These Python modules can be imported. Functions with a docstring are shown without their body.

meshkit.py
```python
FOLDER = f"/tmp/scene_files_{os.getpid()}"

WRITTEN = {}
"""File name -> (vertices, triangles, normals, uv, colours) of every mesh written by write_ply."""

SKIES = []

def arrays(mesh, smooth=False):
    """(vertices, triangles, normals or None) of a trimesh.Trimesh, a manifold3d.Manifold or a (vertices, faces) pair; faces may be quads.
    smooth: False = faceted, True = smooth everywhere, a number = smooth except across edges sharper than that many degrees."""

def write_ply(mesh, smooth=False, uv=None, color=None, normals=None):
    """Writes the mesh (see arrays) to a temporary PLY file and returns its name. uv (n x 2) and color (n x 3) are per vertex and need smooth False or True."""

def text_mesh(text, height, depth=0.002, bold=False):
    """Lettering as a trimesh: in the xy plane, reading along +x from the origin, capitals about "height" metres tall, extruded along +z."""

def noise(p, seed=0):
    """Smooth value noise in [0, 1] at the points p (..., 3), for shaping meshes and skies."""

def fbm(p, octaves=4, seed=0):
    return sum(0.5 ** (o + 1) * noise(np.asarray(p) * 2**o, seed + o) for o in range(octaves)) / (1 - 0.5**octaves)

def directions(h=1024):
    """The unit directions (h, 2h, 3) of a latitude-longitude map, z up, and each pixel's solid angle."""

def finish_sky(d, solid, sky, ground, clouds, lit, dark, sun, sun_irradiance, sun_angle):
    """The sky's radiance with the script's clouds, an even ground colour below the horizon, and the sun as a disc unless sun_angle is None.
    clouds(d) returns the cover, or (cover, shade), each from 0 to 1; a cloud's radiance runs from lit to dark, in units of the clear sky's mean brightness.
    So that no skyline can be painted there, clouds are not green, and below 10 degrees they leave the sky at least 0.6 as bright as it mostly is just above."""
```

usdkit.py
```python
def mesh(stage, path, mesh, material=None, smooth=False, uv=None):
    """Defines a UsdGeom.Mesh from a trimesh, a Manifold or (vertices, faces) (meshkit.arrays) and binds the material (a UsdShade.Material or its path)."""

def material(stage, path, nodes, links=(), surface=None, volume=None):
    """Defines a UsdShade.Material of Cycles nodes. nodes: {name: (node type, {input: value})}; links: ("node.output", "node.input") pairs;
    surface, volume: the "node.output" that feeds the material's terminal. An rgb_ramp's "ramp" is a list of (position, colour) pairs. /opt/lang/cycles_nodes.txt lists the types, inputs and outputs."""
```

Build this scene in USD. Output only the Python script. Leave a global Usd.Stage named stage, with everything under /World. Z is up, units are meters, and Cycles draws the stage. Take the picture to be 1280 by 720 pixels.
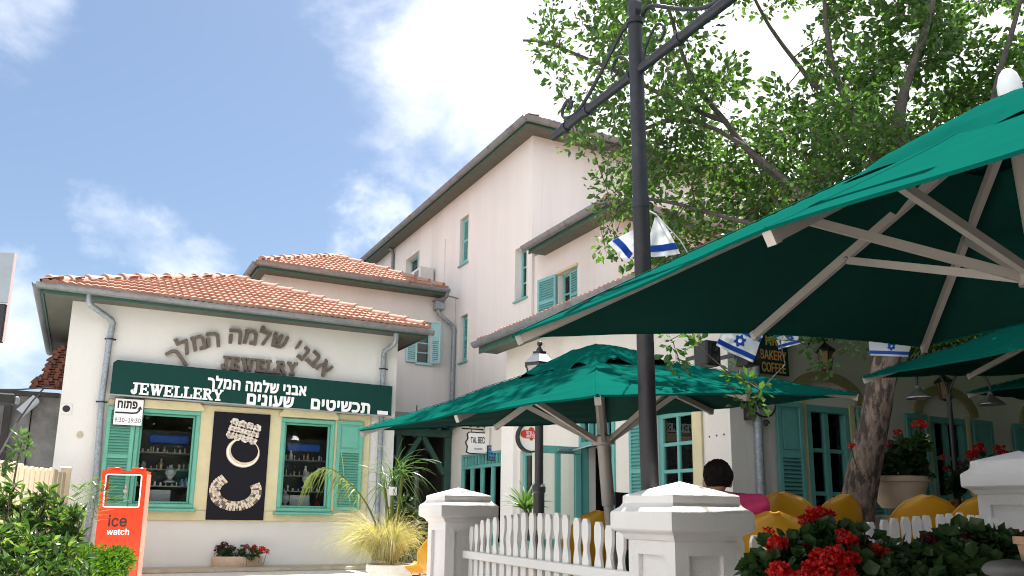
import math, random
import numpy as np, trimesh, manifold3d
from shapely.geometry import Polygon, Point, LineString, box as sbox
from shapely.ops import unary_union
from shapely import affinity
import usdkit, meshkit
from pxr import Usd, UsdGeom, UsdLux, UsdShade, Gf, Sdf, Vt

stage = Usd.Stage.CreateInMemory()
UsdGeom.SetStageUpAxis(stage, UsdGeom.Tokens.z)
UsdGeom.SetStageMetersPerUnit(stage, 1.0)
UsdGeom.Xform.Define(stage, '/World')
UsdGeom.Scope.Define(stage, '/World/Looks')

# ------------------------------------------------------------------ camera
F, CX, CY, HZ, ROLL, EYE = 1035.0, 640.0, 430.0, 642.0, 0.0125, 1.05      # in pixels of a 1280 x 720 picture
PITCH = math.atan((HZ - CY) / F)
PHI = math.atan((640 - 100) / math.hypot(F, HZ - CY))
fwd = np.array([math.sin(PHI) * math.cos(PITCH), math.cos(PHI) * math.cos(PITCH), math.sin(PITCH)])
_r0 = np.array([math.cos(PHI), -math.sin(PHI), 0.0])
_u0 = np.cross(_r0, fwd)
_a = math.atan(ROLL)
rt = _r0 * math.cos(_a) + _u0 * math.sin(_a)
up = -_r0 * math.sin(_a) + _u0 * math.cos(_a)
EYEP = np.array([0, 0, EYE])
cam = UsdGeom.Camera.Define(stage, '/World/camera')
m4 = Gf.Matrix4d(*rt, 0, *up, 0, *(-fwd), 0, *EYEP, 1)
cam.AddTransformOp().Set(m4)
APER = 36.0
cam.CreateHorizontalApertureAttr(APER)
cam.CreateVerticalApertureAttr(APER * 720 / 1280)
cam.CreateFocalLengthAttr(F / 1280 * APER)
cam.CreateVerticalApertureOffsetAttr((CY - 360) / 1280 * APER)
cam.CreateClippingRangeAttr(Gf.Vec2f(0.05, 3000))
EXPOSURE = 1.4
cam.CreateExposureAttr(EXPOSURE)


def ray(px, py): return fwd + rt * (px - CX) / F - up * (py - CY) / F
def onD(px, py, D): return EYEP + ray(px, py) * D
def onY(px, py, Y): r = ray(px, py); return EYEP + r * Y / r[1]
def onX(px, py, X): r = ray(px, py); return EYEP + r * X / r[0]
def onZ(px, py, Z): r = ray(px, py); return EYEP + r * (Z - EYE) / r[2]


# ------------------------------------------------------------------ sky and sun
SUN_AZ, SUN_EL = math.radians(58), math.radians(68)          # azimuth from +Y towards +X
SKY = 0.054
def mat(name, nodes, links=(), surface='p.BSDF', volume=None):
    return usdkit.material(stage, '/World/Looks/' + name, nodes, links, surface, volume)

dome = UsdLux.DomeLight.Define(stage, '/World/sky')
_sn = {'sky': ('sky_texture', {'sky_type': 'single_scattering', 'sun_disc': False, 'sun_elevation': SUN_EL, 'sun_rotation': SUN_AZ, 'aerosol_density': 1.6, 'air_density': 1.0, 'ozone_density': 1.6}),
       'tc': ('texture_coordinate', {}),
       'n1': ('noise_texture', {'scale': 5.0, 'detail': 9.0, 'roughness': 0.58, 'distortion': 0.25}),
       'n2': ('noise_texture', {'scale': 2.1, 'detail': 3.0, 'roughness': 0.5}),
       'mp': ('mapping', {'scale': (1, 1, 1.7)}),
       'bg': ('background_shader', {'strength': SKY})}
_sn['wn'] = ('noise_texture', {'scale': 4.0, 'detail': 6.0, 'roughness': 0.6})
_sn['ws'] = ('vector_math', {'math_type': 'multiply_add', 'vector2': (0.34, 0.34, 0.34), 'vector3': (-0.17, -0.17, -0.17)})
_sn['wd'] = ('vector_math', {'math_type': 'add'})
_sl = [('tc.generated', 'mp.vector'), ('mp.vector', 'n1.vector'), ('mp.vector', 'n2.vector'), ('tc.generated', 'wn.vector'), ('wn.color', 'ws.vector1'), ('ws.vector', 'wd.vector1'), ('tc.generated', 'wd.vector2')]
# cloud banks: (direction seen from the street, angular size, weight)
_banks = [((720, 30), 0.36, 0.46), ((560, 140), 0.17, 0.28), ((500, 40), 0.20, 0.28), ((465, 280), 0.085, 0.30), ((215, 340), 0.10, 0.27), ((20, 440), 0.14, 0.34), ((10, 30), 0.12, 0.17), ((950, 60), 0.34, 0.42)]
CLEAR = ((190, 150), 0.70, 0.40, 0.38)
prev = None
for i, (p, size, w) in enumerate(_banks):
    d = ray(*p); d = d / np.linalg.norm(d)
    _sn[f'd{i}'] = ('vector_math', {'math_type': 'distance', 'vector2': tuple(d)})
    _sn[f'r{i}'] = ('map_range', {'range_type': 'smoothstep', 'from_min': size * 1.25, 'from_max': size * 0.2, 'to_min': 0.0, 'to_max': w, 'clamp': True})
    _sl += [('wd.vector', f'd{i}.vector1'), (f'd{i}.value', f'r{i}.value')]
    if prev is None: prev = f'r{i}.result'
    else:
        _sn[f'a{i}'] = ('math', {'math_type': 'maximum'})
        _sl += [(prev, f'a{i}.value1'), (f'r{i}.result', f'a{i}.value2')]
        prev = f'a{i}.value'
_d = ray(*CLEAR[0]); _d = _d / np.linalg.norm(_d)
_sn['dc'] = ('vector_math', {'math_type': 'distance', 'vector2': tuple(_d)})
_sn['rc'] = ('map_range', {'range_type': 'smoothstep', 'from_min': CLEAR[1], 'from_max': CLEAR[2], 'to_min': 0.25, 'to_max': 0.25 - CLEAR[3], 'clamp': True})
_sn['acl'] = ('math', {'math_type': 'add'})
_sl += [('wd.vector', 'dc.vector1'), ('dc.value', 'rc.value'), (prev, 'acl.value1'), ('rc.result', 'acl.value2')]; prev = 'acl.value'
_sn['nn'] = ('math', {'math_type': 'multiply_add', 'value2': 0.62})
_sn['cov'] = ('math', {'math_type': 'add'})
_sn['cr'] = ('map_range', {'range_type': 'smoothstep', 'from_min': 0.56, 'from_max': 0.92, 'to_min': 0.0, 'to_max': 1.0, 'clamp': True})
_sn['mix'] = ('mix', {'color2': (10.8, 10.9, 11.2)})
_sn['hz'] = ('mix', {'fac': 0.06, 'color2': (8, 13.0, 20)})
_sn['n2s'] = ('math', {'math_type': 'multiply', 'value2': 0.42})
_sl += [('n2.fac', 'n2s.value1'), ('n1.fac', 'nn.value1'), ('n2s.value', 'nn.value3'), ('nn.value', 'cov.value1'), (prev, 'cov.value2'), ('cov.value', 'cr.value'),
        ('sky.color', 'hz.color1'), ('hz.color', 'mix.color1'), ('cr.result', 'mix.fac'), ('mix.color', 'bg.color')]
sky_m = mat('sky_look', _sn, _sl, surface='bg.background')
UsdShade.MaterialBindingAPI.Apply(dome.GetPrim()).Bind(sky_m)
dome.GetPrim().SetCustomDataByKey('kind', 'structure')

sun = UsdLux.DistantLight.Define(stage, '/World/sun')
sun.CreateIntensityAttr(1.25); sun.CreateAngleAttr(0.5); sun.CreateNormalizeAttr(True); sun.CreateColorAttr(Gf.Vec3f(1.0, 0.97, 0.92))
sd = np.array([math.sin(SUN_AZ) * math.cos(SUN_EL), math.cos(SUN_AZ) * math.cos(SUN_EL), math.sin(SUN_EL)])
_x = np.cross([0, 0, 1], sd); _x /= np.linalg.norm(_x); _y = np.cross(sd, _x)
sun.AddTransformOp().Set(Gf.Matrix4d(*_x, 0, *_y, 0, *sd, 0, 0, 0, 30, 1))

# ------------------------------------------------------------------ materials
def principled(name, col, rough=0.6, noise=0.0, nscale=6.0, bump=0.0, bscale=40.0, metal=0.0, spec=0.5, dirt=None, stretch=(1, 1, 1), coat=0.0, tone=False):
    """Colour with soft natural variation, grain and an optional second colour for dirt and wear."""
    n = {'p': ('principled_bsdf', {'base_color': col, 'roughness': rough, 'metallic': metal, 'specular_ior_level': spec, 'coat_weight': coat}), 'g': ('geometry', {})}
    l = []
    src = None
    if noise or dirt is not None:
        n['mp'] = ('mapping', {'scale': stretch}); l.append(('g.position', 'mp.vector'))
        n['n'] = ('noise_texture', {'scale': nscale, 'detail': 6.0, 'roughness': 0.62}); l.append(('mp.vector', 'n.vector'))
        lo = tuple(max(0, c * (1 - noise)) for c in col); hi = tuple(min(1, c * (1 + noise)) for c in col)
        ramp = [(0.25, lo), (0.75, hi)]
        n['r'] = ('rgb_ramp', {'ramp': ramp}); l.append(('n.fac', 'r.fac')); src = 'r.color'
        if dirt is not None:
            n['n3'] = ('noise_texture', {'scale': nscale * 0.37, 'detail': 8.0, 'roughness': 0.7}); l.append(('mp.vector', 'n3.vector'))
            n['dr'] = ('map_range', {'range_type': 'smoothstep', 'from_min': dirt[1], 'from_max': dirt[2], 'to_min': 0, 'to_max': dirt[3], 'clamp': True}); l.append(('n3.fac', 'dr.value'))
            n['dm'] = ('mix', {'color2': dirt[0]}); l += [('dr.result', 'dm.fac'), (src, 'dm.color1')]; src = 'dm.color'
    if tone:
        n['at'] = ('attribute', {'attribute': 'tone'})
        n['tm'] = ('mix', {'mix_type': 'multiply', 'fac': 1.0}); 
        if src is None:
            n['c0'] = ('combine_color', {'r': col[0], 'g': col[1], 'b': col[2]}); src = 'c0.color'
        l += [(src, 'tm.color1'), ('at.color', 'tm.color2')]; src = 'tm.color'
    if src: l.append((src, 'p.base_color'))
    if bump:
        n['bn'] = ('noise_texture', {'scale': bscale, 'detail': 5.0, 'roughness': 0.65}); l.append(('g.position', 'bn.vector'))
        n['b'] = ('bump', {'strength': bump, 'distance': 0.01}); l += [('bn.fac', 'b.height'), ('b.normal', 'p.normal')]
    return mat(name, n, l)

def leafmat(name, col, trans=0.45, rough=0.4, var=0.35, second=None):
    second = second or tuple(c * 0.55 for c in col)
    n = {'at': ('geometry', {}), 'r': ('rgb_ramp', {'ramp': [(0.0, second), (0.5, col), (1.0, tuple(min(1, c * (1 + var)) for c in col))]}),
         'p': ('principled_bsdf', {'roughness': rough, 'specular_ior_level': 0.6}), 't': ('translucent_bsdf', {}), 'tg': ('mix', {'mix_type': 'multiply', 'fac': 1.0, 'color2': (1.3, 1.45, 0.6)}), 'm': ('mix_closure', {'fac': trans})}
    l = [('at.random_per_island', 'r.fac'), ('r.color', 'p.base_color'), ('r.color', 'tg.color1'), ('tg.color', 't.color'), ('p.BSDF', 'm.closure1'), ('t.BSDF', 'm.closure2')]
    return mat(name, n, l, surface='m.closure')

def emitmat(name, col, k):
    return mat(name, {'e': ('emission', {'color': col, 'strength': k})}, surface='e.emission')

def glassmat(name, tint=(1, 1, 1), ior=1.5, extra=0.0, rough=0.01):
    n = {'t': ('transparent_bsdf', {'color': tint}), 'g': ('glossy_bsdf', {'color': (1, 1, 1), 'roughness': rough}), 'f': ('fresnel', {'IOR': ior}), 'a': ('math', {'math_type': 'add', 'value2': extra, 'use_clamp': True}), 'm': ('mix_closure', {})}
    return mat(name, n, [('f.fac', 'a.value1'), ('a.value', 'm.fac'), ('t.BSDF', 'm.closure1'), ('g.BSDF', 'm.closure2')], surface='m.closure')

M = {}
ST = (0.42, 0.36, 0.30)
M['stucco_shop'] = principled('stucco_shop', (0.68, 0.675, 0.64), 0.9, 0.04, 1.3, 0.5, 50, spec=0.2, dirt=(ST, 0.56, 0.80, 0.36), stretch=(1, 1, 0.35))
M['stucco_tall'] = principled('stucco_tall', (0.72, 0.69, 0.66), 0.9, 0.05, 1.1, 0.5, 45, spec=0.2, dirt=(ST, 0.50, 0.80, 0.4), stretch=(2.2, 2.2, 0.25))
M['stucco_cafe'] = principled('stucco_cafe', (0.68, 0.65, 0.60), 0.9, 0.05, 1.4, 0.5, 50, spec=0.2, dirt=(ST, 0.52, 0.8, 0.4), stretch=(1.3, 1.3, 0.3))
M['stone_cream'] = principled('stone_cream', (0.60, 0.54, 0.33), 0.8, 0.08, 5, 0.2, 60, dirt=((0.33, 0.30, 0.18), 0.55, 0.8, 0.4))
M['ochre'] = principled('ochre', (0.30, 0.25, 0.13), 0.85, 0.1, 6, 0.2, 60)
M['teal_shop'] = principled('teal_shop', (0.125, 0.40, 0.30), 0.5, 0.10, 5, 0.1, 90, dirt=((0.30, 0.45, 0.38), 0.55, 0.8, 0.35))
M['teal_house'] = principled('teal_house', (0.16, 0.42, 0.42), 0.5, 0.08, 5, 0.1, 90, dirt=((0.32, 0.47, 0.46), 0.55, 0.8, 0.4))
M['teal_pale'] = principled('teal_pale', (0.36, 0.62, 0.64), 0.5, 0.07, 5, 0.1, 90)
M['teal_cafe'] = principled('teal_cafe', (0.12, 0.37, 0.34), 0.45, 0.08, 5, 0.1, 90, dirt=((0.25, 0.42, 0.4), 0.55, 0.8, 0.35))
M['fascia_green'] = principled('fascia_green', (0.045, 0.11, 0.085), 0.55, 0.15, 6)
M['soffit'] = principled('soffit', (0.10, 0.105, 0.085), 0.7, 0.2, 8)
M['zinc'] = principled('zinc', (0.20, 0.215, 0.225), 0.5, 0.22, 9, 0.08, 50, metal=0.35, dirt=((0.10, 0.085, 0.075), 0.5, 0.72, 0.7))
M['zinc_light'] = principled('zinc_light', (0.30, 0.34, 0.37), 0.45, 0.35, 26, 0.08, 50, metal=0.4, dirt=((0.16, 0.16, 0.17), 0.5, 0.7, 0.6))
M['tile'] = principled('tile', (0.45, 0.25, 0.185), 0.85, 0.14, 7, 0.25, 55, spec=0.3, dirt=((0.36, 0.20, 0.15), 0.52, 0.75, 0.5), tone=True)
M['ridge_tile'] = principled('ridge_tile', (0.45, 0.27, 0.21), 0.85, 0.18, 5, 0.25, 55, spec=0.3, dirt=((0.40, 0.28, 0.22), 0.5, 0.75, 0.6))
M['tile_old'] = principled('tile_old', (0.16, 0.055, 0.035), 0.9, 0.4, 12, 0.3, 50, dirt=((0.06, 0.05, 0.045), 0.48, 0.66, 0.9))
M['mortar'] = principled('mortar', (0.45, 0.30, 0.22), 0.95, 0.15, 9)
M['sign_green'] = principled('sign_green', (0.003, 0.042, 0.034), 0.7, 0.06, 3, 0.0, spec=0.2, dirt=((0.012, 0.075, 0.065), 0.55, 0.8, 0.35), stretch=(3, 3, 0.3))
M['sign_edge'] = principled('sign_edge', (0.35, 0.38, 0.37), 0.4, 0.1, 8, metal=0.5)
M['white_paint'] = principled('white_paint', (0.82, 0.80, 0.765), 0.55, 0.03, 5, 0.12, 90, dirt=((0.55, 0.48, 0.38), 0.60, 0.82, 0.3))
M['white_print'] = principled('white_print', (0.84, 0.84, 0.84), 0.5)
M['black_print'] = principled('black_print', (0.015, 0.013, 0.014), 0.5)
M['red_print'] = principled('red_print', (0.52, 0.03, 0.035), 0.4)
M['gold_print'] = principled('gold_print', (0.60, 0.42, 0.18), 0.4)
M['orange_print'] = principled('orange_print', (0.75, 0.36, 0.10), 0.5)
M['blue_print'] = principled('blue_print', (0.10, 0.28, 0.55), 0.5)
M['bronze'] = principled('bronze', (0.15, 0.12, 0.095), 0.42, 0.4, 22, metal=0.4)
M['bronze_edge'] = principled('bronze_edge', (0.34, 0.27, 0.21), 0.4, 0.3, 18, metal=0.5)
M['poster'] = principled('poster', (0.006, 0.006, 0.010), 0.65, spec=0.2)
M['print_gold'] = principled('print_gold', (0.66, 0.52, 0.34), 0.35, 0.45, 50)
M['print_gem'] = principled('print_gem', (0.70, 0.62, 0.54), 0.3, 0.55, 46, dirt=((0.25, 0.10, 0.06), 0.5, 0.6, 0.8))
M['glass'] = glassmat('glass', (0.84, 0.88, 0.86), 1.45, 0.01)
M['glass_shop'] = glassmat('glass_shop', (0.93, 0.96, 0.95), 1.4, 0.0)
M['glass_lamp'] = mat('glass_lamp', {'p': ('principled_bsdf', {'base_color': (0.72, 0.74, 0.72), 'roughness': 0.35}), 't': ('translucent_bsdf', {'color': (0.8, 0.8, 0.78)}), 'm': ('mix_closure', {'fac': 0.5})}, [('p.BSDF', 'm.closure1'), ('t.BSDF', 'm.closure2')], surface='m.closure')
M['dark_room'] = principled('dark_room', (0.035, 0.03, 0.028), 0.9, 0.3, 2)
M['room'] = principled('room', (0.07, 0.055, 0.045), 0.9, 0.3, 2)
M['wood_warm'] = principled('wood_warm', (0.30, 0.17, 0.07), 0.5, 0.25, 5, stretch=(1, 8, 1))
M['shelf_dark'] = principled('shelf_dark', (0.04, 0.035, 0.04), 0.4)
M['velvet_blue'] = principled('velvet_blue', (0.03, 0.10, 0.45), 0.7, 0.3, 12)
M['grey_card'] = principled('grey_card', (0.40, 0.42, 0.45), 0.6, 0.1, 20)
M['black_iron'] = principled('black_iron', (0.014, 0.014, 0.016), 0.45, 0.3, 20, 0.05, 60, dirt=((0.05, 0.04, 0.035), 0.55, 0.75, 0.5))
M['lamp_dark'] = principled('lamp_dark', (0.008, 0.007, 0.010), 0.5, 0.35, 16, 0.15, 50, dirt=((0.035, 0.03, 0.032), 0.5, 0.72, 0.5))
M['lamp_post'] = principled('lamp_post', (0.018, 0.020, 0.027), 0.5, 0.3, 14, 0.15, 50, metal=0.15, dirt=((0.06, 0.06, 0.068), 0.5, 0.72, 0.5))
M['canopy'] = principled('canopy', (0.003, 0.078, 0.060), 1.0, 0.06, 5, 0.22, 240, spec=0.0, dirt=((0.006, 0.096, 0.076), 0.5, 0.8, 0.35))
M['canopy_shade_side'] = principled('canopy_shade_side', (0.003, 0.042, 0.032), 0.9, 0.05, 10, 0.12, 260, spec=0.1)  # canopy green darkened: shade under the umbrellas is put into this colour
M['umbrella_metal'] = principled('umbrella_metal', (0.40, 0.37, 0.34), 0.45, 0.06, 8, metal=0.2)
M['plaster_post'] = principled('plaster_post', (0.80, 0.775, 0.745), 0.85, 0.03, 3, 0.6, 120, spec=0.25, dirt=((0.45, 0.36, 0.27), 0.54, 0.78, 0.5))
M['chair_yellow'] = principled('chair_yellow', (0.62, 0.30, 0.012), 0.35, 0.07, 4, coat=0.1)
M['chair_leg'] = principled('chair_leg', (0.35, 0.35, 0.36), 0.3, metal=0.8)
M['orange_stand'] = principled('orange_stand', (0.66, 0.040, 0.005), 0.3, 0.03, 4, coat=0.3)
M['stand_lit_side'] = principled('stand_lit_side', (0.80, 0.28, 0.20), 0.3, coat=0.3)  # paler orange that paints sunlight onto one side of the stand
M['terracotta'] = principled('terracotta', (0.50, 0.31, 0.19), 0.85, 0.15, 9, 0.25, 40, dirt=((0.30, 0.17, 0.10), 0.52, 0.72, 0.5))
M['stone_bowl'] = principled('stone_bowl', (0.56, 0.43, 0.31), 0.9, 0.12, 9, 0.35, 45, dirt=((0.30, 0.15, 0.08), 0.56, 0.70, 0.6))
M['stone_block'] = principled('stone_block', (0.45, 0.39, 0.30), 0.9, 0.2, 8, 0.5, 30, dirt=((0.2, 0.17, 0.13), 0.5, 0.75, 0.5))
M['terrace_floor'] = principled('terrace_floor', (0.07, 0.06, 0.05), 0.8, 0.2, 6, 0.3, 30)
M['soil'] = principled('soil', (0.05, 0.035, 0.025), 0.95, 0.3, 20)
M['paving'] = principled('paving', (0.66, 0.62, 0.56), 0.85, 0.10, 1.3, 0.3, 30, dirt=((0.45, 0.42, 0.37), 0.5, 0.8, 0.5))
M['asphalt'] = principled('asphalt', (0.065, 0.06, 0.058), 0.9, 0.12, 2, 0.4, 90, dirt=((0.04, 0.038, 0.035), 0.5, 0.8, 0.5))
M['timber_green'] = principled('timber_green', (0.018, 0.062, 0.045), 0.6, 0.2, 5)
M['picket_beige'] = principled('picket_beige', (0.50, 0.42, 0.29), 0.7, 0.08, 6, 0.1, 60, dirt=((0.34, 0.28, 0.19), 0.55, 0.8, 0.5))
M['tarp'] = principled('tarp', (0.17, 0.165, 0.16), 0.7, 0.45, 3, 0.5, 14, dirt=((0.06, 0.055, 0.05), 0.5, 0.7, 0.6))
M['board_grey'] = principled('board_grey', (0.27, 0.31, 0.34), 0.6, 0.1, 6)
M['board_edge'] = principled('board_edge', (0.55, 0.42, 0.42), 0.6)
M['plastic_orange'] = principled('plastic_orange', (0.72, 0.10, 0.02), 0.4)
M['ac_white'] = principled('ac_white', (0.62, 0.60, 0.57), 0.5, 0.05, 8)
M['flag_white'] = mat('flag_white', {'p': ('principled_bsdf', {'base_color': (0.78, 0.78, 0.80), 'roughness': 0.8}), 't': ('translucent_bsdf', {'color': (0.8, 0.8, 0.82)}), 'm': ('mix_closure', {'fac': 0.35})}, [('p.BSDF', 'm.closure1'), ('t.BSDF', 'm.closure2')], surface='m.closure')
M['flag_blue'] = mat('flag_blue', {'p': ('principled_bsdf', {'base_color': (0.02, 0.10, 0.50), 'roughness': 0.8}), 't': ('translucent_bsdf', {'color': (0.02, 0.14, 0.6)}), 'm': ('mix_closure', {'fac': 0.35})}, [('p.BSDF', 'm.closure1'), ('t.BSDF', 'm.closure2')], surface='m.closure')
M['bark'] = principled('bark', (0.22, 0.165, 0.13), 0.95, 0.5, 30, 1.0, 30, dirt=((0.04, 0.03, 0.025), 0.46, 0.58, 0.9), stretch=(1, 1, 0.35))
M['limb_bark'] = principled('limb_bark', (0.085, 0.075, 0.062), 0.95, 0.4, 22, 0.8, 40)
M['twig'] = principled('twig', (0.10, 0.065, 0.045), 0.9, 0.3, 20)
M['leaf_tree'] = leafmat('leaf_tree', (0.20, 0.315, 0.075), 0.48, 0.26, 0.6, (0.075, 0.15, 0.04))
M['leaf_shrub'] = leafmat('leaf_shrub', (0.19, 0.27, 0.07), 0.4, 0.35, 1.0, (0.06, 0.125, 0.035))
M['leaf_cream'] = leafmat('leaf_cream', (0.46, 0.47, 0.20), 0.4, 0.4, 0.4, (0.22, 0.30, 0.08))
M['timber_dark'] = principled('timber_dark', (0.022, 0.018, 0.015), 0.7, 0.3, 6, stretch=(8, 8, .6))  # near-black tone that paints the deep shade of the alley mouth
M['leaf_bright'] = leafmat('leaf_bright', (0.20, 0.34, 0.03), 0.45, 0.5, 0.5, (0.10, 0.20, 0.02))
M['leaf_geranium'] = leafmat('leaf_geranium', (0.07, 0.16, 0.045), 0.3, 0.5, 0.5)
M['leaf_strap'] = leafmat('leaf_strap', (0.18, 0.27, 0.085), 0.4, 0.4, 0.8, (0.07, 0.14, 0.03))
M['leaf_dry'] = leafmat('leaf_dry', (0.30, 0.28, 0.09), 0.35, 0.5, 0.4, (0.16, 0.20, 0.05))
M['leaf_dark'] = leafmat('leaf_dark', (0.045, 0.095, 0.025), 0.35, 0.35, 0.6)
M['grass_dry'] = leafmat('grass_dry', (0.76, 0.70, 0.53), 0.4, 0.5, 0.2, (0.50, 0.42, 0.22))
M['petal_red'] = leafmat('petal_red', (0.85, 0.028, 0.012), 0.42, 0.5, 0.2, (0.58, 0.010, 0.008))
M['petal_pink'] = leafmat('petal_pink', (0.62, 0.05, 0.22), 0.35, 0.5, 0.25)
M['petal_dark'] = leafmat('petal_dark', (0.17, 0.012, 0.03), 0.3, 0.5, 0.4)
M['petal_white'] = leafmat('petal_white', (0.7, 0.68, 0.7), 0.35, 0.5, 0.1)
M['skin'] = mat('skin', {'p': ('principled_bsdf', {'base_color': (0.52, 0.30, 0.21), 'roughness': 0.5, 'subsurface_weight': 0.12, 'subsurface_scale': 0.01})})
M['hair'] = principled('hair', (0.008, 0.006, 0.005), 0.55, 0.3, 60, 1.0, 220, spec=0.2)
M['shirt_pink'] = principled('shirt_pink', (0.85, 0.06, 0.22), 0.8, 0.08, 12, 0.2, 160)
M['trousers'] = principled('trousers', (0.03, 0.035, 0.06), 0.85, 0.1, 20)
M['speaker_black'] = principled('speaker_black', (0.020, 0.020, 0.022), 0.55, 0.2, 30)
M['shade_metal'] = principled('shade_metal', (0.32, 0.33, 0.34), 0.3, 0.1, 10, metal=0.8)
M['bulb'] = emitmat('bulb', (1.0, 0.80, 0.5), 6.0)

# ------------------------------------------------------------------ scene bookkeeping
_used = {}
def uniq(parent, name):
    k = (parent, name)
    n = _used.get(k, -1) + 1
    _used[k] = n
    return f'{parent}/{name}' if n == 0 else f'{parent}/{name}_{n:03d}'

def cd(prim, **kw):
    for k, v in kw.items():
        if v: prim.SetCustomDataByKey(k, v)

class Thing:
    def __init__(s, name, label, cat, loc=(0, 0, 0), rot=(0, 0, 0), group=None, kind=None):
        s.path = uniq('/World', name)
        s.loc = np.array(loc, float); s.rot = rot
        s.x = UsdGeom.Xform.Define(stage, s.path)
        s.x.AddTranslateOp().Set(Gf.Vec3d(*map(float, loc)))
        s.x.AddRotateXYZOp().Set(Gf.Vec3f(*map(float, rot)))
        from scipy.spatial.transform import Rotation
        s.R = Rotation.from_euler('xyz', rot, degrees=True)
        s.meta = dict(label=label, category=cat, group=group, kind=kind)
        cd(s.x.GetPrim(), **s.meta)
        s.name = name
    def add(s, name, mesh, m, parent=None, smooth=30, label=None, local=False, kind=None, tone=None):
        mesh = cat(mesh)
        if not local:
            v = s.R.inv().apply(np.asarray(mesh.vertices) - s.loc)
            mesh = trimesh.Trimesh(v, mesh.faces, process=False)
        p = uniq(parent or s.path, name)
        o = usdkit.mesh(stage, p, mesh, M[m] if isinstance(m, str) else m, smooth=smooth)
        if tone is not None:
            pv = UsdGeom.PrimvarsAPI(o).CreatePrimvar('tone', Sdf.ValueTypeNames.Color3fArray, 'vertex')
            pv.Set(Vt.Vec3fArray.FromNumpy(np.asarray(tone, np.float32)))
        cd(o.GetPrim(), label=label, kind=kind)
        return p

def dup(t, loc, rot=(0, 0, 0), label=None, group=None):
    p = uniq('/World', t.name)
    x = UsdGeom.Xform.Define(stage, p)
    x.GetPrim().GetReferences().AddInternalReference(t.path)
    x.GetPrim().SetInstanceable(True)
    x.AddTranslateOp().Set(Gf.Vec3d(*map(float, loc))) if not x.GetPrim().GetAttribute('xformOp:translate') else x.GetPrim().GetAttribute('xformOp:translate').Set(Gf.Vec3d(*map(float, loc)))
    x.GetPrim().GetAttribute('xformOp:rotateXYZ').Set(Gf.Vec3f(*map(float, rot)))
    cd(x.GetPrim(), label=label or t.meta['label'], category=t.meta['category'], group=group or t.meta['group'])
    return p

def struct(name, mesh, m, smooth=False, kind='structure', label=None, cat_=None):
    p = uniq('/World', name)
    o = usdkit.mesh(stage, p, cat(mesh), M[m], smooth=smooth)
    cd(o.GetPrim(), kind=kind, label=label, category=cat_)
    return p

# ------------------------------------------------------------------ mesh helpers
def cat(ms):
    if isinstance(ms, trimesh.Trimesh): return ms
    if hasattr(ms, 'to_mesh'):
        q = ms.to_mesh(); return trimesh.Trimesh(q.vert_properties[:, :3], q.tri_verts, process=False)
    ms = [cat(m) for m in ms]
    vs, fs, o = [], [], 0
    for m in ms:
        vs.append(np.asarray(m.vertices)); fs.append(np.asarray(m.faces) + o); o += len(m.vertices)
    return trimesh.Trimesh(np.vstack(vs), np.vstack(fs), process=False)

def tm(v, f):
    f = np.asarray(f)
    if f.shape[1] == 4: f = np.vstack([f[:, [0, 1, 2]], f[:, [0, 2, 3]]])
    return trimesh.Trimesh(np.asarray(v, float), f, process=False)

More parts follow.
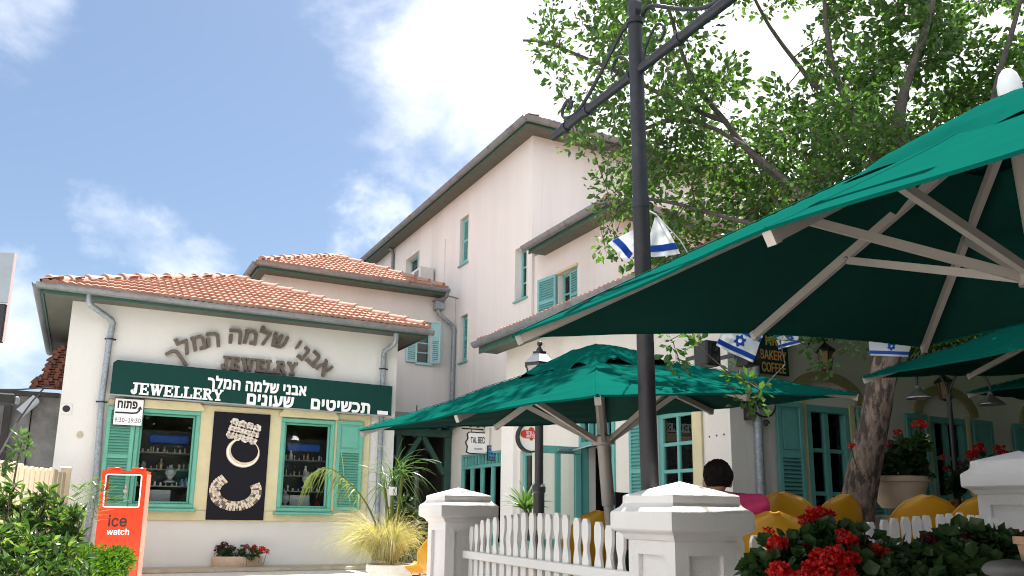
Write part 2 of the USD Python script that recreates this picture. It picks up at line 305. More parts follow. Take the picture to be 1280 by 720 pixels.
def bx(x0, x1, y0, y1, z0, z1, ch=0.0):
    x0, x1 = min(x0, x1), max(x0, x1); y0, y1 = min(y0, y1), max(y0, y1); z0, z1 = min(z0, z1), max(z0, z1)
    if ch <= 0:
        m = trimesh.creation.box(extents=(x1 - x0, y1 - y0, z1 - z0)); m.apply_translation(((x0 + x1) / 2, (y0 + y1) / 2, (z0 + z1) / 2)); return m
    c = min(ch, (x1 - x0) / 2.2, (y1 - y0) / 2.2, (z1 - z0) / 2.2)
    pts = []
    for i, (a, b, d) in enumerate(((c, c, 0), (c, 0, c), (0, c, c))):
        for sx in (0, 1):
            for sy in (0, 1):
                for sz in (0, 1):
                    pts.append((x0 + a if sx == 0 else x1 - a, y0 + b if sy == 0 else y1 - b, z0 + d if sz == 0 else z1 - d))
    h = trimesh.convex.convex_hull(np.array(pts))
    return trimesh.Trimesh(h.vertices, h.faces, process=False)

def frames(p):
    p = np.asarray(p, float)
    t = np.gradient(p, axis=0); t /= np.linalg.norm(t, axis=1, keepdims=True) + 1e-12
    a = np.zeros_like(p)
    ref = np.array([0, 0, 1.0]) if abs(t[0][2]) < 0.9 else np.array([1.0, 0, 0])
    a[0] = np.cross(t[0], ref); a[0] /= np.linalg.norm(a[0])
    for i in range(1, len(p)):
        v = a[i - 1] - t[i] * (a[i - 1] @ t[i]); a[i] = v / (np.linalg.norm(v) + 1e-12)
    return p, t, a, np.cross(t, a)

def tube(p, r, sides=8, caps=True):
    p, t, a, b = frames(p)
    r = np.broadcast_to(np.asarray(r, float), (len(p),))
    ang = np.arange(sides) * 2 * np.pi / sides
    v = p[:, None] + r[:, None, None] * (np.cos(ang)[None, :, None] * a[:, None] + np.sin(ang)[None, :, None] * b[:, None])
    v = v.reshape(-1, 3); n = len(p); f = []
    for i in range(n - 1):
        for j in range(sides):
            k = (j + 1) % sides
            f += [(i * sides + j, i * sides + k, (i + 1) * sides + k), (i * sides + j, (i + 1) * sides + k, (i + 1) * sides + j)]
    if caps:
        c0, c1 = len(v), len(v) + 1
        v = np.vstack([v, p[0], p[-1]])
        for j in range(sides):
            k = (j + 1) % sides
            f += [(c0, k, j), (c1, (n - 1) * sides + j, (n - 1) * sides + k)]
    return tm(v, f)

def bar(p, q, w, h=None, up_=(0, 0, 1)):
    """Rectangular bar from p to q: w across, h along up_."""
    h = h or w
    p, q = np.asarray(p, float), np.asarray(q, float)
    t = q - p; t /= np.linalg.norm(t)
    u = np.asarray(up_, float); a = np.cross(t, u)
    if np.linalg.norm(a) < 1e-4: a = np.cross(t, [1, 0, 0])
    a /= np.linalg.norm(a); b = np.cross(a, t)
    v = [e + sa * a * w / 2 + sb * b * h / 2 for e in (p, q) for sa, sb in ((-1, -1), (1, -1), (1, 1), (-1, 1))]
    return tm(v, [(0, 3, 2, 1), (4, 5, 6, 7), (0, 1, 5, 4), (1, 2, 6, 5), (2, 3, 7, 6), (3, 0, 4, 7)])

def lathe(prof, n=24, center=(0, 0, 0), sq=None):
    prof = np.asarray(prof, float); ang = np.arange(n) * 2 * np.pi / n
    v = np.stack([prof[:, None, 0] * np.cos(ang), prof[:, None, 0] * np.sin(ang), np.repeat(prof[:, 1:2], n, 1)], -1).reshape(-1, 3)
    f = []
    for i in range(len(prof) - 1):
        for j in range(n):
            k = (j + 1) % n
            f.append((i * n + j, i * n + k, (i + 1) * n + k, (i + 1) * n + j))
    return tm(v + np.asarray(center), f)

def extrude(poly, d):
    out = []
    for g in getattr(poly, 'geoms', [poly]):
        if g.geom_type == 'Polygon' and g.area > 1e-8: out.append(trimesh.creation.extrude_polygon(g, d, engine='earcut'))
    return cat(out)

def sphere(c, r, sub=2, scale=(1, 1, 1)):
    m = trimesh.creation.icosphere(subdivisions=sub, radius=1.0)
    return trimesh.Trimesh(m.vertices * np.array(scale) * r + np.asarray(c), m.faces, process=False)

def moved(m, T): return trimesh.Trimesh(np.asarray(m.vertices) + np.asarray(T), m.faces, process=False)
def rotz(m, deg):
    a = math.radians(deg); R = np.array([[math.cos(a), -math.sin(a), 0], [math.sin(a), math.cos(a), 0], [0, 0, 1]])
    return trimesh.Trimesh(np.asarray(m.vertices) @ R.T, m.faces, process=False)

class Face:
    """A wall face: a runs along it (world X on a 'Y' face, world Y on an 'X' face), z up, d out towards the street."""
    def __init__(s, axis, c): s.axis, s.c = axis, c
    def pt(s, a, z, d=0.0): return np.array((a, s.c - d, z) if s.axis == 'Y' else (s.c - d, a, z), float)
    def map(s, v):
        v = np.asarray(v, float)
        return np.stack([v[:, 0], s.c - v[:, 2], v[:, 1]], -1) if s.axis == 'Y' else np.stack([s.c - v[:, 2], v[:, 0], v[:, 1]], -1)
    def mesh(s, m, d0=0.0):
        v = np.array(m.vertices); v[:, 2] += d0
        f = np.asarray(m.faces)
        return trimesh.Trimesh(s.map(v), f if s.axis == 'Y' else f[:, ::-1], process=False)
    def prism(s, poly, d0, d1): return s.mesh(extrude(poly, d1 - d0), d0)
    def box(s, a0, a1, z0, z1, d0, d1, ch=0.0):
        p, q = s.pt(a0, z0, d0), s.pt(a1, z1, d1)
        return bx(p[0], q[0], p[1], q[1], p[2], q[2], ch)
    def write(s, m, a, z, d, flip=None):
        """Lettering made in the xy plane; on an 'X' face it reads along -Y, as seen from the street."""
        v = np.array(m.vertices)
        if s.axis == 'Y': v2 = np.stack([v[:, 0] + a, v[:, 1] + z, v[:, 2] + d], -1); return trimesh.Trimesh(s.map(v2), m.faces, process=False)
        v2 = np.stack([a - v[:, 0], v[:, 1] + z, v[:, 2] + d], -1); return trimesh.Trimesh(s.map(v2), m.faces, process=False)

def wall(face, a0, a1, z0, z1, holes, t=0.25, outline=None):
    p = Polygon(outline) if outline else sbox(a0, z0, a1, z1)
    for h in holes: p = p.difference(h if hasattr(h, 'area') else sbox(min(h[0], h[2]), h[1], max(h[0], h[2]), h[3]))
    return face.prism(p, -t, 0.0)

def framebars(face, a0, a1, z0, z1, w, d0, d1, ch=0.006):
    """Rectangular frame of four bars inside a0..a1, z0..z1."""
    return [face.box(a0, a1, z1 - w, z1, d0, d1, ch), face.box(a0, a1, z0, z0 + w, d0, d1, ch), face.box(a0, a0 + w, z0 + w, z1 - w, d0, d1, ch), face.box(a1 - w, a1, z0 + w, z1 - w, d0, d1, ch)]

def window(t, face, a0, a1, z0, z1, m='teal_house', cols=2, rows=3, depth=0.12, fw=0.06, bw=0.03, glass='glass', sill=True, name='window', top_open=False):
    d0, d1 = -depth - 0.05, -depth
    ms = framebars(face, a0, a1, z0, z1, fw, d0, d1)
    ia0, ia1, iz0, iz1 = a0 + fw, a1 - fw, z0 + fw, z1 - fw
    for c in range(1, cols):
        a = ia0 + (ia1 - ia0) * c / cols; ms.append(face.box(a - bw / 2, a + bw / 2, iz0, iz1, d0 + 0.005, d1 - 0.008))
    for r in range(1, rows):
        z = iz0 + (iz1 - iz0) * r / rows
        for c in range(cols):
            b0 = ia0 + (ia1 - ia0) * c / cols + (bw / 2 if c else 0); b1 = ia0 + (ia1 - ia0) * (c + 1) / cols - (bw / 2 if c < cols - 1 else 0)
            ms.append(face.box(b0, b1, z - bw / 2, z + bw / 2, d0 + 0.005, d1 - 0.008))
    p = t.add(name, ms, m)
    t.add('pane', face.box(ia0 - 0.01, ia1 + 0.01, iz0 - 0.01, iz1 + 0.01, d0 + 0.018, d0 + 0.022), glass, parent=p)
    if sill: t.add('sill', face.box(a0 - 0.05, a1 + 0.05, z0 - 0.05, z0, -depth - 0.03, 0.05, 0.01), m, parent=p)
    return p

def louvres(face, a0, a1, z0, z1, d, pitch=0.05, t=0.012):
    ms, n = [], max(2, int((z1 - z0) / pitch))
    for i in range(n):
        z = z0 + (z1 - z0) * (i + 0.5) / n
        p, q = face.pt(a0, z, d), face.pt(a1, z, d)
        o = face.pt(0, 0, 1) - face.pt(0, 0, 0)
        ms.append(bar(p, q, t, pitch * 0.95, up_=np.array([0, 0, 1.0]) * 0.8 - o * 0.6))
    return cat(ms)

def hinge(mesh, face, a, d, deg):
    """Swings a shutter about the upright line at a, d of the face."""
    c = face.pt(a, 0, d); th = math.radians(deg); R = np.array([[math.cos(th), -math.sin(th), 0], [math.sin(th), math.cos(th), 0], [0, 0, 1]])
    mesh = cat(mesh)
    return trimesh.Trimesh((np.asarray(mesh.vertices) - c) @ R.T + c, mesh.faces, process=False)

def shutter(t, face, a0, a1, z0, z1, m, hinge_a=None, deg=0, split=0.38, d=0.03, panel_top=False, label=None):
    """Framed shutter: solid upper panel or louvres, louvred lower part."""
    w = min(0.07, (a1 - a0) * 0.16); zs = z1 - (z1 - z0) * split
    fr = framebars(face, a0, a1, z0, z1, w, d, d + 0.04) + [face.box(a0 + w, a1 - w, zs - w / 2, zs + w / 2, d + 0.002, d + 0.038)]
    lv = [louvres(face, a0 + w, a1 - w, z0 + w, zs - w / 2, d + 0.02)]
    pn = []
    if panel_top: pn = [face.box(a0 + w, a1 - w, zs + w / 2, z1 - w, d + 0.012, d + 0.022), face.box(a0 + w + 0.03, a1 - w - 0.03, zs + w / 2 + 0.03, z1 - w - 0.03, d + 0.022, d + 0.032, 0.008)]
    else: lv.append(louvres(face, a0 + w, a1 - w, zs + w / 2, z1 - w, d + 0.02))
    back = face.box(a0 + w, a1 - w, z0 + w, z1 - w, d + 0.002, d + 0.005)
    H = (lambda x: hinge(x, face, hinge_a, d, deg)) if hinge_a is not None else cat
    p = t.add('shutter', H(fr), m, label=label)
    t.add('louvres', H(lv + [back]), m, parent=p, smooth=False)
    if pn: t.add('panel', H(pn), m, parent=p)
    return p

# ------------------------------------------------------------------ lettering: outlines of the Hebrew letters (advance, polygons) and slab capitals
GLYPH = {'א':(121,[[[(1,115),(2,123),(7,127),(36,126),(77,68),(81,80),(82,123),(87,127),(111,127),(116,123),(116,71),(110,53),(97,37),(119,5),(120,-2),(116,-8),(87,-9),(83,-7),(42,52),(38,41),(37,-5),(32,-9),(8,-9),(3,-5),(2,42),(4,54),(11,71),(22,84)]]]),'ב':(109,[[[(-3,-3),(-3,19),(3,25),(61,26),(60,87),(52,92),(5,92),(0,94),(-3,99),(-2,123),(3,127),(57,127),(81,119),(89,111),(95,99),(97,89),(97,26),(106,25),(112,20),(112,-5),(104,-10),(5,-10),(0,-8)]]]),'נ':(79,[[[(-3,-5),(-4,16),(-1,23),(3,25),(36,26),(36,91),(6,94),(3,99),(3,121),(9,127),(45,127),(55,124),(66,115),(72,99),(71,-6),(64,-10),(5,-10)]]]),'י':(47,[[[(6,121),(12,127),(36,127),(42,121),(42,57),(32,37),(27,33),(12,33),(6,39)]]]),'ש':(141,[[[(9,-2),(-1,121),(5,127),(31,126),(35,121),(39,71),(43,70),(50,74),(53,82),(58,124),(63,127),(86,127),(90,125),(92,122),(92,107),(90,86),(83,59),(67,43),(43,34),(44,25),(66,25),(87,33),(98,49),(103,67),(107,118),(110,125),(114,127),(140,126),(144,117),(138,59),(132,37),(120,16),(105,2),(81,-8),(65,-10),(14,-9)]]]),'ל':(102,[[[(-6,154),(-1,160),(25,160),(28,158),(30,154),(31,127),(98,127),(104,121),(104,101),(68,0),(62,-9),(34,-9),(30,-4),(30,3),(62,91),(2,92),(-3,94),(-6,99)]]]),'מ':(129,[[[(1,-3),(10,79),(2,115),(3,123),(8,127),(32,127),(39,120),(56,128),(79,129),(92,126),(107,117),(118,102),(122,87),(121,-5),(116,-9),(58,-9),(52,-3),(52,19),(55,24),(86,27),(86,81),(83,90),(73,95),(57,92),(48,81),(44,67),(36,-5),(31,-9),(7,-9)]]]),'ה':(130,[[[(8,99),(8,121),(14,127),(83,127),(107,119),(117,108),(123,88),(122,-6),(117,-10),(93,-10),(87,-4),(87,82),(82,91),(16,92),(11,94)]],[[(8,73),(14,79),(38,79),(44,73),(44,-4),(38,-10),(14,-10),(8,-4)]]]),'ך':(109,[[[(-6,99),(-6,121),(0,127),(43,127),(60,124),(75,118),(92,103),(99,90),(104,68),(104,-51),(100,-56),(73,-57),(67,-51),(67,65),(61,83),(52,89),(41,92),(2,92),(-3,94)]]]),'ת':(133,[[[(-2,-3),(-1,21),(4,25),(16,25),(18,29),(18,91),(7,92),(0,96),(0,123),(5,127),(86,127),(110,119),(120,108),(126,89),(125,-6),(118,-10),(98,-10),(91,-6),(90,82),(88,89),(82,92),(54,91),(54,26),(46,3),(37,-5),(26,-9),(6,-10),(1,-8)]]]),'כ':(107,[[[(-3,-5),(-4,16),(-1,23),(3,25),(49,25),(56,27),(65,36),(70,52),(69,71),(65,82),(58,88),(48,92),(1,93),(-4,102),(-2,124),(3,127),(50,127),(70,122),(82,115),(96,100),(103,84),(106,69),(104,38),(92,12),(76,-2),(57,-9),(5,-10)]]]),'ט':(135,[[[(6,121),(12,127),(36,127),(41,123),(43,45),(49,30),(64,22),(79,23),(92,34),(97,52),(97,81),(91,94),(81,94),(67,88),(59,89),(55,94),(56,119),(75,128),(97,129),(111,125),(122,116),(128,106),(132,92),(134,48),(129,26),(120,10),(111,1),(89,-10),(60,-12),(45,-9),(32,-3),(19,9),(12,21),(6,47)]]]),'ם':(130,[[[(5,121),(11,127),(83,127),(97,124),(107,119),(115,111),(120,102),(123,89),(123,-3),(120,-8),(115,-10),(13,-10),(6,-6)],[(41,26),(87,26),(87,82),(82,91),(41,91)]]]),'ע':(122,[[[(-4,-3),(-4,19),(0,24),(26,26),(5,114),(6,123),(11,127),(35,127),(40,123),(58,42),(63,29),(74,37),(82,55),(89,122),(95,127),(121,126),(125,117),(119,57),(113,34),(103,16),(83,-1),(58,-9),(4,-10),(-1,-8)]]]),'ו':(52,[[[(8,121),(14,127),(38,127),(44,121),(44,-3),(38,-9),(14,-9),(8,-3)]]]),'ן':(59,[[[(-5,121),(1,127),(29,126),(41,120),(48,112),(51,104),(52,-51),(46,-57),(22,-57),(16,-51),(16,91),(3,92),(-4,96)]]]),'פ':(120,[[[(1,-3),(1,19),(5,24),(62,25),(69,27),(78,36),(83,52),(81,75),(72,88),(61,92),(38,92),(37,81),(39,75),(44,72),(57,72),(62,67),(62,44),(56,38),(41,37),(29,39),(17,45),(6,58),(2,70),(2,123),(7,127),(63,127),(83,122),(101,110),(114,90),(119,69),(117,38),(105,12),(91,-1),(70,-9),(9,-10),(4,-8)]]]),'ח':(134,[[[(8,121),(14,127),(87,127),(101,124),(111,119),(119,111),(124,102),(127,89),(127,-3),(124,-8),(99,-10),(92,-6),(91,82),(89,89),(83,92),(44,92),(43,-6),(36,-10),(16,-10),(9,-6)]]])}

def hebrew(text, height, depth, thin=0.0):
    """Set right to left; letters about height tall, origin at the left end of the line."""
    x, ms, s = 0.0, [], height / 118.0
    for c in reversed(text):
        if c == ' ': x += 55; continue
        adv, polys = GLYPH[c]
        for rings in polys:
            ms.append(moved(extrude(affinity.scale(Polygon(rings[0], rings[1:]).buffer(-thin), s, s, origin=(0, 0)), depth), (x * s, 0, 0)))
        x += adv + 10
    return cat(ms), x * s

def slab_shape(c):
    """Slab-serif capital, 1 unit tall."""
    w, h, q = 0.20, 0.11, LineString
    st = lambda x, x0, x1: [sbox(x, 0, x + w, 1), sbox(x0, 0, x1, h), sbox(x0, 1 - h, x1, 1)]
    if c == 'E': return unary_union(st(0.08, 0, 0.4) + [sbox(0.1, 0, 0.74, h), sbox(0.1, 1 - h, 0.72, 1), sbox(0.2, 0.45, 0.55, 0.55), sbox(0.63, 0, 0.74, 0.30), sbox(0.62, 0.72, 0.72, 1), sbox(0.48, 0.36, 0.57, 0.64)]), 0.84
    if c == 'L': return unary_union(st(0.08, 0, 0.40) + [sbox(0.1, 0, 0.72, h), sbox(0.61, 0, 0.72, 0.34)]), 0.80
    if c == 'J': return unary_union([sbox(0.30, 0.2, 0.50, 1), sbox(0.16, 1 - h, 0.64, 1), Point(0.27, 0.22).buffer(0.23).difference(Point(0.25, 0.27).buffer(0.085)).difference(sbox(-0.1, 0.27, 0.25, 0.6)), Point(0.12, 0.26).buffer(0.10)]), 0.70
    if c == 'W': return unary_union([q([(0.16, 0.96), (0.36, 0.04)]).buffer(0.10, cap_style=2), q([(0.36, 0.04), (0.58, 0.9)]).buffer(0.05, cap_style=2), q([(0.55, 0.96), (0.75, 0.04)]).buffer(0.10, cap_style=2), q([(0.75, 0.04), (0.98, 0.92)]).buffer(0.05, cap_style=2), sbox(0, 1 - h, 0.34, 1), sbox(0.82, 1 - h, 1.1, 1), sbox(0.42, 1 - h, 0.70, 1)]), 1.16
    if c == 'R': return unary_union(st(0.08, 0, 0.40) + [Point(0.42, 0.74).buffer(0.27).difference(Point(0.40, 0.74).buffer(0.13)).difference(sbox(0, 0, 0.25, 1)), sbox(0.2, 0.89, 0.45, 1), sbox(0.2, 0.47, 0.45, 0.57), q([(0.42, 0.5), (0.68, 0.06)]).buffer(0.10, cap_style=2), sbox(0.62, 0, 0.84, h)]), 0.90
    if c == 'Y': return unary_union([sbox(0.32, 0, 0.52, 0.45), sbox(0.2, 0, 0.64, h), q([(0.14, 0.95), (0.42, 0.42)]).buffer(0.10, cap_style=2), q([(0.42, 0.42), (0.72, 0.94)]).buffer(0.055, cap_style=2), sbox(0, 1 - h, 0.32, 1), sbox(0.56, 1 - h, 0.84, 1)]), 0.88

def slab(text, height, depth, squeeze=1.0):
    x, ms = 0.0, []
    for c in text:
        g, adv = slab_shape(c)
        ms.append(moved(extrude(affinity.scale(g.buffer(0.018, join_style=2), height * squeeze, height, origin=(0, 0)), depth), (x * height * squeeze, 0, 0))); x += adv
    return cat(ms), x * height * squeeze

def latin(text, height, depth=0.003, bold=True, width=None):
    m = meshkit.text_mesh(text, height, depth, bold)
    v = np.array(m.vertices); w = v[:, 0].max() - v[:, 0].min(); v[:, 0] -= v[:, 0].min()
    if width: v[:, 0] *= width / w; w = width
    return trimesh.Trimesh(v, m.faces, process=False), w

# ------------------------------------------------------------------ roofs and gutters
def roof_plane(t, P0, U, V, W, L, inside, rng, m='tile', tw=0.125, tl=0.325, rows=None):
    U, V = np.asarray(U, float), np.asarray(V, float); N = np.cross(U, V)
    if N[2] < 0: N = -N
    ks = 5
    s = np.linspace(0, 1, ks)
    wave = 0.022 * (0.5 - 0.5 * np.cos(2 * np.pi * s)) ** 0.8
    vs, fs, tone, o = [], [], [], 0
    nu, nv = int(W / tw) + 1, int(L / tl) + 1
    dv = dh = 0.0
    for j in range(rows or nv):
        for i in range(nu):
            u0, v0 = i * tw, j * tl
            if not inside(u0 + tw / 2, v0 + tl * 0.35): continue
            dv, dh = (rng.normal(0, 0.006), rng.normal(0, 0.003)) if i % 2 == 0 else (dv, dh)
            du = 0.0
            row = []
            for (v, h) in ((v0 - 0.01, -0.016), (v0 - 0.012, 0.046), (v0 + tl * 0.5, 0.022), (v0 + tl + 0.03, 0.002)):
                for k in range(ks):
                    row.append(P0 + U * (u0 + du + s[k] * tw * 1.03) + V * (v + dv) + N * (0.012 + h + dh + wave[k]))
            vs += row
            for r in range(3):
                for k in range(ks - 1):
                    a = o + r * ks + k
                    fs.append((a, a + 1, a + ks + 1, a + ks))
            o += len(row)
            if i % 2 == 0 or not tone: c = 0.86 + 0.24 * rng.random(); g = 1 + rng.normal(0, 0.04)
            tone += [(c, c * g, c * g)] * len(row)
    if not vs: return
    mesh = tm(np.array(vs), fs)
    t.add('roof_tiles', mesh, m, smooth=False, kind='stuff', tone=np.array(tone))

def ridge(t, p, q, rng, m='ridge_tile', step=0.40, r=0.115, lift=0.03):
    p, q = np.asarray(p, float), np.asarray(q, float); d = q - p; L = np.linalg.norm(d); d /= L
    side = np.cross(d, [0, 0, 1.0]); side /= np.linalg.norm(side); n = np.cross(side, d)
    k = max(1, int(L / step))
    for i in range(k):
        a, b = p + d * (i * L / k - 0.03), p + d * ((i + 1) * L / k + 0.02)
        ang = np.linspace(-0.15, np.pi + 0.15, 9)
        prof = lambda c, rr, dz: [c + side * math.cos(x) * rr + n * (math.sin(x) * rr * 0.95 + dz) for x in ang]
        rr = r * (1 + rng.normal(0, 0.03)); jit = rng.normal(0, 0.006)
        v = np.array(prof(a, rr * 0.88, lift - 0.02 + jit - 0.03) + prof(a, rr * 1.10, lift - 0.02 + jit) + prof(a + d * 0.05, rr * 1.10, lift - 0.02 + jit) + prof(a + d * 0.06, rr, lift - 0.02 + jit) + prof(b, rr * 0.86, lift - 0.035 + jit))
        f = [(w * 9 + x, w * 9 + x + 1, w * 9 + x + 10, w * 9 + x + 9) for w in range(4) for x in range(8)]
        t.add('ridge_tile', tm(v, f), m, smooth=40)

def slab4(pts, th):
    pts = np.asarray(pts, float); n = len(pts); low = pts - [0, 0, th]
    f = [(0, i, i + 1) for i in range(1, n - 1)] + [(n, n + i + 1, n + i) for i in range(1, n - 1)]
    for i in range(n):
        k = (i + 1) % n; f += [(i, n + i, n + k), (i, n + k, k)]
    return tm(np.vstack([pts, low]), f)

def hip_roof(t, x0, x1, y0, y1, z, k, rng, tiles=('front', 'left'), ridges=('fl', 'fr'), rows=None):
    h = min(x1 - x0, y1 - y0) / 2; c = math.cos(math.atan(k)); sn = math.sin(math.atan(k)); L = h / c; za = z + h * k
    if (x1 - x0) <= (y1 - y0): r0, r1 = np.array([(x0 + x1) / 2, y0 + h, za]), np.array([(x0 + x1) / 2, y1 - h, za])
    else: r0, r1 = np.array([x0 + h, (y0 + y1) / 2, za]), np.array([x1 - h, (y0 + y1) / 2, za])
    fl, fr, bl, br = (np.array(p, float) for p in ((x0, y0, z), (x1, y0, z), (x0, y1, z), (x1, y1, z)))
    if (x1 - x0) <= (y1 - y0): faces = [[fl, fr, r0], [fr, br, r1, r0], [br, bl, r1], [bl, fl, r0, r1]]
    else: faces = [[fl, fr, r1, r0], [fr, br, r1], [br, bl, r0, r1], [bl, fl, r0]]
    t.add('roof', [slab4(p, 0.06) for p in faces], 'mortar', smooth=False)
    ins = lambda W: (lambda u, v: 0.02 < v * c < h + 0.02 and v * c < u + 0.06 and v * c < W - u + 0.06)
    if 'front' in tiles: roof_plane(t, fl, (1, 0, 0), (0, c, sn), x1 - x0, L, lambda u, v: ins(x1 - x0)(u, v) or v < 0.2 and 0 < u < x1 - x0, rng, rows=rows)
    if 'left' in tiles: roof_plane(t, bl, (0, -1, 0), (c, 0, sn), y1 - y0, L, lambda u, v: ins(y1 - y0)(u, v) or v < 0.2 and 0 < u < y1 - y0, rng, rows=rows)
    if 'right' in tiles: roof_plane(t, fr, (0, 1, 0), (-c, 0, sn), y1 - y0, L, lambda u, v: ins(y1 - y0)(u, v) or v < 0.2 and 0 < u < y1 - y0, rng, rows=rows)
    if 'fl' in ridges: ridge(t, fl + [0.12, 0.12, 0.12 * k], r0, rng)
    if 'fr' in ridges: ridge(t, fr + [-0.12, 0.12, 0.12 * k], r0 if (x1 - x0) <= (y1 - y0) else r1, rng)
    if 'top' in ridges: ridge(t, r0, r1, rng)
    return r0, r1

def gutter(t, p, q, out, r=0.075, m='zinc', drop=0.05, seams=1.9):
    """Half-round gutter from p to q, hung outside the eave, with seams and straps."""
    p, q, out = (np.asarray(a, float) for a in (p, q, out))
    c0, c1 = p + out * (r * 0.75) - [0, 0, drop], q + out * (r * 0.75) - [0, 0, drop]
    ang = np.linspace(0, -np.pi, 9)
    ring = [(r, 0.022), (r * 1.10, 0.022), (r * 1.10, 0.0)] + [(r * math.cos(a), r * math.sin(a)) for a in ang[1:-1]] + [(-r, 0), (-r, 0.022), (-r * .86, 0.022)] + [(r * 0.86 * math.cos(a), r * 0.86 * math.sin(a)) for a in ang[::-1]]
    def seg(a, b, s=1.0):
        v = np.array([e + out * x * s + np.array([0, 0, 1.0]) * y * s for e in (a, b) for x, y in ring]); n = len(ring)
        f = [(i, (i + 1) % n, n + (i + 1) % n, n + i) for i in range(n)]
        caps = extrude(Polygon([(x * s, y * s) for x, y in ring[:12]]).convex_hull.buffer(0), 0.004)
        return tm(v, f)
    L = np.linalg.norm(c1 - c0); d = (c1 - c0) / L
    g = t.add('gutter', seg(c0, c1), m, smooth=40)
    end = lambda c: cat([tm([c] + [c + out * r * math.cos(a) + np.array([0, 0, 1.0]) * r * math.sin(a) for a in ang], [(0, i, i + 1) for i in range(1, 9)])])
    t.add('gutter_end', [end(c0 + d * 0.003), end(c1 - d * 0.003)], m, parent=g)
    n = int(L / seams)
    for i in range(n):
        a = c0 + d * ((i + 0.5 + 0.13 * ((i * 7) % 3 - 1)) * L / n)
        t.add('gutter_joint', seg(a - d * 0.022, a + d * 0.022, 1.07), m, parent=g, smooth=40)
    return c0, c1

def downpipe(t, pts, r=0.052, m='zinc_light', clips=()):
    p = t.add('downpipe', tube(pts, r, 12), m, smooth=35)
    for c in clips: t.add('pipe_clip', [tube([np.array(c) - [0, 0, 0.012], np.array(c) + [0, 0, 0.012]], r * 1.22, 12), sphere(np.array(c) + [r * 1.5, 0, 0], 0.017, 1), sphere(np.array(c) - [r * 1.5, 0, 0], 0.017, 1)], 'black_iron', parent=p)
    return p

rng = np.random.default_rng(11)
# ------------------------------------------------------------------ ground
def gz(x, y):
    """The street climbs gently to the level square in front of the houses."""
    s = np.clip((y - 1.0) / 9.5, 0, 1); return -0.62 * (1 - s * s * (3 - 2 * s))
xs = np.concatenate([[-600, -200, -80, -30], np.linspace(-14, 22, 46), [40, 90, 220, 600]])
ys = np.concatenate([[-600, -200, -60, -20], np.linspace(-8, 24, 41), [40, 90, 220, 900]])
gx, gy = np.meshgrid(xs, ys, indexing='ij')
gv = np.stack([gx, gy, gz(gx, gy)], -1).reshape(-1, 3); ny = len(ys)
struct('ground', tm(gv, [(i * ny + j, (i + 1) * ny + j, (i + 1) * ny + j + 1, i * ny + j + 1) for i in range(len(xs) - 1) for j in range(ny - 1)]), 'asphalt', smooth=True)
kx_, ky_ = np.meshgrid(np.linspace(-14, -0.6, 12), np.linspace(-12, 7.895, 26), indexing='ij')
struct('street', tm(np.stack([kx_, ky_, gz(kx_, ky_) + .004], -1).reshape(-1, 3), [(i * 26 + j, (i + 1) * 26 + j, (i + 1) * 26 + j + 1, i * 26 + j + 1) for i in range(11) for j in range(25)]), 'paving', smooth=True)
px_, py_ = np.meshgrid(np.linspace(-9, 6.9, 18), np.linspace(7.9, 24, 18), indexing='ij')
struct('plaza', tm(np.stack([px_, py_, gz(px_, py_) + .004], -1).reshape(-1, 3), [(i * 18 + j, (i + 1) * 18 + j, (i + 1) * 18 + j + 1, i * 18 + j + 1) for i in range(17) for j in range(17)]), 'paving', smooth=True)
struct('terrace', bx(2.98, 16.0, 3.66, 7.72, -0.9, 0.15, 0.01), 'terrace_floor')
struct('terrace_upper_floor', bx(5.5, 16.0, 4.0, 7.715, 0.1, 0.32, 0.01), 'terrace_floor')
struct('kerb', bx(-0.6, 5.6, 15.30, 15.985, 0.002, 0.07, 0.015), 'stone_block')

# ------------------------------------------------------------------ the jewellery shop
shop = Thing('jewellery_shop', 'single storey cream shop with bronze letters, green fascia sign and two teal display windows', 'shop', (2.55, 16, 0))
SF = Face('Y', 16.0)
SX0, SX1, SY1 = -0.45, 5.53, 21.9
w1 = (0.78, 1.09, 1.79, 2.77); w2 = (3.30, 1.05, 4.27, 2.75)
shop.add('wall', [wall(SF, SX0, SX1, -0.3, 4.72, [w1, w2]), bx(SX0, SX0 + 0.25, 16.252, SY1, -0.3, 4.72), bx(SX1 - 0.25, SX1, 16.252, SY1, -0.3, 4.72), bx(SX0 + 0.252, SX1 - 0.252, SY1 - 0.25, SY1, -0.3, 4.72)], 'stucco_shop')
shop.add('ceiling', bx(SX0 + 0.27, SX1 - 0.27, 16.27, SY1 - 0.27, 2.92, 2.97), 'wood_warm')
shop.add('floor', bx(SX0 + 0.27, SX1 - 0.27, 16.27, SY1 - 0.27, 0.05, 0.10), 'room')
r0, r1 = hip_roof(shop, -0.93, 6.04, 15.55, 22.5, 4.75, 0.418, rng)
gutter(shop, (-1.0, 15.55, 4.76), (6.11, 15.55, 4.72), (0, -1, 0))
gutter(shop, (-0.93, 22.5, 4.76), (-0.93, 15.5, 4.76), (-1, 0, 0))
shop.add('fascia', [bx(-0.90, 6.02, 15.56, 15.59, 4.58, 4.70), bx(-0.92, -0.89, 15.595, 22.45, 4.58, 4.70), bx(6.0, 6.03, 15.6, 22.45, 4.58, 4.70)], 'fascia_green')
shop.add('soffit', [bx(-0.88, 6.0, 15.6, 15.995, 4.60, 4.63), bx(-0.88, SX0 - 0.003, 16.0, 22.4, 4.60, 4.63), bx(SX1 + 0.003, 5.99, 16.0, 22.4, 4.60, 4.63)], 'soffit')
q = lambda px, py, d=0.0: onY(px, py, 16.0) - np.array([0, d, 0])
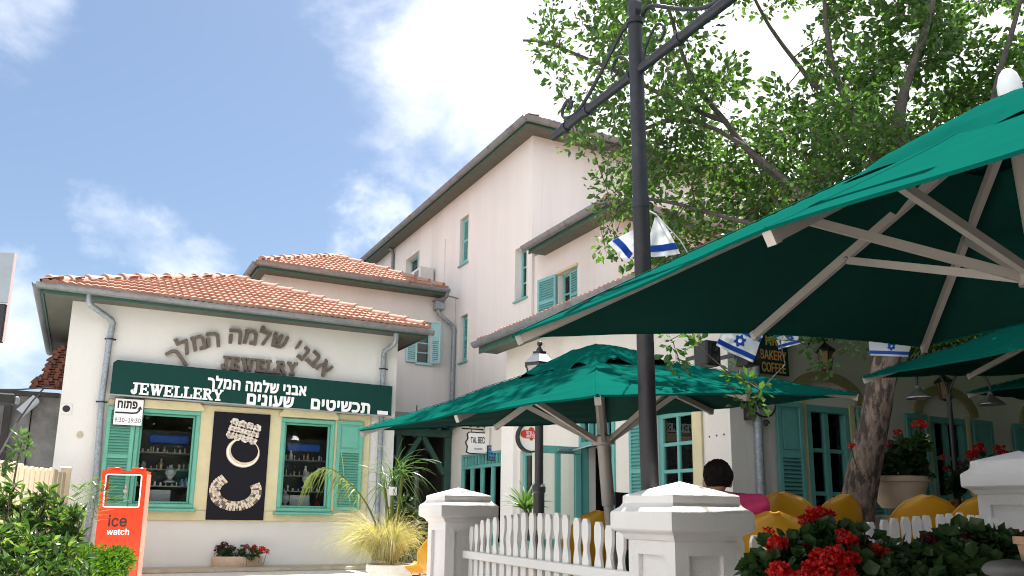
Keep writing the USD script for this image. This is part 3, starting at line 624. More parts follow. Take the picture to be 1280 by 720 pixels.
downpipe(shop, [q(111, 372, .42), q(111, 384, .40), q(113, 387, .36), q(139, 401, .09), q(141, 405, .075), q(136, 430, .075), q(127, 500, .075), q(120, 596, .075), (0.17, 15.925, 0.05)], clips=[q(138, 425, .075), q(127, 503, .075)])
downpipe(shop, [q(487, 421, .40), q(487, 430, .38), q(485.5, 434, .33), q(479, 440, .09), q(478, 446, .075), q(474.5, 540, .075), (5.22, 15.925, 0.05)], clips=[q(478, 462, .075)])
# stone surround
shop.add('surround', [SF.box(0.29, 5.02, 0.86, 1.04, 0.0, 0.035, 0.008), SF.box(1.80, 3.285, 1.042, 2.93, 0.0, 0.035, 0.008), SF.box(4.285, 5.02, 1.042, 2.93, 0.0, 0.035, 0.008), SF.box(0.29, 0.765, 1.042, 2.93, 0.0, 0.035, 0.008)], 'stone_cream')
for (a0, a1) in ((0.70, 1.86), (3.22, 4.35)):
    shop.add('lintel', SF.prism(Polygon([(a0 + 0.08, 2.95), (a1 - 0.08, 2.95), (a1, 2.87), (a1, 2.80), (a0, 2.80), (a0, 2.87)]), 0.036, 0.085), 'stone_cream')
for w in (w1, w2):
    p = shop.add('display_window', framebars(SF, w[0] - 0.03, w[2] + 0.03, w[1] - 0.02, w[3] + 0.03, 0.075, -0.05, 0.06, 0.01) + framebars(SF, w[0] + 0.05, w[2] - 0.05, w[1] + 0.06, w[3] - 0.05, 0.035, -0.08, -0.01, 0.006), 'teal_shop')
    shop.add('pane', SF.box(w[0] + 0.06, w[2] - 0.06, w[1] + 0.07, w[3] - 0.06, -0.045, -0.040), 'glass_shop', parent=p)
    shop.add('sill', SF.box(w[0] - 0.08, w[2] + 0.08, w[1] - 0.075, w[1] - 0.022, 0.0, 0.13, 0.012), 'teal_shop', parent=p)
shutter(shop, SF, 0.285, 0.745, 1.08, 2.80, 'teal_shop', split=0.5, d=0.05)
shutter(shop, SF, 4.345, 4.865, 1.07, 2.79, 'teal_shop', split=0.34, d=0.05, panel_top=True)
# display inside the windows
IF = Face('Y', 16.0)
def display(a0, a1, z0, z1, seed):
    r = np.random.default_rng(seed)
    shop.add('display_case', [bx(a0 - 0.1, a1 + 0.1, 16.75, 16.78, z0 - 0.1, z1 - 0.28), bx(a0 - 0.1, a1 + 0.1, 16.26, 16.76, z0 - 0.12, z0 + 0.03), bx(a0 - 0.12, a0 - 0.1, 16.26, 16.78, z0 - 0.1, z1 - 0.1), bx(a1 + 0.1, a1 + 0.12, 16.26, 16.78, z0 - 0.1, z1 - 0.1)], 'shelf_dark')
    for i, zz in enumerate((z0 + 0.36, z0 + 0.66, z0 + 0.96)):
        sp = shop.add('display_shelf', bx(a0 - 0.08, a1 + 0.08, 16.40, 16.74, zz, zz + 0.018), 'shade_metal')
        ms = []
        for k in range(11):
            x = a0 + (k + 0.5 + r.uniform(-.2, .2)) * (a1 - a0) / 11; hh = r.uniform(0.04, 0.12); rr = r.uniform(0.012, 0.028)
            ms.append(lathe([(0.001, 0), (rr, 0), (rr * 0.5, hh * 0.4), (rr * 0.9, hh * 0.7), (0.001, hh)], 8, (x, 16.45 + r.uniform(0, .12), zz + 0.02)))
        shop.add('jewellery', ms, ('white_print', 'gold_print', 'print_gold')[i], parent=sp, kind='stuff')
    for k in range(14):
        x = a0 + r.uniform(0, 1) * (a1 - a0); zz = z0 + (.05, .38, .68, .98)[r.integers(4)]; hh = r.uniform(.06, .2)
        shop.add('ornament', lathe([(.001, 0), (r.uniform(.02, .05), 0), (r.uniform(.02, .06), hh * .5), (.015, hh * .8), (.02, hh), (.001, hh)], 9, (x, 16.56 + r.uniform(0, .1), zz)), ('red_print', 'gold_print', 'blue_print', 'grey_card', 'bronze_edge', 'white_print', 'wood_warm')[k % 7])
    cl = bx(a0 + 0.25, a1 - 0.05, 16.66, 16.72, z0 + 1.16, z0 + 1.32, 0.03)
    shop.add('velvet_cloth', cl, 'velvet_blue')
    for k in range(2):
        x = a0 + 0.25 + 0.38 * k + r.uniform(-.03, .03)
        nb = shop.add('necklace_bust', lathe([(0.10, 0), (0.10, 0.02), (0.03, 0.06), (0.09, 0.16), (0.085, 0.22), (0.03, 0.27), (0.03, 0.31)], 14, (x, 16.42, z0 + 0.44 - 0.38 * (k == 0))), 'grey_card')
        shop.add('necklace', tube([(x + 0.085 * math.cos(u), 16.42 - 0.075 - 0.03 * abs(math.sin(u)), z0 + 0.44 - 0.38 * (k == 0) + 0.20 - 0.10 * abs(math.sin(u))) for u in np.linspace(0, np.pi, 12)], 0.006, 5), 'print_gold', parent=nb)
    shop.add('display_card', bx(a0 + 0.30, a0 + 0.68, 16.34, 16.36, z0 + 0.05, z0 + 0.30, 0.004), 'grey_card')
    ms = [sphere((a0 + (k + .5) * (a1 - a0) / 16, 16.30 + r.uniform(0, .05), z0 + 0.05), r.uniform(.012, .024), 1) for k in range(16)]
    shop.add('trinkets', ms, 'white_print', kind='stuff')
    for k in range(3):
        lp = shop.add('spotlight', lathe([(0.05, 0.0), (0.045, -0.02), (0.03, -0.02)], 12, (a0 + 0.2 + 0.32 * k, 16.55, 2.915)), 'shade_metal')
        shop.add('bulb', sphere((a0 + 0.2 + 0.32 * k, 16.55, 2.895), 0.022, 1), 'bulb', parent=lp)
display(w1[0], w1[2], w1[1], w1[3], 5); display(w2[0], w2[2], w2[1], w2[3], 6)
shop.add('partition', bx(SX0 + 0.3, SX1 - 0.3, 17.6, 17.65, 0.1, 2.92), 'room')
# poster
po = shop.add('poster', SF.box(2.045, 3.055, 0.875, 2.82, 0.036, 0.062, 0.004), 'poster')
rg = np.random.default_rng(3)
def seg_print(name, polys, m, d0, d1): shop.add(name, [SF.prism(p, d0, d1) for p in polys], m, parent=po, kind='stuff' if len(polys) > 1 else None)
rc = q(303, 566); rx, rz_ = 0.30, 0.335
ring = affinity.rotate(affinity.scale(Point(0, 0).buffer(1, 32), 0.30, 0.27), -12).difference(affinity.translate(affinity.rotate(affinity.scale(Point(0, 0).buffer(1, 32), 0.245, 0.215), -12), 0.025, 0.035))
seg_print('printed_ring', [affinity.translate(ring, rc[0], rc[2])], 'print_gold', 0.0625, 0.0645)
gems = []
gc = q(304, 541)
for i in range(4):
    for j in range(3):
        x = gc[0] + (i - 1.5) * 0.135 + (j - 1) * 0.03; z = gc[2] + (j - 1) * 0.115 - (i - 1.5) * 0.03 + 0.02
        gems.append(affinity.translate(affinity.rotate(unary_union([Point(0.045 * math.cos(a), 0.045 * math.sin(a)).buffer(0.036) for a in np.arange(6) * np.pi / 3] + [Point(0, 0).buffer(0.04)]), rg.uniform(0, 60)), x, z))
seg_print('printed_gem', gems, 'print_gem', 0.065, 0.068)
seg_print('printed_gem_centre', [affinity.translate(Point(0, 0).buffer(.02), g_.centroid.x, g_.centroid.y) for g_ in gems], 'bronze_edge', 0.0685, 0.070)
hl = affinity.rotate(affinity.scale(Point(0, 0).buffer(1, 32), 0.285, 0.255), -12).difference(affinity.translate(affinity.rotate(affinity.scale(Point(0, 0).buffer(1, 32), 0.265, 0.235), -12), .012, .012))
seg_print('printed_ring_light', [affinity.translate(hl, rc[0], rc[2])], 'white_print', 0.0648, 0.0655)
br, br2, br3 = [], [], []
for k, u in enumerate(np.linspace(math.radians(128), math.radians(385), 34)):
    for s in (0.80, 0.93, 1.06, 1.19):
        x, z = 0.37 * s * math.cos(u), (0.27 * s + .05 * (s - 1)) * math.sin(u)
        (br, br2, br3, br)[rg.integers(4)].append(affinity.translate(affinity.rotate(sbox(-0.022, -0.022, 0.022, 0.022), math.degrees(u) + rg.uniform(-8, 8)), q(294, 614)[0] + x, q(294, 614)[2] + z))
seg_print('printed_bracelet', br, 'print_gem', 0.0625, 0.066); seg_print('printed_bracelet', br2, 'print_gold', 0.0625, 0.0655); seg_print('printed_bracelet', br3, 'bronze', 0.0625, 0.065)
# bronze letters over the sign, on an arch
def letters_on(pxs, text, h, m):
    for (px, py, deg), c in zip(pxs, text):
        w, _ = hebrew(c, h, 0.05, 4.0)
        v = np.array(w.vertices); v[:, :2] -= [(v[:, 0].min() + v[:, 0].max()) / 2, h * 0.5]
        a = math.radians(deg); R = np.array([[math.cos(a), -math.sin(a)], [math.sin(a), math.cos(a)]])
        v[:, :2] = v[:, :2] @ R.T; c0 = onY(px, py, 16.0)
        mm = SF.write(trimesh.Trimesh(v, w.faces, process=False), c0[0], c0[2], 0.03)
        L = shop.add('bronze_letter', mm, 'bronze', smooth=False)
        v2 = v.copy(); v2[:, :2] *= 1.05; v2[:, 2] *= 0.5
        shop.add('letter_edge', SF.write(trimesh.Trimesh(v2, w.faces, process=False), c0[0], c0[2], 0.004), 'bronze_edge', parent=L, smooth=False)
letters_on([(218, 446, 38), (230, 435, 28), (248, 429, 20), (266, 425, 9), (294, 421, 0), (313, 422, -4), (330, 423, -10), (349, 427, -14), (371, 434, -28), (379, 442, -34), (392, 449, -38), (405, 460, -45)], 'ךלמההמלשינבא', 0.25, 'bronze')
tx, w = slab('JEWELRY', 0.24, 0.05, 0.98)
v = np.array(tx.vertices); v[:, 0] *= 1.42 / w
a0 = onY(274, 472, 16.0)
L = shop.add('bronze_word', SF.write(trimesh.Trimesh(v, tx.faces, process=False), a0[0], 3.62, 0.03), 'bronze', smooth=False)
v2 = v.copy(); v2[:, 2] *= 0.5; v2[:, 0] += 0.01; v2[:, 1] -= 0.01
shop.add('word_edge', SF.write(trimesh.Trimesh(v2, tx.faces, process=False), a0[0], 3.62, 0.004), 'bronze_edge', parent=L, smooth=False)
shop.add('vent_plate', SF.box(-0.44, -0.26, 2.62, 2.80, 0.0, 0.012, 0.004), 'stucco_shop')
shop.add('vent_hole', SF.prism(Point(-0.35, 2.71).buffer(0.058), 0.0125, 0.016), 'black_print')
shop.add('plaster_patch', SF.prism(affinity.scale(Point(-0.1, 2.28).buffer(0.05, 3), 1, 1.2), 0.0, 0.012), 'stone_block')

# green fascia sign
sg = Thing('shop_sign', 'long dark green sign lettered in white Hebrew and English across the shop front', 'sign', (2.83, 15.9, 3.0))
zl = lambda x: 3.0 - 0.012 * (x - 0.29)
sg.add('sign_board', SF.prism(Polygon([(0.29, zl(.29)), (5.39, zl(5.39)), (5.39, zl(5.39) + 0.60), (0.35, zl(.29) + 0.60), (0.29, zl(.29) + 0.55)]), 0.09, 0.17), 'sign_green')
sg.add('sign_frame', [SF.prism(Polygon([(0.29, zl(.29) - 0.025), (5.40, zl(5.39) - 0.025), (5.40, zl(5.39)), (0.29, zl(.29))]), 0.085, 0.178), SF.prism(Polygon([(5.39, zl(5.39)), (5.405, zl(5.39)), (5.405, zl(5.39) + 0.6), (5.39, zl(5.39) + 0.6)]), 0.085, 0.178)], 'sign_edge')
for x in (0.6, 1.9, 3.2, 4.5): sg.add('bracket', SF.box(x, x + 0.05, 3.1, 3.4, 0.0, 0.089), 'black_iron')
def sign_text(m, w, x0, x1, z, name, tilt=-0.012):
    v = np.array(m.vertices); v[:, 0] *= (x1 - x0) / w; v[:, 1] += v[:, 0] * tilt
    sg.add(name, SF.write(trimesh.Trimesh(v, m.faces, process=False), x0, z, 0.1705), 'white_print', smooth=False)
X = lambda px, py: onY(px, py, 15.83)
t_, w = slab('JEWELLERY', 0.20, 0.012); sign_text(t_, w, X(163, 490)[0], X(279, 497)[0], X(163, 493.5)[2] + .02, 'white_word')
t_, w = hebrew('אבני שלמה המלך', 0.165, 0.012); sign_text(t_, w, X(260, 478)[0], X(384, 485)[0], X(262, 484)[2], 'white_word')
t_, w = hebrew('שעונים', 0.18, 0.012); sign_text(t_, w, X(308, 498)[0], X(368, 503)[0], X(308, 504.5)[2], 'white_word')
t_, w = hebrew('תכשיטים', 0.18, 0.012); sign_text(t_, w, X(388, 505)[0], X(464, 511)[0], X(388, 510.5)[2], 'white_word')
sg.add('sticker', SF.box(5.10, 5.32, zl(5.2) + 0.01, zl(5.2) + 0.085, 0.1705, 0.173), 'white_print')
# hours plate
pl = Thing('hours_plate', 'white plate with opening hours and a curved arrow above the left shutter', 'sign', (0.62, 15.85, 2.45))
pa0, pa1, pz0, pz1 = 0.385, 0.845, 2.475, 2.935
pl.add('plate', SF.box(pa0, pa1, pz0, pz1, 0.10, 0.115, 0.004), 'white_print')
pl.add('plate_edge', framebars(SF, pa0 - 0.008, pa1 + 0.008, pz0 - 0.008, pz1 + 0.008, 0.010, 0.098, 0.117, 0), 'black_print')
t_, w = hebrew('פתוח', 0.115, 0.003); v = np.array(t_.vertices); v[:, 0] *= 0.33 / w
pl.add('print', SF.write(trimesh.Trimesh(v, t_.faces, process=False), pa0 + 0.04, pz1 - 0.16, 0.1155), 'black_print', smooth=False)
t_, w = latin('9:30-19:30', 0.075, 0.003, False, 0.41)
pl.add('print', SF.write(t_, pa0 + 0.025, pz0 + 0.05, 0.1155), 'black_print', smooth=False)
arrow = unary_union([LineString([(pa0 + 0.03, pz0 + 0.215), (pa0 + 0.30, pz0 + 0.215), (pa0 + 0.36, pz0 + 0.225), (pa0 + 0.395, pz0 + 0.26), (pa0 + 0.405, pz0 + 0.30)]).buffer(0.014), Polygon([(pa0 + 0.365, pz0 + 0.285), (pa0 + 0.445, pz0 + 0.285), (pa0 + 0.41, pz0 + 0.345)])])
pl.add('arrow', SF.prism(arrow, 0.1155, 0.1185), 'black_print', smooth=False)

# ------------------------------------------------------------------ two-storey house behind the shop
mid = Thing('two_storey_house', 'pale two storey house with a hipped tile roof and open blue shutters behind the shop', 'house', (5.8, 20, 0))
MF = Face('Y', 20.0)
mw = (7.44, 4.86, 7.84, 5.98)
door_gap = (5.75, -0.2, 6.85, 2.35)
mid.add('wall', [wall(MF, 3.45, 8.49, -0.3, 6.80, [mw, door_gap]), bx(3.45, 3.70, 20.252, 24.4, -0.3, 6.8), bx(3.702, 8.49, 24.15, 24.4, -0.3, 6.8)], 'stucco_tall')
mid.add('ceiling', bx(3.72, 8.49, 20.26, 24.1, 3.0, 3.1), 'dark_room')
hip_roof(mid, 3.21, 8.08, 19.55, 24.45, 6.84, 0.475, rng)
gutter(mid, (3.14, 19.55, 6.85), (8.10, 19.55, 6.83), (0, -1, 0))
gutter(mid, (3.21, 24.4, 6.85), (3.21, 19.5, 6.85), (-1, 0, 0))
mid.add('fascia', [bx(3.24, 8.06, 19.56, 19.59, 6.66, 6.79), bx(3.22, 3.25, 19.595, 24.4, 6.66, 6.79)], 'fascia_green')
mid.add('soffit', [bx(3.26, 8.05, 19.6, 19.995, 6.67, 6.70), bx(3.26, 3.447, 20.0, 24.4, 6.67, 6.70)], 'soffit')
window(mid, MF, *[mw[0], mw[2], mw[1], mw[3]], 'teal_pale', cols=1, rows=4, depth=0.10, fw=0.05)
shutter(mid, MF, mw[0] - 0.31, mw[0] - 0.01, mw[1], mw[3], 'teal_pale', d=0.02, panel_top=True, split=0.45)
shutter(mid, MF, mw[2] + 0.01, mw[2] + 0.31, mw[1], mw[3], 'teal_pale', hinge_a=mw[2] + 0.01, deg=-62, d=0.02, panel_top=True, split=0.45)
hb = onY(549, 381, 19.85)
mid.add('rain_hopper', [bx(hb[0] - .13, hb[0] + .13, 19.75, 19.99, hb[2] - .14, hb[2] + .10, 0.02), bx(hb[0] - .15, hb[0] + .15, 19.73, 19.995, hb[2] + .10, hb[2] + .13, 0.008)], 'zinc_light')
downpipe(mid, [(8.06, 19.50, 6.74), (8.04, 19.55, 6.62), (hb[0] + .02, 19.80, hb[2] + .08)], r=0.05, m='zinc')
downpipe(mid, [(hb[0] - .02, 19.86, hb[2] - .10), (hb[0], 19.86, hb[2] - .25), (8.36, 19.88, hb[2] - .50), (8.42, 19.89, hb[2] - .60), (8.42, 19.90, 4.0), (8.42, 19.90, 0.1)], r=0.058)
mid.add('overflow_spout', tube([(8.10, 19.62, 6.66), (8.40, 19.6, 6.62)], 0.018, 6), 'zinc')

# ------------------------------------------------------------------ three-storey house
XA = 8.5
tall = Thing('three_storey_house', 'tall pinkish white house with narrow blue windows under a dark sloping eave', 'house', (13, 21, 0))
AF = Face('X', XA); AY = Face('Y', 15.7)
aw = [(19.25, 7.58, 19.80, 8.90), (22.95, 7.75, 24.1, 8.92), (15.93, 5.85, 16.50, 7.10), (19.16, 4.90, 19.62, 6.14)]
tall.add('wall', [wall(AF, 15.7, 27.6, -0.3, 9.75, aw), wall(AY, XA + 0.252, 20, -0.3, 9.75, []), bx(XA + .252, 20, 27.35, 27.6, -.3, 9.75), bx(19.75, 20, 15.96, 27.34, -.3, 9.75)], 'stucco_tall')
tall.add('ceiling', [bx(XA + .26, 19.7, 15.97, 27.3, z, z + .1) for z in (3.3, 7.15)] + [bx(XA + 1.2, XA + 1.25, 15.97, 27.3, -.2, 9.6)], 'dark_room')
hip_roof(tall, 8.07, 20.4, 15.18, 28.0, 9.78, 0.30, rng, tiles=('front', 'left'), ridges=('fl',), rows=4)
gutter(tall, (8.07, 28.0, 9.79), (8.07, 15.1, 9.79), (-1, 0, 0), r=0.085)
gutter(tall, (8.0, 15.18, 9.79), (20.4, 15.18, 9.79), (0, -1, 0), r=0.085)
tall.add('fascia', [bx(8.08, 8.11, 15.22, 27.95, 9.62, 9.74), bx(8.115, 20.3, 15.19, 15.22, 9.62, 9.74)], 'fascia_green')
tall.add('soffit', [bx(8.12, XA - .003, 15.225, 27.9, 9.65, 9.68), bx(XA, 20.3, 15.225, 15.697, 9.65, 9.68)], 'soffit')
for i, w in enumerate(aw):
    window(tall, AF, w[0], w[2], w[1], w[3], 'teal_house', cols=1 if i != 1 else 2, rows=[2, 3, 3, 2][i], depth=0.16, fw=0.06)
    tall.add('window_trim', [AF.box(w[0] - 0.03, w[0], w[1], w[3] + .03, 0.0, 0.012), AF.box(w[2], w[2] + 0.03, w[1], w[3] + .03, 0.0, 0.012), AF.box(w[0], w[2], w[3], w[3] + 0.03, 0, 0.012)], 'stucco_tall')
for i in (0, 3):
    w = aw[i]; shutter(tall, AF, w[0] + 0.05, w[2] - 0.05, w[1] + 0.05, w[3] - 0.05, 'teal_house', d=-0.10, split=0.5)
w = aw[1]; shutter(tall, AF, w[0] - 0.40, w[0] - 0.0, w[1], w[3], 'teal_pale', hinge_a=w[0], deg=80, d=0.02)
downpipe(tall, [(8.30, 25.27, 9.62), (8.40, 25.27, 9.56), (8.44, 25.27, 9.45), (8.44, 25.27, 6.9)], m='zinc')
tall.add('conduit', AF.box(20.83, 20.87, 6.4, 8.65, 0.0, 0.03), 'stucco_tall')
ac = Thing('air_conditioner', 'small off-white air conditioning box on the upper roof below a window', 'air conditioner', (8.2, 21.9, 7.5))
ac.add('case', bx(8.02, 8.46, 21.55, 22.35, 7.46, 7.98, 0.02), 'ac_white'); ac.add('grille', [bx(8.012, 8.02, 21.65, 22.0, 7.55, 7.90, 0.002)] + [bx(8.006, 8.012, 21.66, 21.99, 7.58 + .05 * k, 7.595 + .05 * k) for k in range(6)], 'zinc')
ac.add('leg', bx(8.05, 8.12, 21.6, 21.66, 7.2, 7.46), 'zinc'); ac.add('leg', bx(8.05, 8.12, 22.2, 22.26, 7.2, 7.46), 'zinc')

# ------------------------------------------------------------------ lower wing of that house
wing = Thing('house_wing', 'lower pinkish wing with an open blue shuttered window and its own brown eave', 'house', (13, 14, 0))
BF = Face('X', XA + 0.06); BY = Face('Y', 12.5)
bw_ = (13.86, 4.75, 14.62, 6.02)
wing.add('wall', [wall(BF, 12.5, 15.69, -0.3, 6.72, [bw_]), wall(BY, XA + 0.312, 20, -0.3, 6.72, []), bx(19.75, 20, 12.76, 15.65, -.3, 6.72)], 'stucco_tall')
wing.add('ceiling', [bx(XA + .33, 19.7, 12.77, 15.65, 3.3, 3.4), bx(XA + 1.0, XA + 1.05, 12.77, 15.65, 3.4, 6.6)], 'dark_room')
kw, zw, hw_ = 0.34, 6.76, 3.60
wing.add('roof', [slab4([(8.12, 12.08, zw), (20.4, 12.08, zw), (20.4, 15.68, zw + hw_ * kw), (8.12 + hw_, 15.68, zw + hw_ * kw)], .06), slab4([(8.12, 15.25, zw), (8.12, 12.08, zw), (8.12 + hw_, 15.68, zw + hw_ * kw), (8.55, 15.68, zw + .43 * kw)], .06)], 'mortar', smooth=False)
cw_, sw_ = math.cos(math.atan(kw)), math.sin(math.atan(kw))
roof_plane(wing, np.array([8.12, 12.08, zw]), (1, 0, 0), (0, cw_, sw_), 12.2, 3.8, lambda u, v: v * cw_ < u + .06 and v < 1.6, rng)
roof_plane(wing, np.array([8.12, 15.25, zw]), (0, -1, 0), (cw_, 0, sw_), 3.15, 3.8, lambda u, v: v * cw_ < 3.2 - u and v < 1.6, rng)
ridge(wing, (8.22, 12.18, zw + .04), (8.12 + hw_, 15.68, zw + hw_ * kw), rng)
gutter(wing, (8.12, 15.25, 6.77), (8.12, 12.0, 6.77), (-1, 0, 0), r=0.085)
gutter(wing, (8.05, 12.08, 6.77), (20.4, 12.08, 6.77), (0, -1, 0), r=0.085)
wing.add('fascia', [bx(8.14, 8.17, 12.12, 15.20, 6.58, 6.71), bx(8.175, 20.3, 12.09, 12.12, 6.58, 6.71)], 'fascia_green')
wing.add('soffit', [bx(8.18, XA + .055, 12.125, 15.2, 6.61, 6.64), bx(XA + .06, 20.3, 12.125, 12.495, 6.61, 6.64)], 'soffit')
window(wing, BF, bw_[0], bw_[2], bw_[1], bw_[3], 'teal_house', cols=2, rows=3, depth=0.10, fw=0.06)
wing.add('window_trim', [BF.box(bw_[0] - 0.04, bw_[2] + 0.02, bw_[3], bw_[3] + 0.05, 0, 0.05)], 'stone_cream')
shutter(wing, BF, bw_[2] + 0.02, bw_[2] + 0.66, bw_[1], bw_[3] + .02, 'teal_house', d=0.03, split=0.42, hinge_a=bw_[2] + .02, deg=8)
shutter(wing, BF, bw_[0] + 0.02, bw_[0] + 0.36, bw_[1], bw_[3] - .02, 'teal_house', d=-0.07, split=0.42)

# ------------------------------------------------------------------ the cafe building (single storey, wraps the terrace)
XC, YC = 6.94, 7.728
cafe = Thing('cafe_building', 'cream cafe with teal doors and shutters and low tiled roof behind the umbrellas', 'building', (10, 10, 0))
CF, CYF = Face('X', XC), Face('Y', YC)
door_gap = (10.25, -0.1, 11.12, 2.08)
tr_gap = (10.25, 2.16, 11.12, 2.50)
side_gap = (12.75, 0.5, 13.20, 2.15)
win_c = (8.42, 0.45, 9.25, 2.45)
cafe_doors = [(8.20, 8.98), (10.60, 11.38), (13.0, 13.8)]
cafe.add('wall', [wall(CF, YC, 13.8, -0.3, 4.22, [door_gap, tr_gap, side_gap, win_c]), wall(CYF, XC + 0.252, 16, -0.3, 4.22, [(a, 0.05, b, 2.48) for a, b in cafe_doors]), bx(XC + .252, 8.2, 13.55, 13.8, -.3, 4.22), bx(15.75, 16, YC + .252, 12.4, -.3, 4.22)], 'stucco_cafe')
cafe.add('partition', [bx(XC + 1.6, XC + 1.65, YC + .3, 13.5, 0, 3.2), bx(XC + .3, 15.7, 9.6, 9.65, 0, 3.2)], 'dark_room')
cafe.add('ceiling', bx(XC + .27, 15.7, YC + .27, 12.4, 3.2, 3.3), 'dark_room')
hip_roof(cafe, 6.52, 16.5, 7.30, 14.22, 4.27, 0.27, rng, tiles=('front', 'left'), ridges=('fl',), rows=7)
gutter(cafe, (6.52, 14.22, 4.28), (6.52, 7.25, 4.28), (-1, 0, 0), r=0.08)
gutter(cafe, (6.46, 7.30, 4.28), (16.5, 7.30, 4.28), (0, -1, 0), r=0.08)
cafe.add('fascia', [bx(6.54, 6.57, 7.34, 14.2, 4.05, 4.20), bx(6.575, 16.4, 7.31, 7.34, 4.05, 4.20)], 'fascia_green')
cafe.add('soffit', [bx(6.58, XC - .003, 7.345, 14.2, 4.08, 4.11), bx(XC, 16.4, 7.345, YC - .003, 4.08, 4.11)], 'soffit')
downpipe(cafe, [(7.322, 7.25, 4.2), (7.322, 7.35, 4.05), (7.322, 7.63, 3.8), (7.322, 7.66, 3.6), (7.322, 7.66, 0.05)], r=0.055)
cafe.add('corner_pilaster', CF.box(YC + 0.50, YC + 0.62, 0.0, 4.0, 0.0, 0.035, 0.006), 'stone_cream')
# teal doorway with its leaf swung out
cafe.add('door_frame', framebars(CF, 10.19, 11.18, -0.02, 2.56, 0.07, -0.12, 0.03, 0.008) + [CF.box(10.26, 11.11, 2.08, 2.16, -0.12, 0.028, 0.006)] + [CF.box(a - 0.018, a + 0.018, 2.16, 2.49, -0.10, 0.015) for a in np.linspace(10.26, 11.11, 5)[1:-1]], 'teal_cafe')
cafe.add('transom_pane', CF.box(10.26, 11.11, 2.16, 2.49, -0.060, -0.055), 'glass')
LF = Face('Y', 11.12)
LX0, LX1 = 6.10, 6.90
dl = cafe.add('door_leaf', framebars(LF, LX0, LX1, 0.03, 2.08, 0.115, 0.0, 0.05, 0.008) + [LF.box(LX0 + .115, LX1 - .115, 0.55, 0.68, 0.002, 0.048), LF.box(6.44, 6.53, 0.68, 1.965, 0.002, 0.048, 0.006), LF.box(LX0 + .115, LX1 - .115, 0.145, 0.55, 0.014, 0.036)], 'teal_cafe', label='open teal door leaf with two tall panes')
cafe.add('door_pane', LF.box(LX0 + .11, 6.445, 0.68, 1.97, 0.022, 0.027), 'glass', parent=dl)
cafe.add('door_pane', LF.box(6.525, LX1 - .11, 0.68, 1.97, 0.022, 0.027), 'glass', parent=dl)
cafe.add('door_closer', [LF.box(6.45, 6.75, 1.99, 2.04, 0.05, 0.09, 0.008), bar((6.72, 11.03, 2.02), (6.86, 10.7, 2.09), 0.02)], 'shade_metal', parent=dl)
cafe.add('door_handle', tube([(6.17, 11.06, 1.0), (6.17, 11.01, 1.0), (6.17, 11.01, 1.3), (6.17, 11.06, 1.3)], 0.012, 6), 'shade_metal', parent=dl)
window(cafe, CF, *[side_gap[0], side_gap[2], side_gap[1], side_gap[3]], 'teal_cafe', cols=1, rows=1, depth=0.05, fw=0.09)
# small-paned window at the corner of the terrace
window(cafe, CF, win_c[0], win_c[2], win_c[1], win_c[3], 'teal_cafe', cols=2, rows=5, depth=0.07, fw=0.10, bw=0.045)
cafe.add('window_surround', [CF.box(win_c[0] - 0.18, win_c[0], 0.3, 2.62, 0.0, 0.03, 0.006), CF.box(win_c[2], win_c[2] + 0.10, 0.3, 2.62, 0.0, 0.03, 0.006), CF.box(win_c[0], win_c[2], win_c[3], 2.62, 0, 0.03, 0.006)], 'stone_cream')
shutter(cafe, CF, 9.42, 9.78, 0.5, 2.36, 'teal_cafe', d=0.02)
# doors on the shaded terrace side
for k, (a, b) in enumerate(cafe_doors):
    fr = cafe.add('french_door', framebars(CYF, a, b, 0.03, 2.48, 0.09, -0.12, 0.02, 0.008) + [CYF.box((a + b) / 2 - 0.045, (a + b) / 2 + 0.045, 0.12, 2.39, -0.09, -0.02, 0.006)] +
                  [CYF.box(x0, x1, z - 0.025, z + 0.025, -0.085, -0.035) for z in (0.75, 1.35, 1.9) for x0, x1 in ((a + .09, (a + b) / 2 - .045), ((a + b) / 2 + .045, b - .09))], 'teal_cafe')
    cafe.add('door_pane', CYF.box(a + 0.085, b - 0.085, 0.12, 2.39, -0.064, -0.060), 'glass', parent=fr)
    cafe.add('door_surround', [CYF.box(a - 0.10, a - 0.002, 0.0, 2.52, 0, 0.03, 0.006), CYF.box(b + 0.002, b + 0.10, 0.0, 2.52, 0, 0.03, 0.006)], 'stone_cream')
    c = (a + b) / 2
    arch = affinity.scale(Point(c, 2.52).buffer(1, 24), 0.70, 0.42, origin=(c, 2.52)).difference(affinity.scale(Point(c, 2.52).buffer(1, 24), 0.54, 0.29, origin=(c, 2.52))).difference(sbox(c - 2, 0, c + 2, 2.523))
    cafe.add('door_arch', CYF.prism(arch, 0.0, 0.035), 'ochre')
    shutter(cafe, CYF, a - 0.56, a - 0.11, 0.25, 2.48, 'teal_cafe', d=0.035, split=0.30, panel_top=True)
    shutter(cafe, CYF, b + 0.11, b + 0.56, 0.25, 2.48, 'teal_cafe', d=0.035, split=0.30, panel_top=True)
cafe.add('wall_bolt', [sphere(onX(887 + k * 9, 546 - k * 1.5, XC), 0.012, 1) for k in range(3)], 'black_iron')

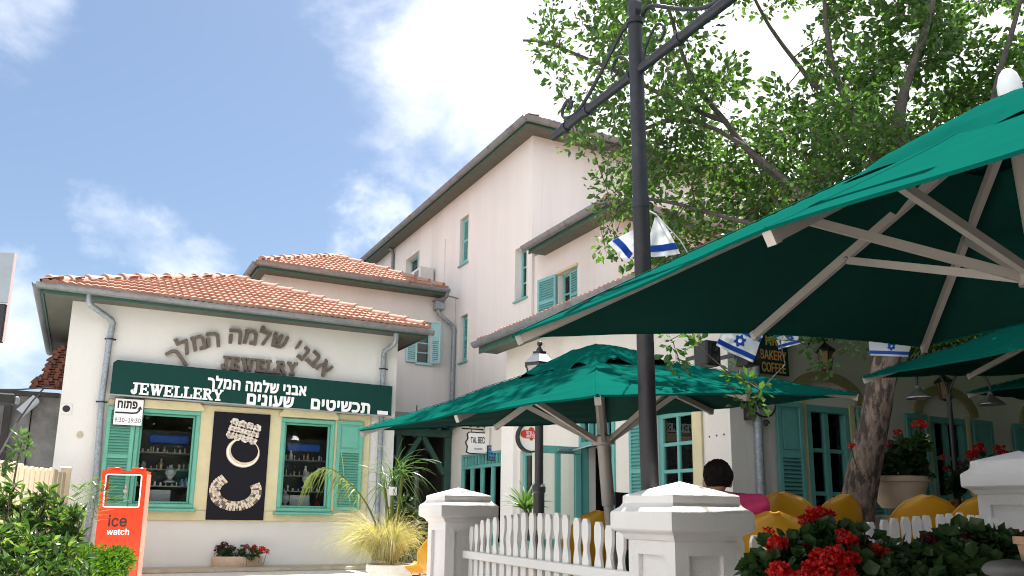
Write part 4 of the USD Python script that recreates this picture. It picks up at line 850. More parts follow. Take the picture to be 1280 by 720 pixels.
# lower shop wing with the row of teal windows
W2 = Thing('beer_shop_wing', 'low cream shop front with a long teal mullioned window in the alley', 'building', (8, 15, 0))
TF = Face('X', XC + 0.02)
tg = (13.98, 0.45, 15.9, 2.22)
W2.add('wall', [wall(TF, 13.80, 16.6, -0.3, 2.82, [tg]), bx(8.1, 8.3, 13.85, 16.6, -.3, 2.8)], 'stucco_cafe')
W2.add('flat_roof', bx(6.80, 8.49, 13.82, 17.2, 2.83, 2.93, 0.01), 'mortar')
tp = []
for z in (1.96,): tp.append(TF.box(tg[0], tg[2], z - .03, z + .03, -.11, -.03))
mull = np.linspace(tg[0], tg[2], 5)
for a in mull[1:-1]: tp.append(TF.box(a - .035, a + .035, tg[1], 1.93, -.11, -.03))
for a in np.linspace(tg[0], tg[2], 13)[1:-1]: tp.append(TF.box(a - .02, a + .02, 1.99, tg[3], -.10, -.04))
p = W2.add('window', framebars(TF, tg[0] - .02, tg[2] + .02, tg[1], tg[3] + .03, 0.07, -.12, -.02) + tp, 'teal_cafe')
W2.add('pane', TF.box(tg[0], tg[2], tg[1] + .05, tg[3], -.075, -.070), 'glass', parent=p)
pil = W2.add('pilaster', bx(6.84, XC + 0.015, 13.30, 13.78, -0.2, 2.78, 0.01), 'white_paint')

# alley between the shops: timber lean-to
al = Thing('alley_canopy', 'dark green timber lean-to with a narrow tile roof over the alley mouth', 'canopy', (6.2, 16.5, 0))
for x in (5.70, 6.80): al.add('post', bx(x, x + 0.13, 16.35, 16.48, 0.0, 2.62, 0.012), 'timber_green')
al.add('beam', bx(5.56, 6.93, 16.33, 16.50, 2.62, 2.78, 0.012), 'timber_green')
al.add('brace', bar((6.80, 16.41, 1.85), (6.30, 16.41, 2.62), 0.10, 0.10), 'timber_green'); al.add('brace', bar((5.83, 16.41, 1.95), (6.25, 16.41, 2.62), 0.10, 0.10), 'timber_green')
for k in range(5): al.add('rafter', bar((5.72 + k * 0.28, 16.1, 2.79), (5.72 + k * 0.28, 19.9, 3.28), 0.06, 0.09), 'timber_green')
al.add('roof_boards', slab4([(5.54, 16.0, 2.87), (6.94, 16.0, 2.87), (6.94, 19.98, 3.40), (5.54, 19.98, 3.40)], 0.03), 'timber_green')
for k in range(7): al.add('back_board', bx(5.55 + k * .198, 5.74 + k * .198, 17.55, 17.58, 0.0, 2.92, .004), 'timber_dark')  # dark boards added so the alley mouth reads as deep shade
al.add('side_board', [bx(6.87, 6.92, 16.5, 17.5, 0.0, 2.85), bx(5.545, 5.59, 16.5, 17.5, 0.0, 2.85)], 'timber_dark')  # dark sheets added at both sides to darken the alley
cs, sn_ = math.cos(math.atan(.133)), math.sin(math.atan(.133))
roof_plane(al, np.array([5.56, 16.0, 2.88]), (1, 0, 0), (0, cs, sn_), 1.38, 3.9, lambda u, v: v < 1.2 and u < 1.36, rng)
al.add('flashing', bx(5.56, 6.94, 17.15, 17.24, 3.04, 3.20), 'zinc_light')
lan = Thing('alley_lantern', 'white glass lantern hanging in the dark alley mouth', 'lantern', onY(520, 538, 16.9))
lo = lan.loc
lan.add('glass', lathe([(0.05, -0.16), (0.12, 0.10), (0.12, 0.11)], 6, lo), 'glass_lamp', smooth=False)
lan.add('cap', lathe([(0.15, 0.10), (0.05, 0.22), (0.02, 0.26), (0.001, 0.27)], 6, lo), 'black_iron', smooth=False)
lan.add('rod', tube([lo + [0, 0, 0.26], lo + [0, 0, 0.55]], 0.012, 6), 'black_iron')

# ------------------------------------------------------------------ signs on the cafe side
bs = Thing('hanging_sign', 'cream shield shaped sign hanging from a black scroll bracket in the alley', 'sign', onX(597, 555, 6.45))
HS = Face('Y', 14.75)
c = onY(597.5, 554, 14.75)
w_, h_ = 0.245, 0.20
shield = Polygon([(-w_, -h_ * .9), (-w_ * .75, -h_), (w_ * .85, -h_), (w_, -h_ * .75), (w_ * .95, -h_ * .3), (w_ * 1.1, 0), (w_ * .95, h_ * .45), (w_ * 1.0, h_ * .9), (w_ * .8, h_), (-w_ * .8, h_), (-w_ * .95, h_ * .85), (-w_ * .9, h_ * .4), (-w_ * 1.08, 0), (-w_ * .92, -h_ * .4)])
place = lambda p: affinity.translate(p, c[0], c[2])
bs.add('board', HS.prism(place(shield), 0, 0.02), 'white_print'); bs.add('board_edge', HS.prism(place(shield.buffer(0.015).difference(shield.buffer(-0.004))), -0.004, 0.026), 'black_iron')
t_, w = latin('TAL', 0.11, 0.003, True, 0.13); bs.add('print', HS.write(t_, c[0] - 0.165, c[2] + 0.0, 0.0205), 'black_print', smooth=False)
t_, w = latin('BECK', 0.12, 0.003, True, 0.19); bs.add('print', HS.write(t_, c[0] - 0.01, c[2] + 0.0, 0.0205), 'black_print', smooth=False)
t_, w = latin('PARIS', 0.035, 0.003, False, 0.17); bs.add('print', HS.write(t_, c[0] - 0.08, c[2] - 0.13, 0.0205), 'black_print', smooth=False)
zt = c[2] + h_ + 0.07
scr = [np.array([c[0] + 0.32 * math.cos(a) * 0.5 ** (0), 14.745, zt + 0.05]) for a in (0,)]
bs.add('bracket', [tube([(c[0] - 0.35, 14.745, zt), (6.93, 14.745, zt)], 0.014, 6)] + [tube([(c[0] + s * 0.0 + k * 0.16 + 0.06 * math.cos(u) * (1 - u / 9), 14.745, zt + 0.06 + 0.05 * math.sin(u) * (1 - u / 9)) for u in np.linspace(0, 7, 16)], 0.009, 5) for k, s in ((-1, 1), (0, 1), (1, 1), (2.2, 1), (3.2, 1))] + [tube([(c[0] + k, 14.745, zt), (c[0] + k, 14.745, c[2] + h_)], 0.007, 5) for k in (-0.15, 0.15)], 'black_iron')
b2 = Thing('blue_sign', 'small blue lettered board hanging below the shield sign', 'sign', onY(616, 566, 14.4))
BS = Face('Y', 14.45); c = onY(616.5, 566.5, 14.45)
b2.add('board', BS.box(c[0] - .115, c[0] + .115, c[2] - .125, c[2] + .125, 0, .02, .004), 'blue_print'); b2.add('board_edge', framebars(BS, c[0] - .135, c[0] + .135, c[2] - .145, c[2] + .145, .02, -.004, .026, 0), 'black_print')
for i in range(3):
    b2.add('print', [BS.box(c[0] - .095 + k * .033, c[0] - .095 + k * .033 + .022 - .006 * ((k + i) % 2), c[2] + .045 - .075 * i, c[2] + .085 - .075 * i, .0205, .0225) for k in range(6)], 'black_print', kind='stuff')
b2.add('chain', [tube([(c[0] + k, 14.44, c[2] + .14), (c[0] + k, 14.44, c[2] + .48)], 0.006, 5) for k in (-.08, .08)], 'black_iron')
st = Thing('round_beer_sign', 'round white illuminated sign with a red beer emblem beside the teal door', 'sign', onX(661, 545, 6.6))
SS = Face('Y', 12.55); c = onY(662, 547, 12.55)
st.add('face', SS.prism(Point(c[0], c[2]).buffer(0.235, 32), 0, 0.06), 'white_print'); st.add('rim', SS.prism(Point(c[0], c[2]).buffer(0.262, 32).difference(Point(c[0], c[2]).buffer(0.232, 32)), -0.03, 0.08), 'black_iron')
em = unary_union([sbox(-.15, -.055, .15, .075), Point(0, .075).buffer(.05), Point(-.15, .01).buffer(.055), Point(.15, .01).buffer(.055), Point(0, -.06).buffer(.03)])
st.add('emblem', SS.prism(affinity.translate(em, c[0] + .0, c[2] + .04), .061, .064), 'red_print')
st.add('emblem_edge', SS.prism(affinity.translate(em.buffer(.012).difference(em), c[0] + .0, c[2] + .04), .061, .063), 'gold_print')
t_, w = latin('STELLA', .045, .002, True, .20); st.add('print', SS.write(t_, c[0] - .10, c[2] + .052, .0645), 'white_print', smooth=False)
t_, w = latin('ARTOIS', .045, .002, True, .20); st.add('print', SS.write(t_, c[0] - .10, c[2] - .005, .0645), 'white_print', smooth=False)
st.add('arm', tube([(c[0] + .27, 12.53, c[2]), (XC - .002, 12.53, c[2])], .025, 8), 'black_iron')
bk = Thing('bakery_sign', 'dark green board with orange lettering high on the shaded cafe wall', 'sign', (7.64, 7.66, 2.84))
a0, a1, z0, z1 = 7.30, 7.86, 2.80, 3.75
bk.add('board', CYF.box(a0, a1, z0, z1, 0.075, 0.10, 0.005), 'sign_green'); bk.add('batten', [CYF.box(a0 + .05, a1 - .05, z, z + .05, 0, .0745) for z in (2.95, 3.55)], 'timber_green')
for s_, z, x, w in (("THE", 3.36, 7.46, .26), ('HRS', 3.17, 7.48, .30), ('BAKERY', 2.99, 7.38, .44), ('COFFEE', 2.83, 7.40, .40)):
    t_, ww = latin(s_, 0.115, 0.004, True, w); bk.add('print', CYF.write(t_, x, z, 0.1005), 'orange_print', smooth=False)

# iron bracket, speakers, wall lanterns
def scroll(c, r, turns, ax, bz, n=22, tight=0.85):
    return [c + ax * (r * (1 - tight * u / (2 * np.pi * turns)) * math.cos(u)) + bz * (r * (1 - tight * u / (2 * np.pi * turns)) * math.sin(u)) for u in np.linspace(0, 2 * np.pi * turns, n)]
ib = Thing('wall_bracket', 'black wrought iron scroll bracket at the cafe corner', 'bracket', onD(955, 522, 9.9))
c = onY(955, 505, 7.6); XX, ZZ = np.array([1.0, 0, 0]), np.array([0, 0, 1.0])
ib.add('scroll', [tube([c + XX * (0.19 * math.cos(u)) + ZZ * (0.16 * math.sin(u)) for u in np.linspace(np.pi * 1.05, 2 * np.pi, 14)], .012, 6), tube(scroll(c + [-.02, 0, -.02], .07, 1.4, -XX, -ZZ), .009, 5), tube(scroll(c + [0.02, 0, -.24], .05, 1.3, XX, ZZ), .010, 5), bar(c + [-.2, 0, 0.02], c + [.2, 0, 0.02], .016)], 'black_iron')
ib.add('wall_plate', bx(c[0] - .22, c[0] - .19, 7.58, 7.727, c[2] - .2, c[2] + .2), 'black_iron')
def speaker(px, py, D, w, h, label):
    o = onD(px, py, D); t = Thing('loudspeaker', label, 'loudspeaker', o)
    t.add('cabinet', bx(o[0] - w / 2, o[0] + w / 2, o[1] - .12, o[1] + .12, o[2] - h / 2, o[2] + h / 2, .02), 'speaker_black')
    for dz, r in ((.22 * h, .26 * w), (-.18 * h, .34 * w)):
        c_ = t.add('cone', trimesh.Trimesh(np.asarray(lathe([(r, 0), (r * .95, .012), (r * .8, .010), (r * .3, -.015), (.001, -.005)], 16).vertices)[:, [0, 2, 1]] * [1, -1, 1] + [o[0], o[1] - .121, o[2] + dz], lathe([(r, 0), (r * .95, .012), (r * .8, .010), (r * .3, -.015), (.001, -.005)], 16).faces, process=False), 'black_iron')
    t.add('bracket', bx(o[0] - .02, o[0] + .02, o[1] + .12, 7.73, o[2] - .02, o[2] + .02), 'black_iron')
    return t
speaker(884, 443, 9.6, .22, .29, 'black two-cone loudspeaker on the cafe wall, left of the pair')
speaker(934, 440, 9.6, .22, .33, 'black two-cone loudspeaker under the flag, right of the pair')
def wall_lantern(px, py, label):
    o = onY(px, py, 7.45); t = Thing('wall_lantern', label, 'lantern', o)
    t.add('glass', lathe([(.06, -.17), (.10, .06)], 6, o), 'wood_warm', smooth=False)
    t.add('frame', [tube([o + [.06 * math.cos(a), .06 * math.sin(a), -.17], o + [.10 * math.cos(a), .10 * math.sin(a), .06]], .008, 5) for a in np.arange(6) * np.pi / 3] + [lathe([(.13, .06), (.12, .09), (.05, .15), (.02, .18), (.001, .2)], 6, o), lathe([(.001, -.20), (.065, -.17), (.065, -.165), (.001, -.165)], 6, o)], 'black_iron', smooth=False)
    t.add('arm', tube([o + [0, 0, .19], o + [0, .02, .27], o + [0, .1, .33], o + [0, .2, .29], o + [0, .277, .2]], .013, 6), 'black_iron')
    t.add('arm_scroll', tube([p for p in scroll(o + [0, .12, .24], .06, 1.3, np.array([0, 1.0, 0]), ZZ)], .008, 5), 'black_iron')
wall_lantern(1032, 446, 'black iron wall lantern with amber glass left of the tree trunk')
wall_lantern(1180, 484, 'black iron wall lantern over the second terrace door right of the trunk')

# double gooseneck lamp standing on the terrace
gn = Thing('gooseneck_lamp', 'black double gooseneck lamp with two metal bell shades on the shaded terrace', 'lamp', onZ(1192, 690, 0.0) * 0 + np.array([*onD(1192, 560, 8.6)[:2], 0.0]))
b = gn.loc; top = onD(1187, 496, 8.6); hz_ = top[2]
gn.add('pole', lathe([(.10, 0), (.10, .03), (.04, .08), (.028, .2), (.024, hz_ - .02), (.035, hz_), (.035, hz_ + .04), (.001, hz_ + .06)], 12, (b[0], b[1], 0)), 'black_iron')
for px, py in ((1148, 491), (1238, 499)):
    e = onD(px, py, 8.6); s_ = e - [b[0], b[1], e[2]]
    mid_ = np.array([b[0], b[1], hz_])
    P = [mid_ + np.array([0, 0, .02]), mid_ + s_ * .12 + [0, 0, .16], mid_ + s_ * .45 + [0, 0, .32], mid_ + s_ * .8 + [0, 0, .28], np.array([e[0], e[1], e[2] + .16]), np.array([e[0], e[1], e[2] + .06])]
    from scipy.interpolate import CubicSpline
    cs_ = CubicSpline(np.arange(6), np.array(P)); arm = gn.add('arm', tube(cs_(np.linspace(0, 5, 22)), .012, 7), 'black_iron')
    gn.add('shade', lathe([(.022, .07), (.028, .05), (.04, .03), (.13, -.05), (.132, -.06), (.125, -.055), (.03, .02)], 20, e), 'shade_metal', parent=arm)

# ------------------------------------------------------------------ market umbrellas
def make_umbrella(center, tilt_y, yaw, side, rise, hub_z, foot_z, label, seed, wr=0.006, fs=0.34, lift=0.0, finial=True):
    ty_, yw_ = math.radians(tilt_y), math.radians(yaw)
    axis = np.array([math.sin(ty_) * math.cos(yw_), math.sin(ty_) * math.sin(yw_), math.cos(ty_)])
    # tilt about Y lifts the +X side
    L = (center[2] - foot_z) / axis[2]
    foot = np.asarray(center, float) - axis * L
    t = Thing('market_umbrella', label, 'umbrella', foot, (0, tilt_y, yaw), group=None)
    h = side / 2; n = 28; rg = np.random.default_rng(seed)
    # local: z along the pole, edge plane at z = L
    ux = np.linspace(-1, 1, 2 * n + 1)
    GX, GY = np.meshgrid(ux, ux, indexing='ij')
    r = np.maximum(np.abs(GX), np.abs(GY)); w = np.where(r > 0, np.minimum(np.abs(GX), np.abs(GY)) / np.maximum(r, 1e-9), 0)
    sagv = np.abs(np.sin(2 * np.pi * w / 1.0 * 0.5 * 2)) * 0.5
    inset = 0.030 * np.sin(np.pi * w) ** 2 * r ** 2 + 0.018 * (1 - np.cos(2 * np.pi * w)) * 0
    z = rise * (1 - r) - 0.035 * np.sin(np.pi * w) * r * (1 - 0.85 * r) + lift * (1 - w ** 1.3) * r ** 2
    P = np.stack([GX * h * (1 - inset), GY * h * (1 - inset), z], -1).reshape(-1, 3)
    P[:, 2] += (np.sin(np.pi * np.clip(2 * np.abs(w.reshape(-1) - .5), 0, 1)) * 0) + wr * 1.2 * np.sin(r.reshape(-1) * 55 + 6 * meshkit.noise(P * [1.3, 1.3, 0] + seed)) * np.sin(np.pi * w.reshape(-1)) * np.clip(r.reshape(-1) * 1.5 - .3, 0, 1)
    P[:, 2] += (meshkit.fbm(np.stack([P[:, 0] * 2.2, P[:, 1] * 2.2, np.full(len(P), seed)], -1), 3) - 0.5) * wr * 4
    N = 2 * n + 1
    hole = 0.22
    quads = [(i * N + j, (i + 1) * N + j, (i + 1) * N + j + 1, i * N + j + 1) for i in range(2 * n) for j in range(2 * n)]
    rr = r.reshape(-1)
    quads = [q_ for q_ in quads if max(rr[list(q_)]) > hole]
    top = P + [0, 0, L]; low = top - [0, 0, 0.004]; K = len(P)
    # hem turned down along the rim
    rim = [i * N for i in range(N)] + [(N - 1) * N + j for j in range(1, N)] + [i * N + N - 1 for i in range(N - 2, -1, -1)] + [j for j in range(N - 2, 0, -1)]
    hem = top[rim] * [1.002, 1.002, 1] - [0, 0, 0.014]
    f = [tuple(q_) for q_ in quads]
    for a in range(len(rim)):
        b_ = (a + 1) % len(rim); f.append((rim[a], rim[b_], K + b_, K + a))
    t.add('canopy', tm(np.vstack([top, hem]), f), 'canopy', local=True, smooth=50)
    iz = lambda a_, b_: top[int(round(a_)) * N + int(round(b_))]
    for k in range(8):
        cxk, cyk = [(1, 0), (1, 1), (0, 1), (-1, 1), (-1, 0), (-1, -1), (0, -1), (1, -1)][k]
        V_ = []
        for i_ in range(4, n + 1):
            p_ = top[(n + cxk * i_) * N + n + cyk * i_] + [0, 0, .0015]; d_ = np.array([-cyk, cxk, 0.0]); d_ /= np.linalg.norm(d_)
            V_ += [p_ - d_ * .008, p_ + [0, 0, .004], p_ + d_ * .008]
        m3 = len(V_) // 3
        t.add('seam', tm(V_, [(3 * i_ + j_, 3 * i_ + j_ + 1, 3 * i_ + j_ + 4, 3 * i_ + j_ + 3) for i_ in range(m3 - 1) for j_ in (0, 1)]), 'canopy', local=True, smooth=True)
    t.add('canopy_shade_side', tm(low, [q_[::-1] for q_ in quads]), 'canopy_shade_side', local=True, smooth=50)  # darker copy of the cloth, underside shade painted in
    # vent cap with folds
    m_ = 16; ux = np.linspace(-1, 1, 2 * m_ + 1); GX, GY = np.meshgrid(ux, ux, indexing='ij'); r2 = np.maximum(abs(GX), abs(GY)); w2 = np.where(r2 > 0, np.minimum(abs(GX), abs(GY)) / np.maximum(r2, 1e-9), 0)
    zc = rise * (1 - r2 * fs) * 0.98 + 0.075 - 0.10 * r2 ** 2 + 0.035 * np.sin(np.pi * w2) * r2 * 1.3
    fold = (meshkit.fbm(np.stack([GX * 3.1 + seed, GY * 3.1, GX * 0 + 1.3], -1), 3) - 0.5) * 0.15 * (0.25 + r2)
    C_ = np.stack([GX * h * fs, GY * h * fs, zc + fold * (1.0 if wr > .004 else .35)], -1).reshape(-1, 3) + [0, 0, L]
    N2 = 2 * m_ + 1; q2 = [(i * N2 + j, (i + 1) * N2 + j, (i + 1) * N2 + j + 1, i * N2 + j + 1) for i in range(2 * m_) for j in range(2 * m_)]
    K2 = len(C_)
    vc = t.add('vent_cap', tm(C_, q2), 'canopy', local=True, smooth=60)
    t.add('vent_shade_side', tm(C_ - [0, 0, .006], [q_[::-1] for q_ in q2]), 'canopy_shade_side', parent=vc, local=True, smooth=60)  # same painted shade under the vent cap
    zt = L + rise
    if finial: t.add('finial', lathe([(.001, zt + .17), (.020, zt + .165), (.038, zt + .14), (.050, zt + .10), (.052, zt + .06), (.045, zt + .03), (.001, zt + .03)], 16), 'white_print', local=True)
    t.add('pole', lathe([(.001, .02), (.042, .02), (.042, zt + .02), (.001, zt + .02)], 16), 'umbrella_metal', local=True)
    t.add('pole_sleeve', lathe([(.05, L + hub_z - .55), (.055, L + hub_z - .54), (.055, L + hub_z - .02), (.05, L + hub_z)], 16), 'umbrella_metal', local=True)
    t.add('base', bx(-.36, .36, -.36, .36, -.02, .09, .02), 'stone_block', local=True)
    hz2 = L + hub_z
    t.add('hub', lathe([(.045, hz2 - .05), (.095, hz2 - .04), (.095, hz2 + .03), (.045, hz2 + .04)], 16), 'umbrella_metal', local=True)
    t.add('top_hub', lathe([(.045, zt - .12), (.08, zt - .11), (.08, zt - .05), (.045, zt - .04)], 16), 'umbrella_metal', local=True)
    for k in range(8):
        a = k * math.pi / 4; ln = h * (math.sqrt(2) if k % 2 else 1.0) * 0.985
        d_ = np.array([math.cos(a), math.sin(a), 0])
        if k % 2 == 0: e = d_ * ln
        else: e = d_ * ln
        e = e + [0, 0, L - 0.032 + (lift if k % 2 == 0 else 0)]; s0 = d_ * 0.07 + [0, 0, zt - .075]
        rb = t.add('rib', bar(s0, e, .034, .048), 'umbrella_metal', local=True)
        t.add('rib_end', bar(e - (e - s0) / np.linalg.norm(e - s0) * 0.02, e + (e - s0) / np.linalg.norm(e - s0) * 0.014, (.040), .056), 'umbrella_metal', parent=rb, local=True)
        mp = s0 + (e - s0) * (0.55 if k % 2 == 0 else 0.39)
        sd_ = t.add('strut', bar(d_ * 0.085 + [0, 0, hz2], mp - [0, 0, .03], .030, .042), 'umbrella_metal', local=True)
        t.add('bolt', sphere(mp + np.array([-d_[1], d_[0], 0]) * .022 - [0, 0, .02], .012, 1), 'shade_metal', parent=sd_, local=True)
    return t, L
U1, L1 = make_umbrella((3.754, 2.108, 2.135), -5.5, 2.8, 3.5, 0.82, 0.0, gz(3.75, 2.1) - 0.02, 'large green canvas umbrella nearest the street, filling the upper right', 1, wr=0.0014, fs=0.37, lift=0.06)
U2, L2 = make_umbrella((3.872, 5.898, 1.905), -5.8, 11.0, 3.0, 0.53, -0.235, 0.15, 'green canvas umbrella beyond the black lamp pole with a crumpled vent cap', 2, wr=0.008, fs=0.36, lift=0.012, finial=False)
d3 = onD(1075, 471, 7.35)
c3 = d3 + np.array([1.5, -1.5, 0.15])
hU = 1.905 - 0.15
dup(U2, (c3[0] + math.sin(math.radians(5.8)) * hU, c3[1], c3[2] - hU), (0, -5.8, 0), label='shaded green umbrella whose tip crosses the tree trunk')
dup(U2, (c3[0] + 3.3, c3[1] + 1.3, c3[2] - hU + .12), (0, -2, 8), label='darkest green umbrella at the far right over the terrace')
dup(U2, (c3[0] + 6.5, c3[1] - .2, c3[2] - hU - .05), (0, -2, 3), label='unseen green umbrella added beyond the right edge to shade the terrace')  # extra umbrella out of view, added to shade the terrace wall

# ------------------------------------------------------------------ terrace gate posts and picket fences
def gate_post(x, y, z0, ztop, label, w=0.36, scale=1.0, yaw=0.0):
    t = Thing('gate_post', label, 'gate post', (x, y, z0), (0, 0, yaw))
    H = ztop - z0; h = w / 2; k = scale
    def sq(prof):
        v, f = [], []
        for r, z in prof: v += [(-r, -r, z), (r, -r, z), (r, r, z), (-r, r, z)]
        for i in range(len(prof) - 1):
            for j in range(4): f.append((i * 4 + j, i * 4 + (j + 1) % 4, (i + 1) * 4 + (j + 1) % 4, (i + 1) * 4 + j))
        return tm(v, f)
    zc = H - 0.30 * k
    body = manifold3d.Manifold.cube((w, w, zc)).translate((-h, -h, 0))
    for a in (0, 90, 180, 270):
        body -= manifold3d.Manifold.cube((w - .19 * k, .030, zc - .12 - .11 * k)).translate((-h + .095 * k, -h - .001, .12)).rotate((0, 0, a))
    t.add('shaft', body, 'plaster_post', local=True, smooth=False)
    e = 0.075 * k
    cap = sq([(h * .96, zc - .035), (h + .012, zc - .03), (h + .03 * k, zc), (h + e * .9, zc + .02 * k), (h + e, zc + .03 * k), (h + e, zc + .115 * k), (h + e * .92, zc + .128 * k), (h + e * .45, zc + .155 * k), (h + e * .30, zc + .175 * k), (h + e * .28, zc + .215 * k), (h + e * .20, zc + .222 * k), (.001, H)])
    t.add('cap', cap, 'plaster_post', local=True, smooth=25)
    return t
PC = onD(850, 620, 4.8); PL = onD(573, 620, 8.1); PR = onD(1277, 600, 6.3)
gate_post(PC[0], PC[1], -0.5, 1.245, 'white plaster gate post nearest the street in the centre foreground', w=0.43)
gate_post(PL[0], PL[1], -0.2, 1.295, 'white plaster gate post with sunlit cap beside the feather grass', w=0.44)
gate_post(PR[0], PR[1], -0.3, 1.57, 'white plaster gate post at the right edge behind the geraniums', w=0.44)

def picket_mesh(w, h, th, pointed=True):
    """Dumb-bell shaped picket: a chamfered head, a waist and a plain shaft."""
    hw = w / 2
    pts = [(-hw, 0), (hw, 0), (hw, h - .30), (hw * .92, h - .27), (hw * .55, h - .215), (hw * .55, h - .185), (hw * .95, h - .13), (hw, h - .11), (hw, h - .035), (hw * .55, h), (-hw * .55, h), (-hw, h - .035), (-hw, h - .11), (-hw * .95, h - .13), (-hw * .55, h - .185), (-hw * .55, h - .215), (-hw * .92, h - .27), (-hw, h - .30)]
    m = extrude(Polygon(pts), th); v = np.asarray(m.vertices)
    return trimesh.Trimesh(np.stack([v[:, 0], v[:, 2] - th / 2, v[:, 1]], -1), m.faces, process=False)

def picket_fence(p, q, zb, tops, n, label, m='white_paint', w=0.062, th=0.022, seed=0, name='picket_fence'):
    p, q = np.asarray(p, float), np.asarray(q, float)
    d = q - p; L = np.linalg.norm(d[:2]); ang = math.degrees(math.atan2(d[1], d[0]))
    t = Thing(name, label, 'fence', (p[0], p[1], zb), (0, 0, ang))
    r = np.random.default_rng(seed)
    us = np.linspace(0, 1, len(tops))
    for i in range(n):
        u = (i + 0.5) / n; zt = np.interp(u, us, tops) - zb
        pm = picket_mesh(w * (1 + r.normal(0, .02)), zt + r.normal(0, .004), th)
        a = math.radians(r.normal(0, .5)); v = np.asarray(pm.vertices); v = np.stack([v[:, 0] + v[:, 2] * math.sin(a), v[:, 1] + r.normal(0, .002), v[:, 2]], -1)
        t.add('picket', trimesh.Trimesh(v + [u * L, 0, 0], pm.faces, process=False), m, local=True, smooth=False)
    for zz in (.22, np.mean(tops) - zb - .36):
        t.add('rail', bx(0, L, th / 2 + .001, th / 2 + .045, zz, zz + .07, .006), m, local=True)
    return t
picket_fence((PC[0], PC[1] + .26, 0), (PL[0], PL[1] - .26, 0), -0.25, [.90, .965, 1.02, 1.05, 1.06, 1.055, 1.03, .99, .91], 21, 'white picket fence running back from the centre gate post to the left one', seed=1, w=.094)
zr = [.90, .94, .93, .96, .99, 1.03, 1.06, 1.08, 1.09, 1.08, 1.05]
picket_fence((PC[0] + .26, PC[1], 0), (PR[0] - .26, PR[1], 0), -0.4, zr, 24, 'white picket fence in shade between the centre and right gate posts', seed=2, w=.072)

# old fence far left
FA, FB = onD(-40, 585, 9.2), onD(82, 592, 13.6)
t = Thing('board_fence', 'cream board fence with rounded white tops behind the shrubs at far left', 'fence', (FA[0], FA[1], -.2), (0, 0, math.degrees(math.atan2(FB[1] - FA[1], FB[0] - FA[0]))))
Lf = np.linalg.norm((FB - FA)[:2]); nb = 17
for i in range(nb):
    wv = Lf / nb * 0.80
    pts = [(-wv / 2, 0), (wv / 2, 0), (wv / 2, 1.77)] + [(wv / 2 * math.cos(a), 1.77 + wv * .30 * math.sin(a)) for a in np.linspace(.2, np.pi - .2, 6)] + [(-wv / 2, 1.77)]
    m_ = extrude(Polygon(pts), .03); v = np.asarray(m_.vertices); g_ = np.random.default_rng(i).normal(0, .012)
    t.add('board', trimesh.Trimesh(np.stack([v[:, 0] + (i + .5) * Lf / nb, v[:, 2] - .015, v[:, 1] + g_], -1), m_.faces, process=False), 'picket_beige', local=True, smooth=False)
for zz in (.4, 1.3): t.add('rail', bx(0, Lf, .0151, .06, zz, zz + .08), 'picket_beige', local=True)
def old_post(px, py, D, w, label, ztop=None, lean=None):
    o = onD(px, py, D); t = Thing('fence_post', label, 'post', (o[0], o[1], 0))
    t.add('shaft', bx(o[0] - w / 2, o[0] + w / 2, o[1] - w / 2, o[1] + w / 2, 0, o[2] - .05, .008), 'picket_beige')
    t.add('cap', bx(o[0] - w * .62, o[0] + w * .62, o[1] - w * .62, o[1] + w * .62, o[2] - .05, o[2], .012), 'white_paint')
old_post(83.5, 582, 13.7, .155, 'cream fence post with white cap at the end of the board fence')
old_post(86, 560, 15.0, .135, 'taller cream fence post standing just behind the end post')
o0, o1 = onD(100, 622, 14.4), onD(117, 548, 14.9)
t = Thing('leaning_board', 'long white board leaning against the left corner of the shop', 'board', (o0[0], o0[1], 0))
dd = (o1 - o0) / np.linalg.norm(o1 - o0); lo_ = o0 + dd * ((0.08 - o0[2]) / dd[2])
t.add('board', bar(lo_, o1, .10, .045, up_=(0, 1, .1)), 'white_paint'); t.add('board_tip', bar(o1 + dd * .001, o1 + dd * .03, .085, .04, up_=(0, 1, .1)), 'white_paint')
o = onD(118, 616, 15.2)
t = Thing('traffic_cone', 'orange and white striped post partly hidden beside the drainpipe', 'cone', (o[0], o[1], 0))
t.add('body', lathe([(.09, .03), (.035, 1.62), (.02, 1.64), (.001, 1.64)], 16, (o[0], o[1], 0)), 'plastic_orange')
for z in (.95, 1.2, 1.43): r_ = .09 - .055 * (z - .03) / 1.59; t.add('band', lathe([(r_ + .003, z), (r_ - .001, z + .11)], 16, (o[0], o[1], 0)), 'white_print')
t.add('base', bx(o[0] - .17, o[0] + .17, o[1] - .17, o[1] + .17, .0, .03, .01), 'plastic_orange')

# dark shed with an old stacked tile roof at far left
sh = Thing('old_shed', 'dark grey sheet-clad shed with an old red tile roof left of the shop', 'shed', (-2.4, 18.5, 0))
def shp(px, py, Y=18.6): return onY(px, py, Y)
zt = shp(40, 488)[2]
rg = np.random.default_rng(8)
xs_ = [-4.6, -3.2, -2.3, -1.75, -1.42, -1.0, -0.47]
for i in range(len(xs_) - 1):
    v, f = [], []; n_ = 10
    for k in range(n_ + 1):
        z = 0 + (zt - 0.02) * k / n_
        for j in range(5):
            x = xs_[i] + .01 + (xs_[i + 1] - xs_[i] - .02) * j / 4
            v.append((x, 18.6 + .05 * (i % 2) + .06 * meshkit.fbm(np.array([x * 2.2, 0, z * 1.7]), 3, seed=i), z))
    for k in range(n_):
        for j in range(4): f.append((k * 5 + j, k * 5 + j + 1, (k + 1) * 5 + j + 1, (k + 1) * 5 + j))
    sh.add('wall_sheet', tm(v, f), 'tarp', smooth=True)
sh.add('wall', bx(-4.6, -0.47, 18.75, 22, 0, zt - .05), 'dark_room')
